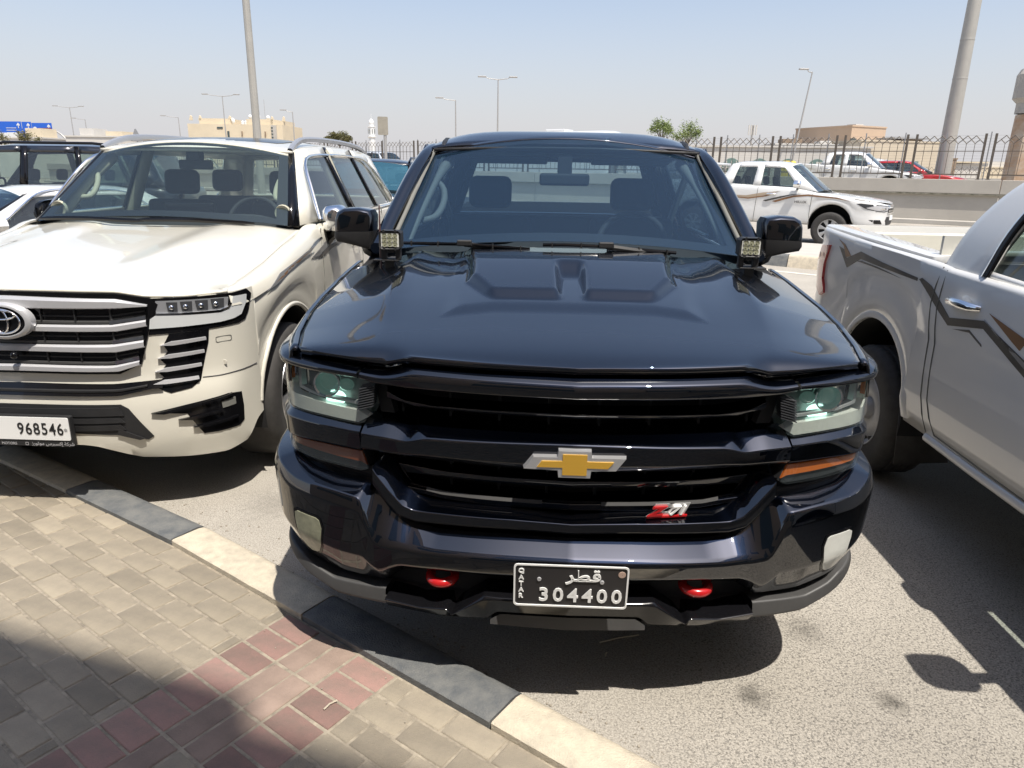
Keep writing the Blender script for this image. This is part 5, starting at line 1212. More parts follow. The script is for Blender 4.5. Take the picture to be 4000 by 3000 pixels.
def suv_spec(paint, W=1.96, L=4.9, H=1.86, **kw):
    hw = W / 2
    d = dict(W=W, L=L, paint=paint, front=[(0, 0), (.42, .03), (.68, .12), (.84, .26), (hw - .03, .44), (hw, .66)], rear=[(hw, L - .40), (hw - .04, L - .16), (hw - .2, L - .05), (.4, L), (0, L)],
        wr=.385, ar=.445, wf=.95, wb=L - 1.10, zc=.43, sill=.40, rim=.25, bottom=[(0, .36), (.6, .40), (L - .5, .40), (L, .46)],
        shoulder=[(0, 1.0), (.12, 1.03), (.5, 1.07), (1.3, 1.17), (1.7, 1.24), (3.8, 1.29), (L, 1.26)],
        prof=[(1, .05), (.96, .02), (.86, .0), (.7, .0), (.55, .012), (.4, .005), (.15, .01), (0, .05)], hood_c=[(0, 1.02), (.15, 1.09), (.6, 1.15), (1.4, 1.235)], cowl=(1.25, 1.42),
        cols=[((.83, 1.42, 1.235), (.64, 2.05, H - .12)), ((.88, 1.52, 1.24), (.67, 2.10, H - .10)), ((.915, 1.75, 1.25), (.69, 2.2, H - .075)), ((.92, 2.62, 1.27), (.70, 2.62, H - .06)), ((.92, 2.74, 1.27), (.70, 2.72, H - .06)), ((.915, 3.52, 1.285), (.69, 3.42, H - .06)), ((.915, 3.62, 1.285), (.69, 3.50, H - .06)), ((.87, L - .62, 1.29), (.66, L - .9, H - .08)), ((.82, L - .22, 1.29), (.62, L - .5, H - .10))],
        segs=['black', 'paint', 'glass', 'black', 'glass', 'black', 'glass', 'paint'], roof=dict(yf=2.05, yr=L - .48, xe=[(2, .64), (2.1, .67), (2.3, .70), (3.6, .69), (L - .4, .62)], ze=[(2, H - .12), (2.1, H - .10), (2.3, H - .07), (3.6, H - .06), (L - .4, H - .10)], crown=.06),
        seats=[2.5, 3.3], v0=.03, v1=.85, mirror=(.96, 1.17, 1.78, 1.17, 1.35), handles=[(2.5, 1.06), (3.35, 1.08)], deck=[(L - .30, 1.27), (L - .1, 1.26)],
        seams=[[(1.6, 1.2), (1.6, .5)], [(2.68, 1.26), (2.68, .5)], [(3.55, 1.27), (3.5, .9)]],
        nose=[('grille', [(-.45, .66), (.45, .66), (.50, .76), (.46, .97), (-.46, .97), (-.50, .76)], .004, .015, 'gloss_black'), ('grille_bar', [(-.46, .92), (.46, .92), (.46, .89), (-.46, .89)], .016, .02, 'chrome'), ('grille_bar', [(-.48, .82), (.48, .82), (.48, .79), (-.48, .79)], .016, .02, 'chrome'), ('grille_bar', [(-.47, .72), (.47, .72), (.47, .69), (-.47, .69)], .016, .02, 'chrome'),
              ('headlight', [(.52, .80), (.75, .79), (.98, .84), (1.10, .95), (.85, .985), (.50, .965)], .005, .015, 'white_lens'), ('lower_grille', [(-.6, .45), (.6, .45), (.66, .58), (-.66, .58)], .004, .012, 'plastic')])
    d.update(kw); return d
# dark SUV in the next row, nose towards us
DS = empty('dark_suv', (-2.62, 11.0, .08), R(-1.0), 'dark blue SUV in the row behind, between white SUV and black pickup', 'SUV')
M['dark_paint'] = mat('dark_blue_paint', (.008, .010, .016), .3, coat=1.0)
car(DS, suv_spec('dark_paint', H=1.80, wsm='blueglass', sgm='darkglass', rgm='darkglass'))
for sd in (1, -1): MB().tube([(sd * .66, 2.15, 1.73), (sd * .66, 2.35, 1.80), (sd * .655, 3.6, 1.815), (sd * .64, 4.2, 1.76)], .022, 8).build('roof_rail', M['gloss_black'], DS, smooth=60)
# black SUV side-on at the far left
BS = empty('black_suv', (-10.6, 12.1, .06), R(-84), 'black SUV seen side on at the far left, behind the white sedan', 'SUV')
car(BS, suv_spec('dark_paint', W=2.0, L=5.0, H=1.95, sgm='sideglass', rgm='sideglass', segs=['black', 'black', 'glass', 'black', 'glass', 'black', 'glass', 'paint']))
for sd in (1, -1): MB().tube([(sd * .67, 2.15, 1.87), (sd * .66, 2.35, 1.935), (sd * .655, 3.7, 1.945), (sd * .64, 4.3, 1.89)], .022, 8).build('roof_rail', M['gloss_black'], BS, smooth=60)
# silver SUV on the flyover
M['pale_silver'] = mat('pale_silver_paint', (.52, .56, .61), .3, metal=.2, coat=1.0)
SS = empty('silver_suv', NW(32.5, -29.1) + Vector((0, 0, FZ)), R(56.2), 'pale silver SUV on the raised road behind the fence, above the dark SUV', 'SUV')
car(SS, suv_spec('pale_silver', H=1.88, sgm='darkglass', rgm='darkglass', wsm='darkglass'))
WS_ = empty('white_crossover', NW(38, -2.6) + Vector((0, 0, FZ)), R(56.2), 'white crossover with black windows on the raised road, left behind the plain pickup', 'SUV')
car(WS_, suv_spec('white', H=1.70, L=4.6, sgm='darkglass', rgm='darkglass', wsm='darkglass'))
def low_spec(paint, W, L, H, **kw):
    hw = W / 2
    d = dict(W=W, L=L, paint=paint, front=[(0, 0), (.42, .04), (.66, .15), (.80, .32), (hw - .03, .5), (hw, .72)], rear=[(hw, L - .5), (hw - .05, L - .2), (hw - .22, L - .06), (.4, L), (0, L)],
        wr=.335, ar=.385, wf=.92, wb=L - 1.05, zc=.36, sill=.25, rim=.23, bottom=[(0, .22), (.6, .25), (L - .5, .25), (L, .32)], shoulder=[(0, .68), (.12, .73), (.5, .80), (1.2, .90), (1.7, .95), (L - 1.0, 1.0), (L, .98)],
        prof=[(1, .06), (.95, .02), (.84, .0), (.66, .004), (.5, .012), (.35, .004), (.12, .01), (0, .05)], hood_c=[(0, .70), (.15, .78), (.6, .87), (1.3, .985)], cowl=(1.20, 1.42),
        cols=[((.74, 1.42, .97), (.54, 2.15, H - .10)), ((.78, 1.50, .97), (.57, 2.20, H - .085)), ((.83, 1.72, .965), (.60, 2.3, H - .065)), ((.845, 2.60, .98), (.62, 2.60, H - .05)), ((.845, 2.68, .98), (.62, 2.66, H - .05)), ((.83, 3.45, 1.0), (.60, 3.25, H - .06)), ((.76, L - .72, 1.02), (.55, 3.55, H - .09))],
        segs=['black', 'paint', 'glass', 'black', 'glass', 'paint'], roof=dict(yf=2.16, yr=3.57, xe=[(2.1, .54), (2.2, .57), (2.4, .61), (3.2, .60), (3.6, .55)], ze=[(2.1, H - .10), (2.2, H - .085), (2.4, H - .06), (3.2, H - .06), (3.6, H - .09)], crown=.055),
        seats=[2.45, 3.15], v0=.03, v1=.86, mirror=(.87, 1.04, 1.72, .97, 1.11), handles=[(2.45, .84), (3.25, .86)], deck=[(L - .72, 1.02), (L - .4, 1.03), (L - .04, .99)],
        seams=[[(1.58, .92), (1.6, .35)], [(2.64, .97), (2.64, .33)], [(3.5, .98), (3.35, .5)]],
        nose=[('grille', [(-.40, .46), (.40, .46), (.44, .66), (-.44, .66)], .004, .015, 'gloss_black'), ('grille_bar', [(-.42, .60), (.42, .60), (.42, .58), (-.42, .58)], .014, .02, 'chrome'), ('headlight', [(.46, .56), (.66, .55), (.92, .63), (1.06, .73), (.80, .71), (.46, .66)], .005, .015, 'white_lens'), ('lower_grille', [(-.6, .26), (.6, .26), (.64, .40), (-.64, .40)], .004, .012, 'plastic')])
    d.update(kw); return d
WSD = empty('white_sedan', (-7.24, 6.63, 0.0), R(-35), 'white sedan parked behind the left of the big white SUV, only roof and windscreen showing', 'car')
car(WSD, low_spec('white', 1.84, 4.85, 1.44, wsm='wsglass'))
for sd in (1, -1):
    MB().tube([(sd * a, b, c) for a, b, c in spl2([(.845, 1.72, .985), (.735, 2.02, 1.20), (.625, 2.34, 1.375), (.62, 2.9, 1.388), (.62, 3.3, 1.345), (.80, 3.62, 1.06)], 30)], .010, 6).build('window_trim', M['chrome'], WSD, smooth=60)
RC = empty('red_car', NW(35.2, -1.1) + Vector((0, 0, FZ)), R(56.2), 'bright red low car on the raised road, ahead of the plain white pickup', 'car')
car(RC, low_spec('red_paint', 1.88, 4.7, 1.56, sgm='darkglass', rgm='darkglass', wsm='darkglass', shoulder=[(0, .74), (.12, .82), (.5, .90), (1.2, 1.0), (1.7, 1.06), (3.7, 1.14), (4.7, 1.10)], hood_c=[(0, .76), (.15, .86), (.6, .96), (1.3, 1.06)],
    cols=[((.74, 1.42, 1.06), (.54, 2.15, 1.45)), ((.78, 1.50, 1.06), (.57, 2.20, 1.465)), ((.83, 1.72, 1.07), (.60, 2.3, 1.49)), ((.845, 2.60, 1.09), (.62, 2.60, 1.505)), ((.845, 2.68, 1.09), (.62, 2.66, 1.505)), ((.83, 3.45, 1.13), (.60, 3.35, 1.48)), ((.76, 4.1, 1.15), (.55, 3.75, 1.43))], deck=[(4.0, 1.15), (4.3, 1.14), (4.66, 1.10)], mirror=(.88, 1.06, 1.74, 1.07, 1.2)))
# white minibus on the flyover, only its roof shows over the black pickup
MBu = empty('minibus', NW(32.3, -15.6) + Vector((0, 0, FZ)), R(56.2), 'long white minibus on the raised road, its roof just showing above the black pickup', 'minibus')
b = MB()
oc = [(.98, .35), (1.0, .8), (1.0, 1.5), (.95, 2.45), (.86, 2.68), (.6, 2.77), (0, 2.80)]
b.grid([[(sd * a * q, y, .35 + (c - .35) * z) for sd, a, c in [(1, a, c) for a, c in oc] + [(-1, a, c) for a, c in oc[-2::-1]]] for y, q, z in ((0, .9, .88), (.05, .96, .95), (.25, 1, .99), (.6, 1, 1), (8.6, 1, 1), (8.85, .97, .97))])
b.build('body', M['white'], MBu, smooth=50)
for y in linspace(.9, 7.7, 8):
    for sd in (1, -1): MB().grid([[(sd * 1.004, y, 1.35), (sd * 1.004, y + .78, 1.35)], [(sd * .955, y, 2.12), (sd * .955, y + .78, 2.12)]]).build('window', M['darkglass'], MBu)
MB().grid([[(x, .0, 1.25) for x in (-.85, .85)], [(x, .10, 2.15) for x in (-.78, .78)]]).build('windscreen', M['darkglass'], MBu)
MB().box((0, 3.4, 2.83), (.9, 1.1, .12)).build('roof_unit', M['white'], MBu, bevel=.03)
for y in (1.4, 7.0):
    for sd in (1, -1): wheel(MBu, sd * .88, y, .38, .22, .22, sd, 'spoke', 6, simple=True)
# ------------------------------------------------------------------ ground
def ramp_z(y): return .2 * sstep(6.5, 17.5, y)
A_ = Vector((.815, -.58, 0)).normalized(); B_ = Vector((-.58, -.815, 0)).normalized()
K0 = Vector((-1.499, 2.735, 0))                 # a joint on the inner edge of the kerb
def nodes_mat(name):
    m = bpy.data.materials.new(name); m.use_nodes = True; nt = m.node_tree
    return m, nt, nt.nodes['Principled BSDF'], nt.links
def asphalt():
    m, nt, b, L = nodes_mat('worn_asphalt'); N = nt.nodes.new
    tc = N('ShaderNodeTexCoord')
    def noise_(sc, det=5, rough=.6):
        n = N('ShaderNodeTexNoise'); n.inputs['Scale'].default_value = sc; n.inputs['Detail'].default_value = det; n.inputs['Roughness'].default_value = rough
        L.new(tc.outputs['Object'], n.inputs['Vector']); return n.outputs['Fac']
    def ramp(f, p0, c0, p1, c1):
        r = N('ShaderNodeValToRGB'); r.color_ramp.elements[0].position = p0; r.color_ramp.elements[1].position = p1
        r.color_ramp.elements[0].color = (*c0, 1); r.color_ramp.elements[1].color = (*c1, 1); L.new(f, r.inputs['Fac']); return r.outputs['Color']
    def mix(f, a, c, mode='MIX'):
        x = N('ShaderNodeMix'); x.data_type = 'RGBA'; x.blend_type = mode
        if isinstance(f, float): x.inputs[0].default_value = f
        else: L.new(f, x.inputs[0])
        L.new(a, x.inputs[6]); L.new(c, x.inputs[7]); return x.outputs[2]
    base = ramp(noise_(.9, 6), .3, (.31, .285, .245), .7, (.41, .38, .33))
    fine = ramp(noise_(160, 3), .35, (.55, .55, .55), .65, (1.25, 1.25, 1.25))
    base = mix(.75, base, fine, 'MULTIPLY')
    vo = N('ShaderNodeTexVoronoi'); vo.inputs['Scale'].default_value = 92; vo.inputs['Randomness'].default_value = 1.0
    # stretch the pebble pattern a little with noise so that stones differ
    nz = N('ShaderNodeTexNoise'); nz.inputs['Scale'].default_value = 30; L.new(tc.outputs['Object'], nz.inputs['Vector'])
    vm = N('ShaderNodeVectorMath'); vm.operation = 'MULTIPLY_ADD'; vm.inputs[1].default_value = (.03, .03, .03); L.new(nz.outputs['Color'], vm.inputs[0]); L.new(tc.outputs['Object'], vm.inputs[2])
    L.new(vm.outputs[0], vo.inputs['Vector'])
    sn = N('ShaderNodeTexNoise'); sn.inputs['Scale'].default_value = 120; sn.inputs['Detail'].default_value = 2.5; sn.inputs['Roughness'].default_value = .55; sn.inputs['Distortion'].default_value = .6
    L.new(tc.outputs['Object'], sn.inputs['Vector'])
    st = N('ShaderNodeMapRange'); st.inputs['From Min'].default_value = .535; st.inputs['From Max'].default_value = .60; L.new(sn.outputs['Fac'], st.inputs['Value'])
    stc = ramp(vo.outputs['Color'], .15, (.06, .056, .05), .85, (.24, .225, .205))
    sel = N('ShaderNodeMapRange'); sel.inputs['From Min'].default_value = .40; sel.inputs['From Max'].default_value = .60; L.new(noise_(.75, 4), sel.inputs['Value'])
    cell = N('ShaderNodeSeparateColor'); L.new(vo.outputs['Color'], cell.inputs[0])
    pick = N('ShaderNodeMath'); pick.operation = 'LESS_THAN'; pick.inputs[1].default_value = .85; L.new(cell.outputs['Green'], pick.inputs[0])
    mm = N('ShaderNodeMath'); mm.operation = 'MULTIPLY'; L.new(st.outputs['Result'], mm.inputs[0]); L.new(pick.outputs[0], mm.inputs[1])
    m3 = N('ShaderNodeMath'); m3.operation = 'MULTIPLY'; L.new(mm.outputs[0], m3.inputs[0])
    m3b = N('ShaderNodeMath'); m3b.operation = 'MULTIPLY'; m3b.inputs[1].default_value = .45; L.new(sel.outputs['Result'], m3b.inputs[0]); L.new(m3b.outputs[0], m3.inputs[1])
    # exposed stones only where the surface is worn, to the right of the kerb end
    sep = N('ShaderNodeSeparateXYZ'); L.new(tc.outputs['Object'], sep.inputs[0])
    wx = N('ShaderNodeMapRange'); wx.inputs['From Min'].default_value = .15; wx.inputs['From Max'].default_value = .75; L.new(sep.outputs['X'], wx.inputs['Value'])
    wy = N('ShaderNodeMapRange'); wy.inputs['From Min'].default_value = 5.5; wy.inputs['From Max'].default_value = 3.0; L.new(sep.outputs['Y'], wy.inputs['Value'])
    m4 = N('ShaderNodeMath'); m4.operation = 'MULTIPLY'; L.new(wx.outputs[0], m4.inputs[0]); L.new(wy.outputs[0], m4.inputs[1])
    m5 = N('ShaderNodeMath'); m5.operation = 'MULTIPLY'; L.new(m4.outputs[0], m5.inputs[0]); L.new(mm.outputs[0], m5.inputs[1])
    mx_ = N('ShaderNodeMath'); mx_.operation = 'MAXIMUM'; L.new(m5.outputs[0], mx_.inputs[0]); L.new(m3.outputs[0], mx_.inputs[1])
    m6 = N('ShaderNodeMath'); m6.operation = 'MULTIPLY'; m6.inputs[1].default_value = .68; L.new(mx_.outputs[0], m6.inputs[0])
    col = mix(m6.outputs[0], base, stc)
    # oil drips
    for (px, py, rr, amt) in ((.83, 1.94, .075, .8), (1.29, 1.92, .07, .75), (1.15, 2.30, .11, .45), (1.05, 2.75, .2, .3), (-1.2, 3.3, .25, .3)):
        d = N('ShaderNodeVectorMath'); d.operation = 'DISTANCE'; d.inputs[1].default_value = (px, py, 0); L.new(tc.outputs['Object'], d.inputs[0])
        nn = N('ShaderNodeMath'); nn.operation = 'MULTIPLY_ADD'; nn.inputs[1].default_value = rr * 1.6; L.new(noise_(24, 4), nn.inputs[0]); L.new(d.outputs['Value'], nn.inputs[2])
        k = N('ShaderNodeMapRange'); k.inputs['From Min'].default_value = rr * 1.75; k.inputs['From Max'].default_value = rr * .75; k.inputs['To Max'].default_value = amt; L.new(nn.outputs[0], k.inputs['Value'])
        dk = N('ShaderNodeRGB'); dk.outputs[0].default_value = (.045, .042, .036, 1)
        col = mix(k.outputs['Result'], col, dk.outputs[0])
    L.new(col, b.inputs['Base Color']); b.inputs['Roughness'].default_value = .9; b.inputs['Specular IOR Level'].default_value = .25
    bp = N('ShaderNodeBump'); bp.inputs['Strength'].default_value = .6; bp.inputs['Distance'].default_value = .004
    ad = N('ShaderNodeMath'); ad.operation = 'MULTIPLY_ADD'; ad.inputs[1].default_value = .6; L.new(noise_(180, 3), ad.inputs[0]); L.new(mx_.outputs[0], ad.inputs[2])
    L.new(ad.outputs[0], bp.inputs['Height']); L.new(bp.outputs[0], b.inputs['Normal'])
    return m
M['asphalt'] = asphalt()
M['sand'] = mat('sandy_ground', (.40, .35, .28), .95, noise_amt=.25, nscale=.2)
M['paver'] = mat('paver_grey', (.305, .262, .195), .9, noise_amt=.30, nscale=9, bump=.8, bscale=240, objvar=.2, c2=(.225, .195, .15))
M['paver_red'] = mat('paver_red', (.285, .170, .143), .9, noise_amt=.34, nscale=13, bump=.8, bscale=240, objvar=.22, c2=(.205, .145, .120))
M['paver_pink'] = mat('paver_pink', (.29, .215, .172), .9, noise_amt=.28, nscale=9, bump=.6, bscale=260, objvar=.12)
M['joint'] = mat('joint_sand', (.37, .32, .245), .95, noise_amt=.5, nscale=25, bump=.5, bscale=300)
M['kerb_cream'] = mat('kerb_cream_paint', (.58, .51, .39), .85, noise_amt=.28, nscale=17, bump=1.0, bscale=170, c2=(.40, .355, .28))
M['kerb_black'] = mat('kerb_black_paint', (.085, .092, .098), .8, noise_amt=.5, nscale=13, bump=1.0, bscale=170, c2=(.165, .165, .155))
M['concrete'] = mat('concrete', (.44, .415, .37), .9, noise_amt=.18, nscale=1.2, bump=.3, bscale=60)
M['line'] = mat('road_line_paint', (.66, .63, .54), .8, noise_amt=.3, nscale=8)

g = MB().grid([[(-3000, y, -.06) for x in (0,)] + [(3000, y, -.06)] for y in (-300, 4000)]).build('ground', M['sand'], None); tag(g, kind='structure')
yy = [-14, -4, 0, 2, 4, 6] + linspace(6.5, 17.5, 14) + [22, 30, 45]
rd = MB().grid([[(x, y, ramp_z(y)) for x in linspace(-70, 50, 9)] for y in yy]).build('road', M['asphalt'], None, smooth=60); tag(rd, kind='structure')
ln = MB()
ln.grid([[tuple(NW(12.55, s)[:2]) + (ramp_z(NW(12.55, s).y) + .005,) for s in linspace(-22, 10, 60)], [tuple(NW(12.67, s)[:2]) + (ramp_z(NW(12.67, s).y) + .005,) for s in linspace(-22, 10, 60)]])
tag(ln.build('road_line', M['line'], None, smooth=0), kind='structure')

# pavement slab, its bricks and the painted kerb
pv = MB(); ca = [K0 + A_ * a + B_ * b for a, b in ((-6, .0), (7, .0), (7, 5.5), (-6, 5.5))]
pv.v = [(p.x, p.y, .066) for p in ca] + [(p.x, p.y, -.02) for p in ca]; pv.f = [(0, 1, 2, 3), (0, 4, 5, 1), (1, 5, 6, 2), (2, 6, 7, 3), (3, 7, 4, 0)]
PV = pv.build('pavement', M['joint'], None, smooth=0); tag(PV, kind='structure')
def brick_mesh(name, l, w, m, kx=0.0):
    mb = MB(); e = .006; h = .017
    rows = []
    for q, z in ((0.0, 0.0), (0.0, h - .004), (e * .5, h - .0012), (e * 1.6, h)):
        rows.append([(sx * (l / 2 - q), sy * (w / 2 - q), z) for sx, sy in ((-1, -1), (1, -1), (1, 1), (-1, 1))])
    mb.grid(rows, closed=True); mb.f.append((12, 13, 14, 15))
    return mb.mesh(name, m, smooth=30)
SH, LG, JT = .0985, .187, .0095
BM = {}
def bmesh_for(l, w, key):
    k = (round(l, 3), round(w, 3), key)
    if k not in BM: BM[k] = brick_mesh('brick', l - JT, w - JT, M[key])
    return BM[k]
a0 = (Vector((-.884, 2.178, 0)) - K0).dot(A_); BW = 2 * LG + 2 * SH
rnd = random.Random(3); bricks = []
def add_brick(a, b, l, w, key):
    if l < .03 or w < .03: return
    P = K0 + A_ * a + B_ * b
    bricks.append((P, l, w, key))
b_ = 0.004; row = 0
while b_ < 3.3:
    bc = b_ + SH / 2
    for (lo, hi, ph) in ((a0 - 3.6, a0, 0.0), (a0 + BW, a0 + BW + 2.6, .45)):
        off = (LG / 2 if row % 2 else 0.0) + ph * LG
        a = lo - LG + (off % LG)
        while a < hi:
            s, e = max(a, lo), min(a + LG, hi)
            add_brick((s + e) / 2, bc, round(e - s, 3), SH, 'paver'); a += LG
    for k, a in ((0, a0 + LG / 2), (1, a0 + LG * 1.5 + 2 * SH)): add_brick(a, bc, LG, SH, 'paver_red')
    if row % 2 == 0:
        for k in (0, 1):
            add_brick(a0 + LG + SH * (k + .5), b_ + SH, SH, 2 * SH, 'paver_pink' if rnd.random() < .72 else 'paver')
    b_ += SH; row += 1
camp = Vector((0, 0, CAMH))
def in_view(P):
    q = Vector((P.x, P.y, .08)) - camp; z = q.dot(fwd)
    if z < .2: return False
    u = q.dot(cx_) / z * FPX; v = q.dot(cy_) / z * FPX
    return abs(u) < .53 and abs(v) < .40
vis = [k for k in bricks if in_view(k[0])]; vis.sort(key=lambda k: (k[0] - camp).length)
single = vis[:300]; ids = set(id(k) for k in single)
ANG = math.atan2(A_.y, A_.x)
for P, l, w, key in single:
    o = bpy.data.objects.new('brick', bmesh_for(l, w, key)); COL.objects.link(o); o.parent = PV
    o.location = (P.x + rnd.uniform(-.0015, .0015), P.y + rnd.uniform(-.0015, .0015), .0535 + rnd.uniform(-.0022, .0018))
    o.rotation_euler = (rnd.uniform(-.007, .007), rnd.uniform(-.007, .007), ANG + rnd.uniform(-.008, .008))
rest = MB(); rr_ = MB()
for k in bricks:
    if id(k) in ids: continue
    P, l, w, key = k; q = MB().box((0, 0, 0), (l - JT, w - JT, .016)); m_ = Matrix.Rotation(ANG, 3, 'Z')
    tgt = rr_ if key == 'paver_red' else rest
    n_ = len(tgt.v); tgt.v += [tuple(m_ @ Vector(v) + Vector((P.x, P.y, .0622))) for v in q.v]; tgt.f += [tuple(n_ + i for i in f) for f in q.f]
tag(rest.build('paving_bricks', M['paver'], PV, smooth=0, weld=False), kind='stuff')
if rr_.v: tag(rr_.build('red_paving_bricks', M['paver_red'], PV, smooth=0, weld=False), kind='stuff')

KB = empty('kerb'); tag(KB, kind='structure')
def kerb_stone(p, q, nrm, w, h, z0, m, parent, face=.025):
    """stone from p to q (inner edge), nrm points to the road"""
    prof = [(0.0, -.03), (0.0, h - .004), (.006, h), (w - .055, h + .002), (w - .03, h - .004), (w - .012, h - .018), (w, h - .045), (w + face, -.03)]
    mb = MB(); d = (q - p); n = 9; rows = []
    for a, b in prof:
        rows.append([p + d * t + nrm * a + Vector((0, 0, z0 + b + (.0025 * noise.noise((p + d * t) * 9 + Vector((a * 20, b * 20, 0)))))) for t in linspace(.004, .996, n)])
    mb.grid(rows)
    for j in (0, n - 1): mb.poly([r[j] for r in rows])
    return mb.build('kerb_stone', m, parent, smooth=45)
aJ = [0.0, .898, 1.781]
joints = [-.898 * k for k in range(6, 0, -1)] + aJ + [aJ[-1] + .89 * k for k in range(1, 6)]
def kin(a): return K0 + A_ * a + B_ * (.060 * max(0, -a) + .006 * max(0, a - 1.9) ** 1.4)
for i, (s, e) in enumerate(zip(joints, joints[1:])):
    p, q = kin(s), kin(e); d = (q - p).normalized(); nr = Vector((-d.y, d.x, 0))
    cream = (round((s + .01) / .894)) % 2 == 0
    kerb_stone(p, q, nr, .185, .094, 0, M['kerb_cream'] if cream else M['kerb_black'], KB)
# grit swept against the kerb
rg = random.Random(11); gt_ = MB()
for i in range(420):
    a = rg.uniform(-.6, 4.2); b = -.21 - abs(rg.gauss(0, .10)); p = kin(a) + B_ * b; s_ = rg.uniform(.0015, .0055)
    gt_.ball((p.x, p.y, s_ * .5), s_, 5, 3, (1, rg.uniform(.6, 1.2), .7))
for i in range(160):
    a = rg.uniform(-1.5, 3.0); p = kin(a) + B_ * rg.uniform(.0, 1.6); s_ = rg.uniform(.001, .003)
    gt_.ball((p.x, p.y, .0715), s_, 5, 3)
tag(gt_.build('grit', mat('grit', (.36, .32, .26), .9, noise_amt=.4, nscale=40), None, smooth=0, weld=False), kind='stuff')
for (x, y, z, a, l) in ((.42, 2.22, .004, .3, .16), (-.55, 1.78, .074, .9, .05), (.36, 2.13, .004, 1.2, .02)):
    tw = empty('twig', (x, y, z), a, 'thin dry twig lying on the %s' % ('road under the black bumper' if l > .1 else ('red paving band' if l > .03 else 'road, shorter than the other twig')), 'twig')
    MB().tube([(-l / 2, 0, .003), (0, .004, .004), (l / 2, 0, .003)], .0028, 5).build('stem', M['kerb_cream'], tw, smooth=60)
# island along the road
IK = empty('island_kerb'); tag(IK, kind='structure')
isl = MB().grid([[tuple(NW(n, s)[:2]) + (.325,) for s in linspace(-26, 10, 10)] for n in (13.45, 16.1)]).build('island', M['concrete'], None, smooth=0); tag(isl, kind='structure')
k = 0; s = -23.0
while s < 9:
    p, q = NW(13.45, s + .95), NW(13.45, s); nr = Vector((-.556, -.83, 0))
    zb_ = ramp_z(p.y)
    kerb_stone(p, q, nr, .16, .330 - min(ramp_z(p.y), .2) , min(ramp_z(p.y), .2), M['kerb_cream'] if k % 2 else M['kerb_black'], IK, face=.06)
    k += 1; s += .955
MB().grid([[tuple(NW(16.1, s)[:2]) + (z,) for s in (-26, 10)] for z in (.325, .1)]).build('island_edge', M['kerb_cream'], IK, smooth=0)

# ------------------------------------------------------------------ retaining wall, raised road, fences
M['wall_conc'] = mat('wall_concrete', (.43, .40, .35), .9, noise_amt=.14, nscale=.9, bump=.25, bscale=50)
M['wall_stain'] = mat('wall_moss_stain', (.085, .085, .055), .95, noise_amt=.6, nscale=5, c2=(.30, .28, .23))
RW = empty('retaining_wall', NW(28.45, 0), R(-33.8), 'long grey concrete retaining wall of the raised road, with a fence along its top', 'wall')
dW = Vector((.83, -.556, 0)); aW = math.atan2(dW.y, dW.x); RW.rotation_euler = (0, 0, aW)
def nx(n, s, z): return (s, n - 28.45, z)           # wall frame: x along the road, y away from here
s = -66.0
while s < 12:
    MB().box(nx(28.62, s + 3.0, 1.455), (5.98, .34, .45)).build('parapet', M['wall_conc'], RW, smooth=0, bevel=.015)
    MB().box(nx(28.66, s + 3.0, .72), (5.985, .22, 1.02)).build('wall_face', M['wall_conc'], RW, smooth=0)
    s += 6.0
MB().box(nx(28.50, -27, 1.205), (78, .09, .05)).build('drip_stain', M['wall_stain'], RW, smooth=0)
MB().box(nx(28.3, -27, .27), (78, .5, .16)).build('wall_footing', M['concrete'], RW, smooth=0, bevel=.02)
fr = MB().grid([[NW(28.8, -70), NW(28.8, 30)], [NW(46, -70), NW(46, 30)]]); fr.v = [(x, y, FZ) for x, y, z in fr.v]
tag(fr.build('raised_road', M['asphalt'], None, smooth=0), kind='structure')
M['fence_paint'] = mat('fence_brown_paint', (.125, .105, .085), .55, noise_amt=.25, nscale=14, metal=.2)
def fence_panel(label, group):
    f = empty('fence_panel', (0, 0, 0), aW, label, 'fence', group)
    m = M['fence_paint']; L_, H = 1.98, 1.44
    for x in (0, L_):
        p = MB().box((x, 0, H / 2 + .01), (.075, .05, H)).build('post', m, f, smooth=0)
        MB().box((x, 0, .008), (.15, .14, .016)).build('post_foot', m, p, smooth=0)
    for z in (.16, .90): MB().box((L_ / 2, 0, z), (L_ - .075, .026, .04 if z < .5 else .022)).build('rail', m, f, smooth=0)
    w = (L_ - .06) / 8; xs = [.03 + w * (i + 1) for i in range(7)]
    for x in xs: MB().box((x, .0, .655), (.016, .016, .97)).build('upright', m, f, smooth=0)
    dc = MB()
    def bar(a, b): dc.tube([(a[0], 0, a[1]), (b[0], 0, b[1])], .0125, 4)
    for i, x in enumerate(xs):
        t, lo, md = 1.385, 1.14, 1.2625
        for sd in (-1, 1): bar((x, t), (x + sd * w / 2, md)); bar((x, lo), (x + sd * w / 2, md))
    bar((.03, 1.14), (xs[0] - w / 2, md)); bar((L_ - .03, 1.14), (xs[-1] + w / 2, md))
    dc.build('diamond_chain', m, f, smooth=0, weld=False)
    return f
FL = 'brown metal fence panel with a diamond chain along the top, on the retaining wall'
f0 = fence_panel(FL, 'fence panels along the retaining wall'); k = 0
ORD = {0: 'at the right edge of the photo, by the concrete column', -1: 'in front of the thick mast and red car', -2: 'in front of the plain pickup cab and bonnet', -3: 'right of the yellow barrier, before the white crossover', -4: 'above the middle of the road pickup roof', -5: 'just right of the black pickup cab', -11: 'just left of the black pickup cab', -12: 'just right of the rectangular sign post', -13: 'just left of the rectangular sign post'}
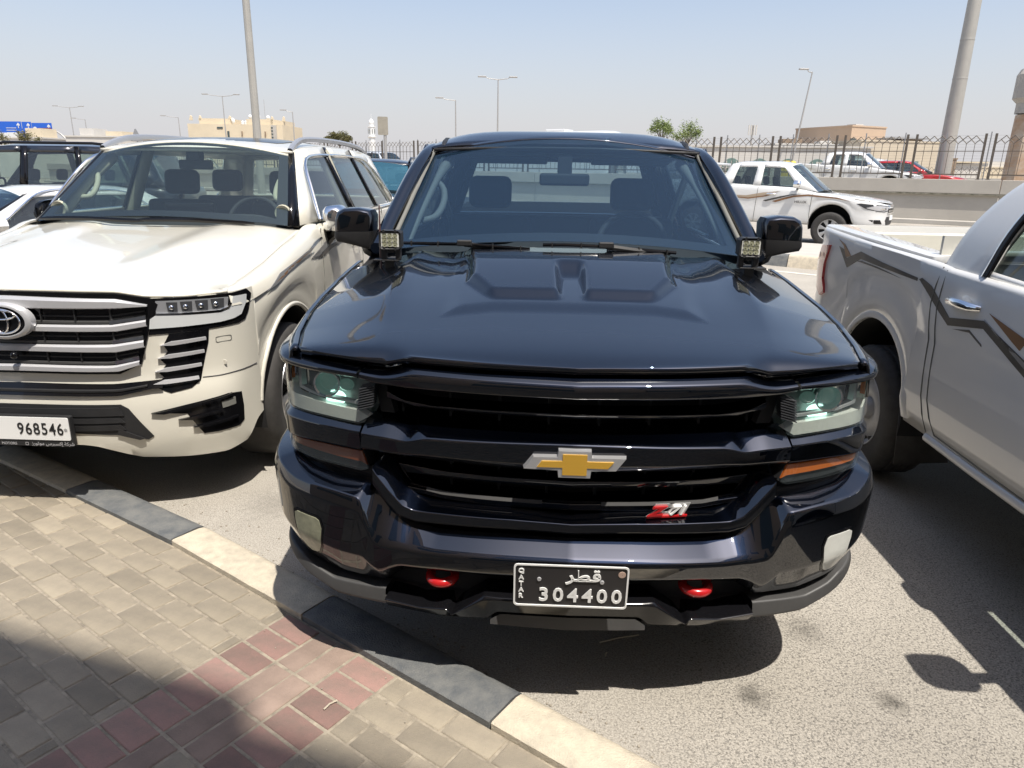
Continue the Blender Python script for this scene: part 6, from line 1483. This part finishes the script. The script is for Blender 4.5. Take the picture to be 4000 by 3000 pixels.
for i in range(-24, 1):
    o = f0 if k == 0 else copy_tree(f0); k += 1
    o.location = NW(28.60, -.40 + 2.26 * i) + Vector((0, 0, 1.68))
    o['label'] = 'brown diamond topped fence panel ' + ORD[i] if i in ORD else ('brown diamond topped fence panel seen through or hidden behind the black pickup' if -11 < i < -5 else 'brown diamond topped fence panel behind the white SUV roof')
WF = empty('wire_fence', NW(28.95, 0), aW, 'thin wire strand fence on notched posts close behind the brown fence', 'fence')
M['galv'] = mat('galvanised', (.36, .36, .36), .45, metal=.6)
for i in range(-45, 5):
    p = MB().box((-.55 + 1.25 * i, 0, 2.43), (.035, .035, 1.55)).build('wire_post', M['galv'], WF, smooth=0)
for j in range(15): MB().box((-25, 0, 1.80 + .092 * j), (64, .0045, .0045)).build('wire', M['galv'], WF, smooth=0)
# far side barrier of the raised road
FB = empty('far_barrier', NW(70, 0), aW, 'low pale concrete barrier with a small diamond fence beyond the raised road', 'barrier')
MB().box((0, 0, .85), (120, .3, 1.9)).build('barrier_wall', M['concrete'], FB, smooth=0)
dc = MB(); w = .36
for i in range(-170, 160):
    x = i * w
    for sd in (-1, 1):
        dc.tube([(x, 0, 2.62), (x + sd * w / 2, 0, 2.42)], .014, 4, cap=False); dc.tube([(x, 0, 2.22), (x + sd * w / 2, 0, 2.42)], .014, 4, cap=False)
    dc.tube([(x, 0, 2.22), (x, 0, 1.82)], .014, 4, cap=False)
tag(dc.build('barrier_fence', M['fence_paint'], FB, smooth=0, weld=False), kind='stuff')
# yellow drum behind the fence
YB = empty('yellow_barrier', NW(30.0, -7.1) + Vector((0, 0, FZ)), aW, 'rounded yellow plastic barrier behind the fence, over the roof of the road pickup', 'barrier')
MB().grid([[(x * q, y * q2, z) for x, y in rrect(.66, .5, .15)] for z, q, q2 in ((0, 1, 1.2), (.5, .98, 1), (1.0, .92, .8), (1.32, .82, .6), (1.40, .70, .45))], closed=True).build('barrier_body', mat('yellow_plastic', (.72, .55, .08), .5), YB, smooth=50)
MB().box((0, 0, 1.405), (.36, .2, .03)).build('barrier_cap', bpy.data.materials['yellow_plastic'], YB, bevel=.01)

# ------------------------------------------------------------------ poles and lamps
M['pole'] = mat('pole_galvanised', (.42, .40, .355), .5, metal=.35, noise_amt=.12, nscale=2)
M['pole_far'] = mat('pole_grey', (.36, .35, .335), .5, metal=.3)
def mast(loc, r0, r1, h, n, label, seam=()):
    t = empty('mast', loc, 0, label, 'pole')
    MB().lathe([(r0, 0), (r1, h)], (0, 0, 0), 'Z', n).build('shaft', M['pole'], t, smooth=20)
    MB().lathe([(r0 * 1.5, 0), (r0 * 1.5, .05), (r0 * 1.05, .05)], (0, 0, 0), 'Z', n).build('foot_plate', M['pole'], t, smooth=20)
    for z in seam: q = r0 + (r1 - r0) * z / h; MB().lathe([(q + .006, z - .03), (q + .008, z), (q + .003, z + .03)], (0, 0, 0), 'Z', n).build('sleeve_joint', M['pole'], t, smooth=20)
    MB().lathe([(r1 * 1.2, h), (1.1, h + .1), (1.1, h + .3), (.05, h + .4)], (0, 0, 0), 'Z', 16).build('lamp_ring', M['pole'], t, smooth=20)
    return t
mast((-9.86, 28.0, .2), .155, .105, 16, 12, 'tall grey faceted lighting mast rising behind the white SUV roof', ())
mast((18.75, 32.0, FZ), .325, .165, 18, 20, 'thick grey lighting mast rising behind the red car, right of centre', (2.45, 4.9, 6.4))
def lamp(x, y, h, arms, label, group, z0=0.0, dirx=1.0, lean=0.0):
    t = empty('street_lamp', (x, y, z0), 0, label, 'street lamp', group)
    s = 'shaft'
    MB().tube([(0, 0, 0), (lean, 0, h)], [.11, .055], 8).build('shaft', M['pole_far'], t, smooth=60)
    for a in arms:
        MB().tube([(lean, 0, h - .05), (lean + a * .8, 0, h + .16 * abs(a) * .3), (lean + a, 0, h + .20)], [.05, .04, .035], 6).build('arm', M['pole_far'], t, smooth=60)
        sg = 1 if a > 0 else -1
        MB().box((lean + a + sg * .35, 0, h + .22), (.85, .30, .13)).build('lamp_head', M['pole_far'], t, bevel=.04)
GL = 'street lamps against the sky'
lamp(-77.1, 128, 11.0, (-2.1, 1.7), 'double armed street lamp farthest left, above the blue road sign', GL)
lamp(-75.9, 130, 9.2, (-1.6,), 'short single armed street lamp just right of the farthest left double lamp', GL)
lamp(-54.85, 120, 9.2, (-2.1,), 'single armed street lamp at the left corner of the pale yellow building', GL)
lamp(-40.27, 102, 10.9, (-2.0, 1.6), 'double armed street lamp in front of the pale yellow building', GL)
lamp(-30.2, 100, 8.9, (-.9,), 'single armed street lamp to the right of the pale yellow building', GL)
lamp(-51.9, 170, 9.2, (-1.5, 1.2), 'smallest double armed street lamp, far off right of the yellow building', GL)
lamp(-6.66, 81, 9.0, (-1.4,), 'single armed street lamp left of the black pickup roof centre', GL)
lamp(-1.96, 77, 10.7, (-1.3, 1.2), 'double armed street lamp straight above the black pickup roof', GL)
lamp(25.4, 68, 10.7, (-.45,), 'slender single armed street lamp right of the black pickup, by the white wall', GL, lean=1.1)
sl_ = lamp(-22.76, 90, 5.7, (), 'small post lamp between the little tree and the minaret', GL)
SB_ = empty('road_sign', (-4.34, 24.0, 0), R(8), 'back of a grey rectangular road sign on a post, above the dark SUV', 'road sign')
MB().tube([(0.06, 0, 0), (.06, 0, 3.16)], .052, 10).build('post', M['pole_far'], SB_, smooth=60)
pl_ = MB().prism(rrect(.33, .56, .03, 3, 0, 3.03), -.045, -.06).build('sign_plate', mat('sign_back', (.36, .33, .27), .5, metal=.3, noise_amt=.2), SB_, smooth=0)
for z in (2.85, 3.20): MB().box((0.03, -.01, z), (.20, .09, .03)).build('clamp', M['pole_far'], SB_, smooth=0)
TS = empty('triangle_sign', (-31.0, 60, 0), R(-12), 'back of a grey triangular warning sign above the left edge of the white SUV roof', 'road sign')
MB().tube([(0, 0, 0), (0, 0, 4.2)], .05, 8).build('post', M['pole_far'], TS)
MB().prism([(-.55, 3.55), (.55, 3.55), (.06, 4.5), (-.06, 4.5)], -.05, -.07).build('sign_plate', M['galv'], TS, smooth=0)
MB().box((0, -.04, 3.9), (.4, .05, .05)).build('clamp', M['pole_far'], TS)
# blue gantry sign
GS = empty('gantry_sign', (-96, 150, 0), R(-10), 'blue and white overhead road direction sign on a bent pole at far left', 'road sign')
M['sign_blue'] = mat('sign_blue', (.012, .10, .50), .5); M['sign_white'] = mat('sign_white', (.62, .63, .62), .5); M['sign_brown'] = mat('sign_brown', (.20, .035, .035), .5); M['sign_orange'] = mat('sign_orange', (.8, .28, .03), .5)
MB().tube(spl2([(5.2, 0, 0), (5.2, 0, 4.2), (4.6, 0, 6.2), (3.2, 0, 7.6), (1.2, 0, 8.3), (-14, 0, 8.3)], 40), .19, 10).build('gantry_pole', M['pole_far'], GS, smooth=60)
for x0, x1, z0, z1 in ((-10.5, -5.2, 6.55, 9.8), (-5.0, -2.85, 6.6, 9.75), (-2.7, 1.9, 6.75, 9.55)):
    p = MB().box(((x0 + x1) / 2, -.3, (z0 + z1) / 2), (x1 - x0, .1, z1 - z0)).build('sign_panel', M['sign_blue'], GS, smooth=0)
    if x1 > -5 and x1 < 0: pass
    else: MB().box(((x0 + x1) / 2, -.37, z0 + .55), (x1 - x0 - .1, .04, 1.05)).build('white_band', M['sign_white'], p, smooth=0)
    arrow = [(-.25, -.5), (-.08, -.5), (-.08, .05), (-.35, -.1), (-.35, .15), (0, .5), (.35, .15), (.35, -.1), (.08, .05), (.08, -.5)]
    MB().prism([(x1 - .65 + a, z1 - .75 + b) for a, b in arrow], -.39, -.36).build('arrow', M['sign_white'], p, smooth=0)
    for kk in range(3): MB().box(((x0 + x1) / 2 + .2, -.37, z1 - 1.25 - .45 * kk), ((x1 - x0) * .45, .03, .10)).build('lettering', M['sign_white'], p, smooth=0)
p3_ = MB().box((.2, -.40, 8.15), (3.2, .04, .85)).build('brown_band', M['sign_brown'], p, smooth=0)
MB().box((-1.9, -.40, 7.2), (.75, .04, .75)).build('orange_square', M['sign_orange'], p, smooth=0)
MB().lathe([(.45, 0), (.45, -.04), (.001, -.04)], (-2.0, -.38, 8.35), 'Y', 16).build('round_mark', M['sign_white'], p, smooth=0)

# ------------------------------------------------------------------ buildings
M['b_cream'] = mat('cream_render', (.62, .53, .385), .9, noise_amt=.12, nscale=.5)
M['b_tan'] = mat('tan_render', (.48, .36, .26), .9, noise_amt=.1, nscale=.4)
M['b_beige'] = mat('beige_render', (.52, .45, .345), .9, noise_amt=.12, nscale=.4)
M['b_white'] = mat('white_render', (.56, .535, .49), .9, noise_amt=.10, nscale=.4)
M['b_brown'] = mat('brown_panel', (.27, .20, .14), .9, noise_amt=.3, nscale=1.5)
M['win'] = mat('window_glass_dark', (.05, .07, .07), .15, coat=.5)
M['win_teal'] = mat('window_shade_teal', (.13, .20, .18), .4)
def bpart(name, c, d, m, parent, rz=0.0, bevel=0.0): return MB().box(c, d, rz).build(name, m, parent, smooth=0, bevel=bevel)
CB = empty('cream_building', (-47.1, 124, 0), R(-4), 'pale yellow flat roofed building with roof dishes, behind the white SUV', 'building')
bpart('wall', (0, 4, 4.25), (16.4, 9, 8.5), M['b_cream'], CB)
bpart('parapet', (-3.9, 3, 8.95), (5.4, 5, .95), M['b_cream'], CB); bpart('stair_block', (3.9, 3, 8.95), (4.6, 5, .9), M['b_cream'], CB); bpart('stair_block', (6.9, 3, 8.8), (2.2, 5, .8), M['b_cream'], CB)
for x in (-8.1, -6.5, -1.3, 6.0, 8.0): MB().prism([(x - .25, 9.1 if abs(x) > 5.5 else 9.35), (x + .25, 9.1 if abs(x) > 5.5 else 9.35), (x + .18, 9.75), (x, 9.9)], .5, .9).build('corner_horn', M['b_cream'], CB, smooth=0)
for x in (1.2, 3.2, 5.2): bpart('spout', (x, -.6, 7.0), (.12, .3, .8), M['b_brown'], CB)
for x in (-2.6, -1.2): bpart('window', (x, -.52, 7.9 if x < -2 else 6.5), (1.0 if x < -2 else .35, .1, .3 if x < -2 else 1.8), M['win'], CB)
bpart('window_screen', (6.7, -.55, 6.8), (.9, .1, 3.2), M['concrete'], CB)
for kk in range(6): bpart('window', (6.4, -.62, 5.5 + .5 * kk), (.3, .05, .22), M['win'], CB)
for x, z, r in ((2.0, 9.7, .35), (3.2, 9.75, .55), (5.1, 9.6, .35), (-1.2, 9.0, .5)):
    d_ = MB().lathe([(.02, 0), (r * .6, .08), (r, .28)], (x, 1.0, z + .1), 'Y', 14).build('roof_dish', M['white'], CB)
for x in (.3, .9, 1.5): MB().lathe([(.3, 8.5), (.3, 9.05), (.05, 9.25)], (x, 2, 0), 'Z', 12).build('roof_tank', M['white'], CB)
MB().tube([(4.3, 2, 9.3), (4.3, 2, 12.6)], .03, 5).build('antenna', M['pole_far'], CB)
def low_house(x, y, w, d, h, m, label, rz=0.0, extra=()):
    t = empty('house', (x, y, 0), rz, label, 'building')
    bpart('wall', (0, d / 2, h / 2), (w, d, h), m, t); bpart('roof_edge', (0, d / 2, h + .1), (w + .25, d + .25, .2), m, t)
    for e in extra: bpart(*e, t)
    return t
low_house(-63.5, 110, 9.0, 8, 5.6, M['b_white'], 'low whitish house with roof clutter, right of the blue road sign', R(-8), (('roof_block', (-2, 3, 6.3), (2.4, 3, 1.2), M['b_white']), ('roof_block', (2.5, 3, 6.1), (2.8, 3, .8), M['b_cream']), ('window', (1, -.03, 3.6), (1.2, .06, 1.2), M['win']), ('window', (-2, -.03, 3.6), (1.2, .06, 1.2), M['win'])))
low_house(-80, 116, 12.0, 8, 5.4, M['b_white'], 'pale low house partly behind the blue road sign at far left', R(-12), (('roof_block', (3, 3, 6.3), (3, 3, 1.4), M['b_cream']),))
YW = empty('yard_wall', (-62, 88, 0), R(-6), 'long whitish yard wall with a brown chevron pattern at far left', 'wall')
bpart('wall', (0, 0, 2.0), (46, .3, 4.0), M['b_white'], YW)
for kk in range(7):
    x = 8 + 2.0 * kk
    MB().prism([(x - 1, 3.0), (x, 3.75), (x + 1, 3.0), (x + .8, 3.0), (x, 3.55), (x - .8, 3.0)], -.2, -.16).build('chevron', M['b_brown'], YW, smooth=0)
MN = empty('minaret', (-43.4, 221, 0), 0, 'small white minaret with a domed top, in the gap behind the dark SUV', 'minaret')
MB().lathe([(1.0, 0), (1.0, 10.6)], (0, 0, 0), 'Z', 8).build('shaft', M['white'], MN, smooth=20)
MB().lathe([(1.0, 10.6), (1.3, 10.9), (1.3, 11.1), (1.05, 11.1), (1.05, 13.6), (1.2, 13.7), (1.2, 13.9), (.75, 13.9), (.75, 14.6)], (0, 0, 0), 'Z', 8).build('balcony', M['white'], MN, smooth=20)
for kk in range(8): bpart('opening', (1.0 * math.cos(kk * math.pi / 4 + .4), 1.0 * math.sin(kk * math.pi / 4 + .4), 12.5), (.16, .16, 1.3), M['win'], MN, kk * math.pi / 4 + .4)
MB().lathe([(.75, 14.6), (.82, 15.0), (.7, 15.5), (.4, 15.9), (.06, 16.1), (.05, 17.4)], (0, 0, 0), 'Z', 12).build('dome', M['white'], MN)
# right hand side
LW = empty('white_hall', (24.4, 70, 0), R(-12), 'long white hall with arched teal windows behind the fence, right of the black pickup', 'building')
bpart('wall', (0, 4, 2.15), (17.5, 8, 4.3), M['b_white'], LW); bpart('roof_edge', (0, 4, 4.38), (17.8, 8.3, .16), M['b_white'], LW)
for x in (-6.2, -3.6, -1.0, 1.6, 4.2, 6.8):
    out = [(x - .85, 1.2), (x + .85, 1.2), (x + .85, 2.45)] + [(x + .85 * math.cos(R(t)), 2.45 + .85 * math.sin(R(t))) for t in (20, 45, 70, 90, 110, 135, 160)] + [(x - .85, 2.45)]
    w_ = MB().prism(out, -.06, .05).build('window', M['win_teal'], LW, smooth=0)
    for q in (-.45, 0, .45): bpart('mullion', (x + q, -.09, 2.1), (.06, .05, 1.9), M['b_white'], w_)
    for q in (1.75, 2.4): bpart('mullion', (x, -.095, q), (1.7, .05, .06), M['b_white'], w_)
def block(name, label, x, y, w, d, h, m, rz=0.0, extra=()):
    t = empty(name, (x, y, 0), rz, label, 'building'); bpart('wall', (0, d / 2, h / 2), (w, d, h), m, t)
    bpart('parapet', (0, d / 2, h + .08), (w + .12, d + .12, .16), m, t)
    for e in extra: bpart(*e, t)
    return t
block('house', 'tan box house standing tallest behind the fence, left of the thick mast', 38.6, 81, 5.2, 8, 6.95, M['b_tan'], R(24), (('window', (-2.2, -.04, 5.4), (.9, .06, .7), M['win']), ('roof_block', (1.2, 3, 7.2), (1.2, 1.2, .5), M['b_white'])))
block('house', 'beige house with small square windows behind the red car', 39.2, 75, 9.0, 7, 5.2, M['b_beige'], R(10), (('window', (-3.6, -.04, 2.95), (.7, .06, 1.0), M['win_teal']), ('window', (-.6, -.04, 2.9), (.7, .06, 1.0), M['win_teal']), ('window', (1.9, -.04, 2.9), (.8, .06, 1.0), M['win_teal']), ('roof_shed', (2.3, 3, 5.7), (4.0, 3, .15), M['galv']), ('roof_shed', (3.0, 3, 5.5), (2.0, 2, .5), M['b_brown'])))
block('house', 'plain low white house between the arched hall and the tan house', 31.6, 78, 8.0, 6, 4.9, M['b_white'], R(-5), (('roof_block', (-2.0, 2, 5.2), (2.0, 2, .7), M['b_brown']), ('roof_block', (1.5, 2, 5.1), (1.2, 2, .6), M['b_white'])))
block('shed', 'brown plank shed right beside the thick mast', 45.3, 78, 3.6, 4, 3.7, M['b_brown'], R(5))
block('shed', 'pale corrugated shed with a flat roof at the right end of the fence', 49.0, 80, 4.2, 4, 3.2, M['b_white'], R(0), (('roof_slab', (0, 2, 3.5), (5.0, 4.6, .14), M['b_cream']), ('roof_tank', (-1, 2, 3.9), (1.0, 1.0, .8), M['white'])))
block('house', 'low cream house at the far right behind the concrete column', 56.0, 84, 7.0, 6, 3.0, M['b_cream'], R(-4), (('roof_block', (0, 2, 3.4), (2.2, 2, .7), M['b_white']),))
TMt = empty('telecom_mast', (31.9, 100, 0), 0, 'slim telecom mast with panel antennas over the white hall', 'mast')
MB().tube([(0, 0, 0), (0, 0, 8.2)], .12, 6).build('shaft', M['pole_far'], TMt)
for q in (-.5, -.2, .2, .5): bpart('panel_antenna', (q, -.1, 7.6), (.14, .14, 1.3), M['b_white'], TMt)
CP = empty('concrete_column', (23.45, 34.0, 0), 0, 'stained beige concrete column with a wider octagonal head at the right edge', 'column')
M['col_conc'] = mat('column_concrete', (.50, .42, .33), .9, noise_amt=.5, nscale=1.6, c2=(.36, .20, .10))
MB().lathe([(.64, 0), (.60, 4.55)], (0, 0, 0), 'Z', 8).build('shaft', M['col_conc'], CP, smooth=0)
MB().lathe([(.66, 4.60), (.66, 5.05), (.86, 5.25), (.86, 6.25), (.74, 6.5), (.3, 6.7), (.02, 6.75)], (0, 0, 0), 'Z', 8).build('head', M['concrete'], CP, smooth=0)
# the building behind the camera: it throws the soft shadow on the bricks and shows in the paintwork
SHB = empty('street_building', (0, 0, 0), 0, 'beige building beside the pavement, its shadow falling across the bricks at lower left', 'building')
dirF = Vector((1, -.31, 0)).normalized(); nF = Vector((-.31, -1, 0)).normalized(); aF = math.atan2(dirF.y, dirF.x)
SHB.location = (0, -2.45, 0); SHB.rotation_euler = (0, 0, aF)
bpart('wall', (-1.65, -4.0, 6.5), (7.5, 8, 13.0), M['b_tan'], SHB); bpart('wall', (9.1, -4.0, 6.3), (14.0, 8, 12.6), M['b_tan'], SHB)
for kk in range(6):
    for fl_ in range(4):
        bpart('window', (-4.0 + 3.2 * kk, .0, 2.2 + 3.0 * fl_), (1.7, .10, 1.7), M['win'], SHB)
bpart('door', (3.9, .02, 1.2), (1.8, .10, 2.3), M['win'], SHB)

# ------------------------------------------------------------------ trees
def tree(name, loc, label, h, cr, cz, leaves, lcol, trunk_r=.12, limbs=7, squash=.8, leaf=.10, sparse=.5, cat='tree', seed=1):
    rn = random.Random(seed); t = empty(name, loc, 0, label, cat)
    tk = MB(); tk.tube([(0, 0, 0), (.05, .02, cz * .45), (.0, .0, cz * .8)], [trunk_r, trunk_r * .8, trunk_r * .6], 7)
    tips = []
    for i in range(limbs):
        a = 2 * math.pi * i / limbs + rn.uniform(-.4, .4); el = rn.uniform(.25, 1.25); l = cr * rn.uniform(.6, 1.0)
        e = Vector((math.cos(a) * math.cos(el) * l, math.sin(a) * math.cos(el) * l, cz * .8 + math.sin(el) * l * squash)); m = Vector((e.x * .45, e.y * .45, cz * .8 + (e.z - cz * .8) * .6))
        tk.tube([(0, 0, cz * .72), m, e], [trunk_r * .5, trunk_r * .3, trunk_r * .1], 5, cap=False); tips += [e, (m + e) / 2, e + Vector((rn.uniform(-.3, .3), rn.uniform(-.3, .3), rn.uniform(0, .3))) * cr * .5]
    tk.build('trunk', M['bark'], t, smooth=60, weld=False)
    cb = MB()
    for c in tips:
        rr = cr * rn.uniform(.22, .42)
        for k in range(int(leaves / len(tips))):
            d = Vector((rn.gauss(0, 1), rn.gauss(0, 1), rn.gauss(0, 1))); d = d.normalized() * rr * rn.random() ** sparse
            p = c + Vector((d.x, d.y, d.z * squash)); s = leaf * rn.uniform(.5, 1.2)
            u = Vector((rn.gauss(0, 1), rn.gauss(0, 1), rn.gauss(0, .6))).normalized() * s; v = u.cross(Vector((rn.gauss(0, 1), rn.gauss(0, 1), rn.gauss(0, 1)))).normalized() * s * .45
            cb.poly([p - u, p - v, p + u, p + v])
    cb.build('crown', lcol, t, smooth=0, weld=False); return t
M['bark'] = mat('bark', (.14, .11, .08), .9, noise_amt=.3, nscale=8)
M['leaf_dry'] = mat('leaf_dry_olive', (.135, .120, .040), .8, noise_amt=.5, nscale=1.5, c2=(.075, .075, .03))
M['leaf_green'] = mat('leaf_green', (.105, .145, .042), .7, noise_amt=.5, nscale=2, c2=(.055, .085, .025))
M['leaf_bright'] = mat('leaf_bright_green', (.20, .25, .07), .7, noise_amt=.5, nscale=2, c2=(.11, .15, .04))
tree('tree', (-14.45, 60, 0), 'small dry olive tree with a rounded crown, left of the minaret', 4.9, 1.15, 4.75, 5000, M['leaf_dry'], .10, 10, .62, .07, seed=4)
for i, (x, y, h_, c_, lb) in enumerate(((7.9, 40, 4.55, .85, 'bright green wispy shrub tree just right of the black pickup roof'), (9.5, 41, 4.3, .95, 'lower green wispy shrub tree behind the fence, right of the tallest one'))):
    tree('shrub_tree', (x, y, 0), lb, 4.2, c_, h_, 2600, M['leaf_bright'], .05, 16, 1.15, .05, 1.0, 'tree', seed=8 + i)
tree('tree', (-60, 84, 0), 'spindly olive tree in front of the chevron wall', 5.0, 2.2, 4.4, 2200, M['leaf_dry'], .10, 9, .8, .10, .9, seed=21)
tree('tree', (-56.0, 84, 0), 'slim upright olive tree right of the spindly one by the chevron wall', 5.2, 1.5, 4.3, 1500, M['leaf_dry'], .10, 7, 1.1, .10, .9, seed=22)
tree('shrub', (-74.0, 92, 0), 'round green bush under the blue road sign, right one of two', 3.6, 2.0, 2.4, 2600, M['leaf_green'], .1, 8, .6, .11, .5, 'bush', seed=23)
tree('shrub', (-84.0, 92, 0), 'round green bush under the blue road sign, left one of two', 3.6, 2.2, 2.2, 2600, M['leaf_green'], .1, 8, .5, .11, .5, 'bush', seed=24)
PT = empty('palm_tree', (44.6, 85, 0), 0, 'palm tree top showing over the beige house', 'tree')
MB().tube([(0, 0, 0), (.1, 0, 5.3)], [.22, .16], 8).build('trunk', M['bark'], PT)
pm = MB(); rn = random.Random(5)
for i in range(22):
    a = 2 * math.pi * i / 22 + rn.uniform(-.1, .1); e0 = rn.uniform(.1, 1.2); pts = []
    for q in linspace(0, 1, 7): pts.append(Vector((math.cos(a) * q * 1.5 * math.cos(e0 * .6), math.sin(a) * q * 1.5 * math.cos(e0 * .6), 5.3 + math.sin(e0) * q * 1.5 - 1.1 * q * q)))
    sdv = Vector((-math.sin(a), math.cos(a), 0))
    for p, q in zip(pts, pts[1:]):
        for s_ in (-1, 1): pm.poly([p, q, q + sdv * s_ * .22 + Vector((0, 0, -.12)), p + sdv * s_ * .2 + Vector((0, 0, -.1))])
pm.build('crown', M['leaf_green'], PT, smooth=0, weld=False)
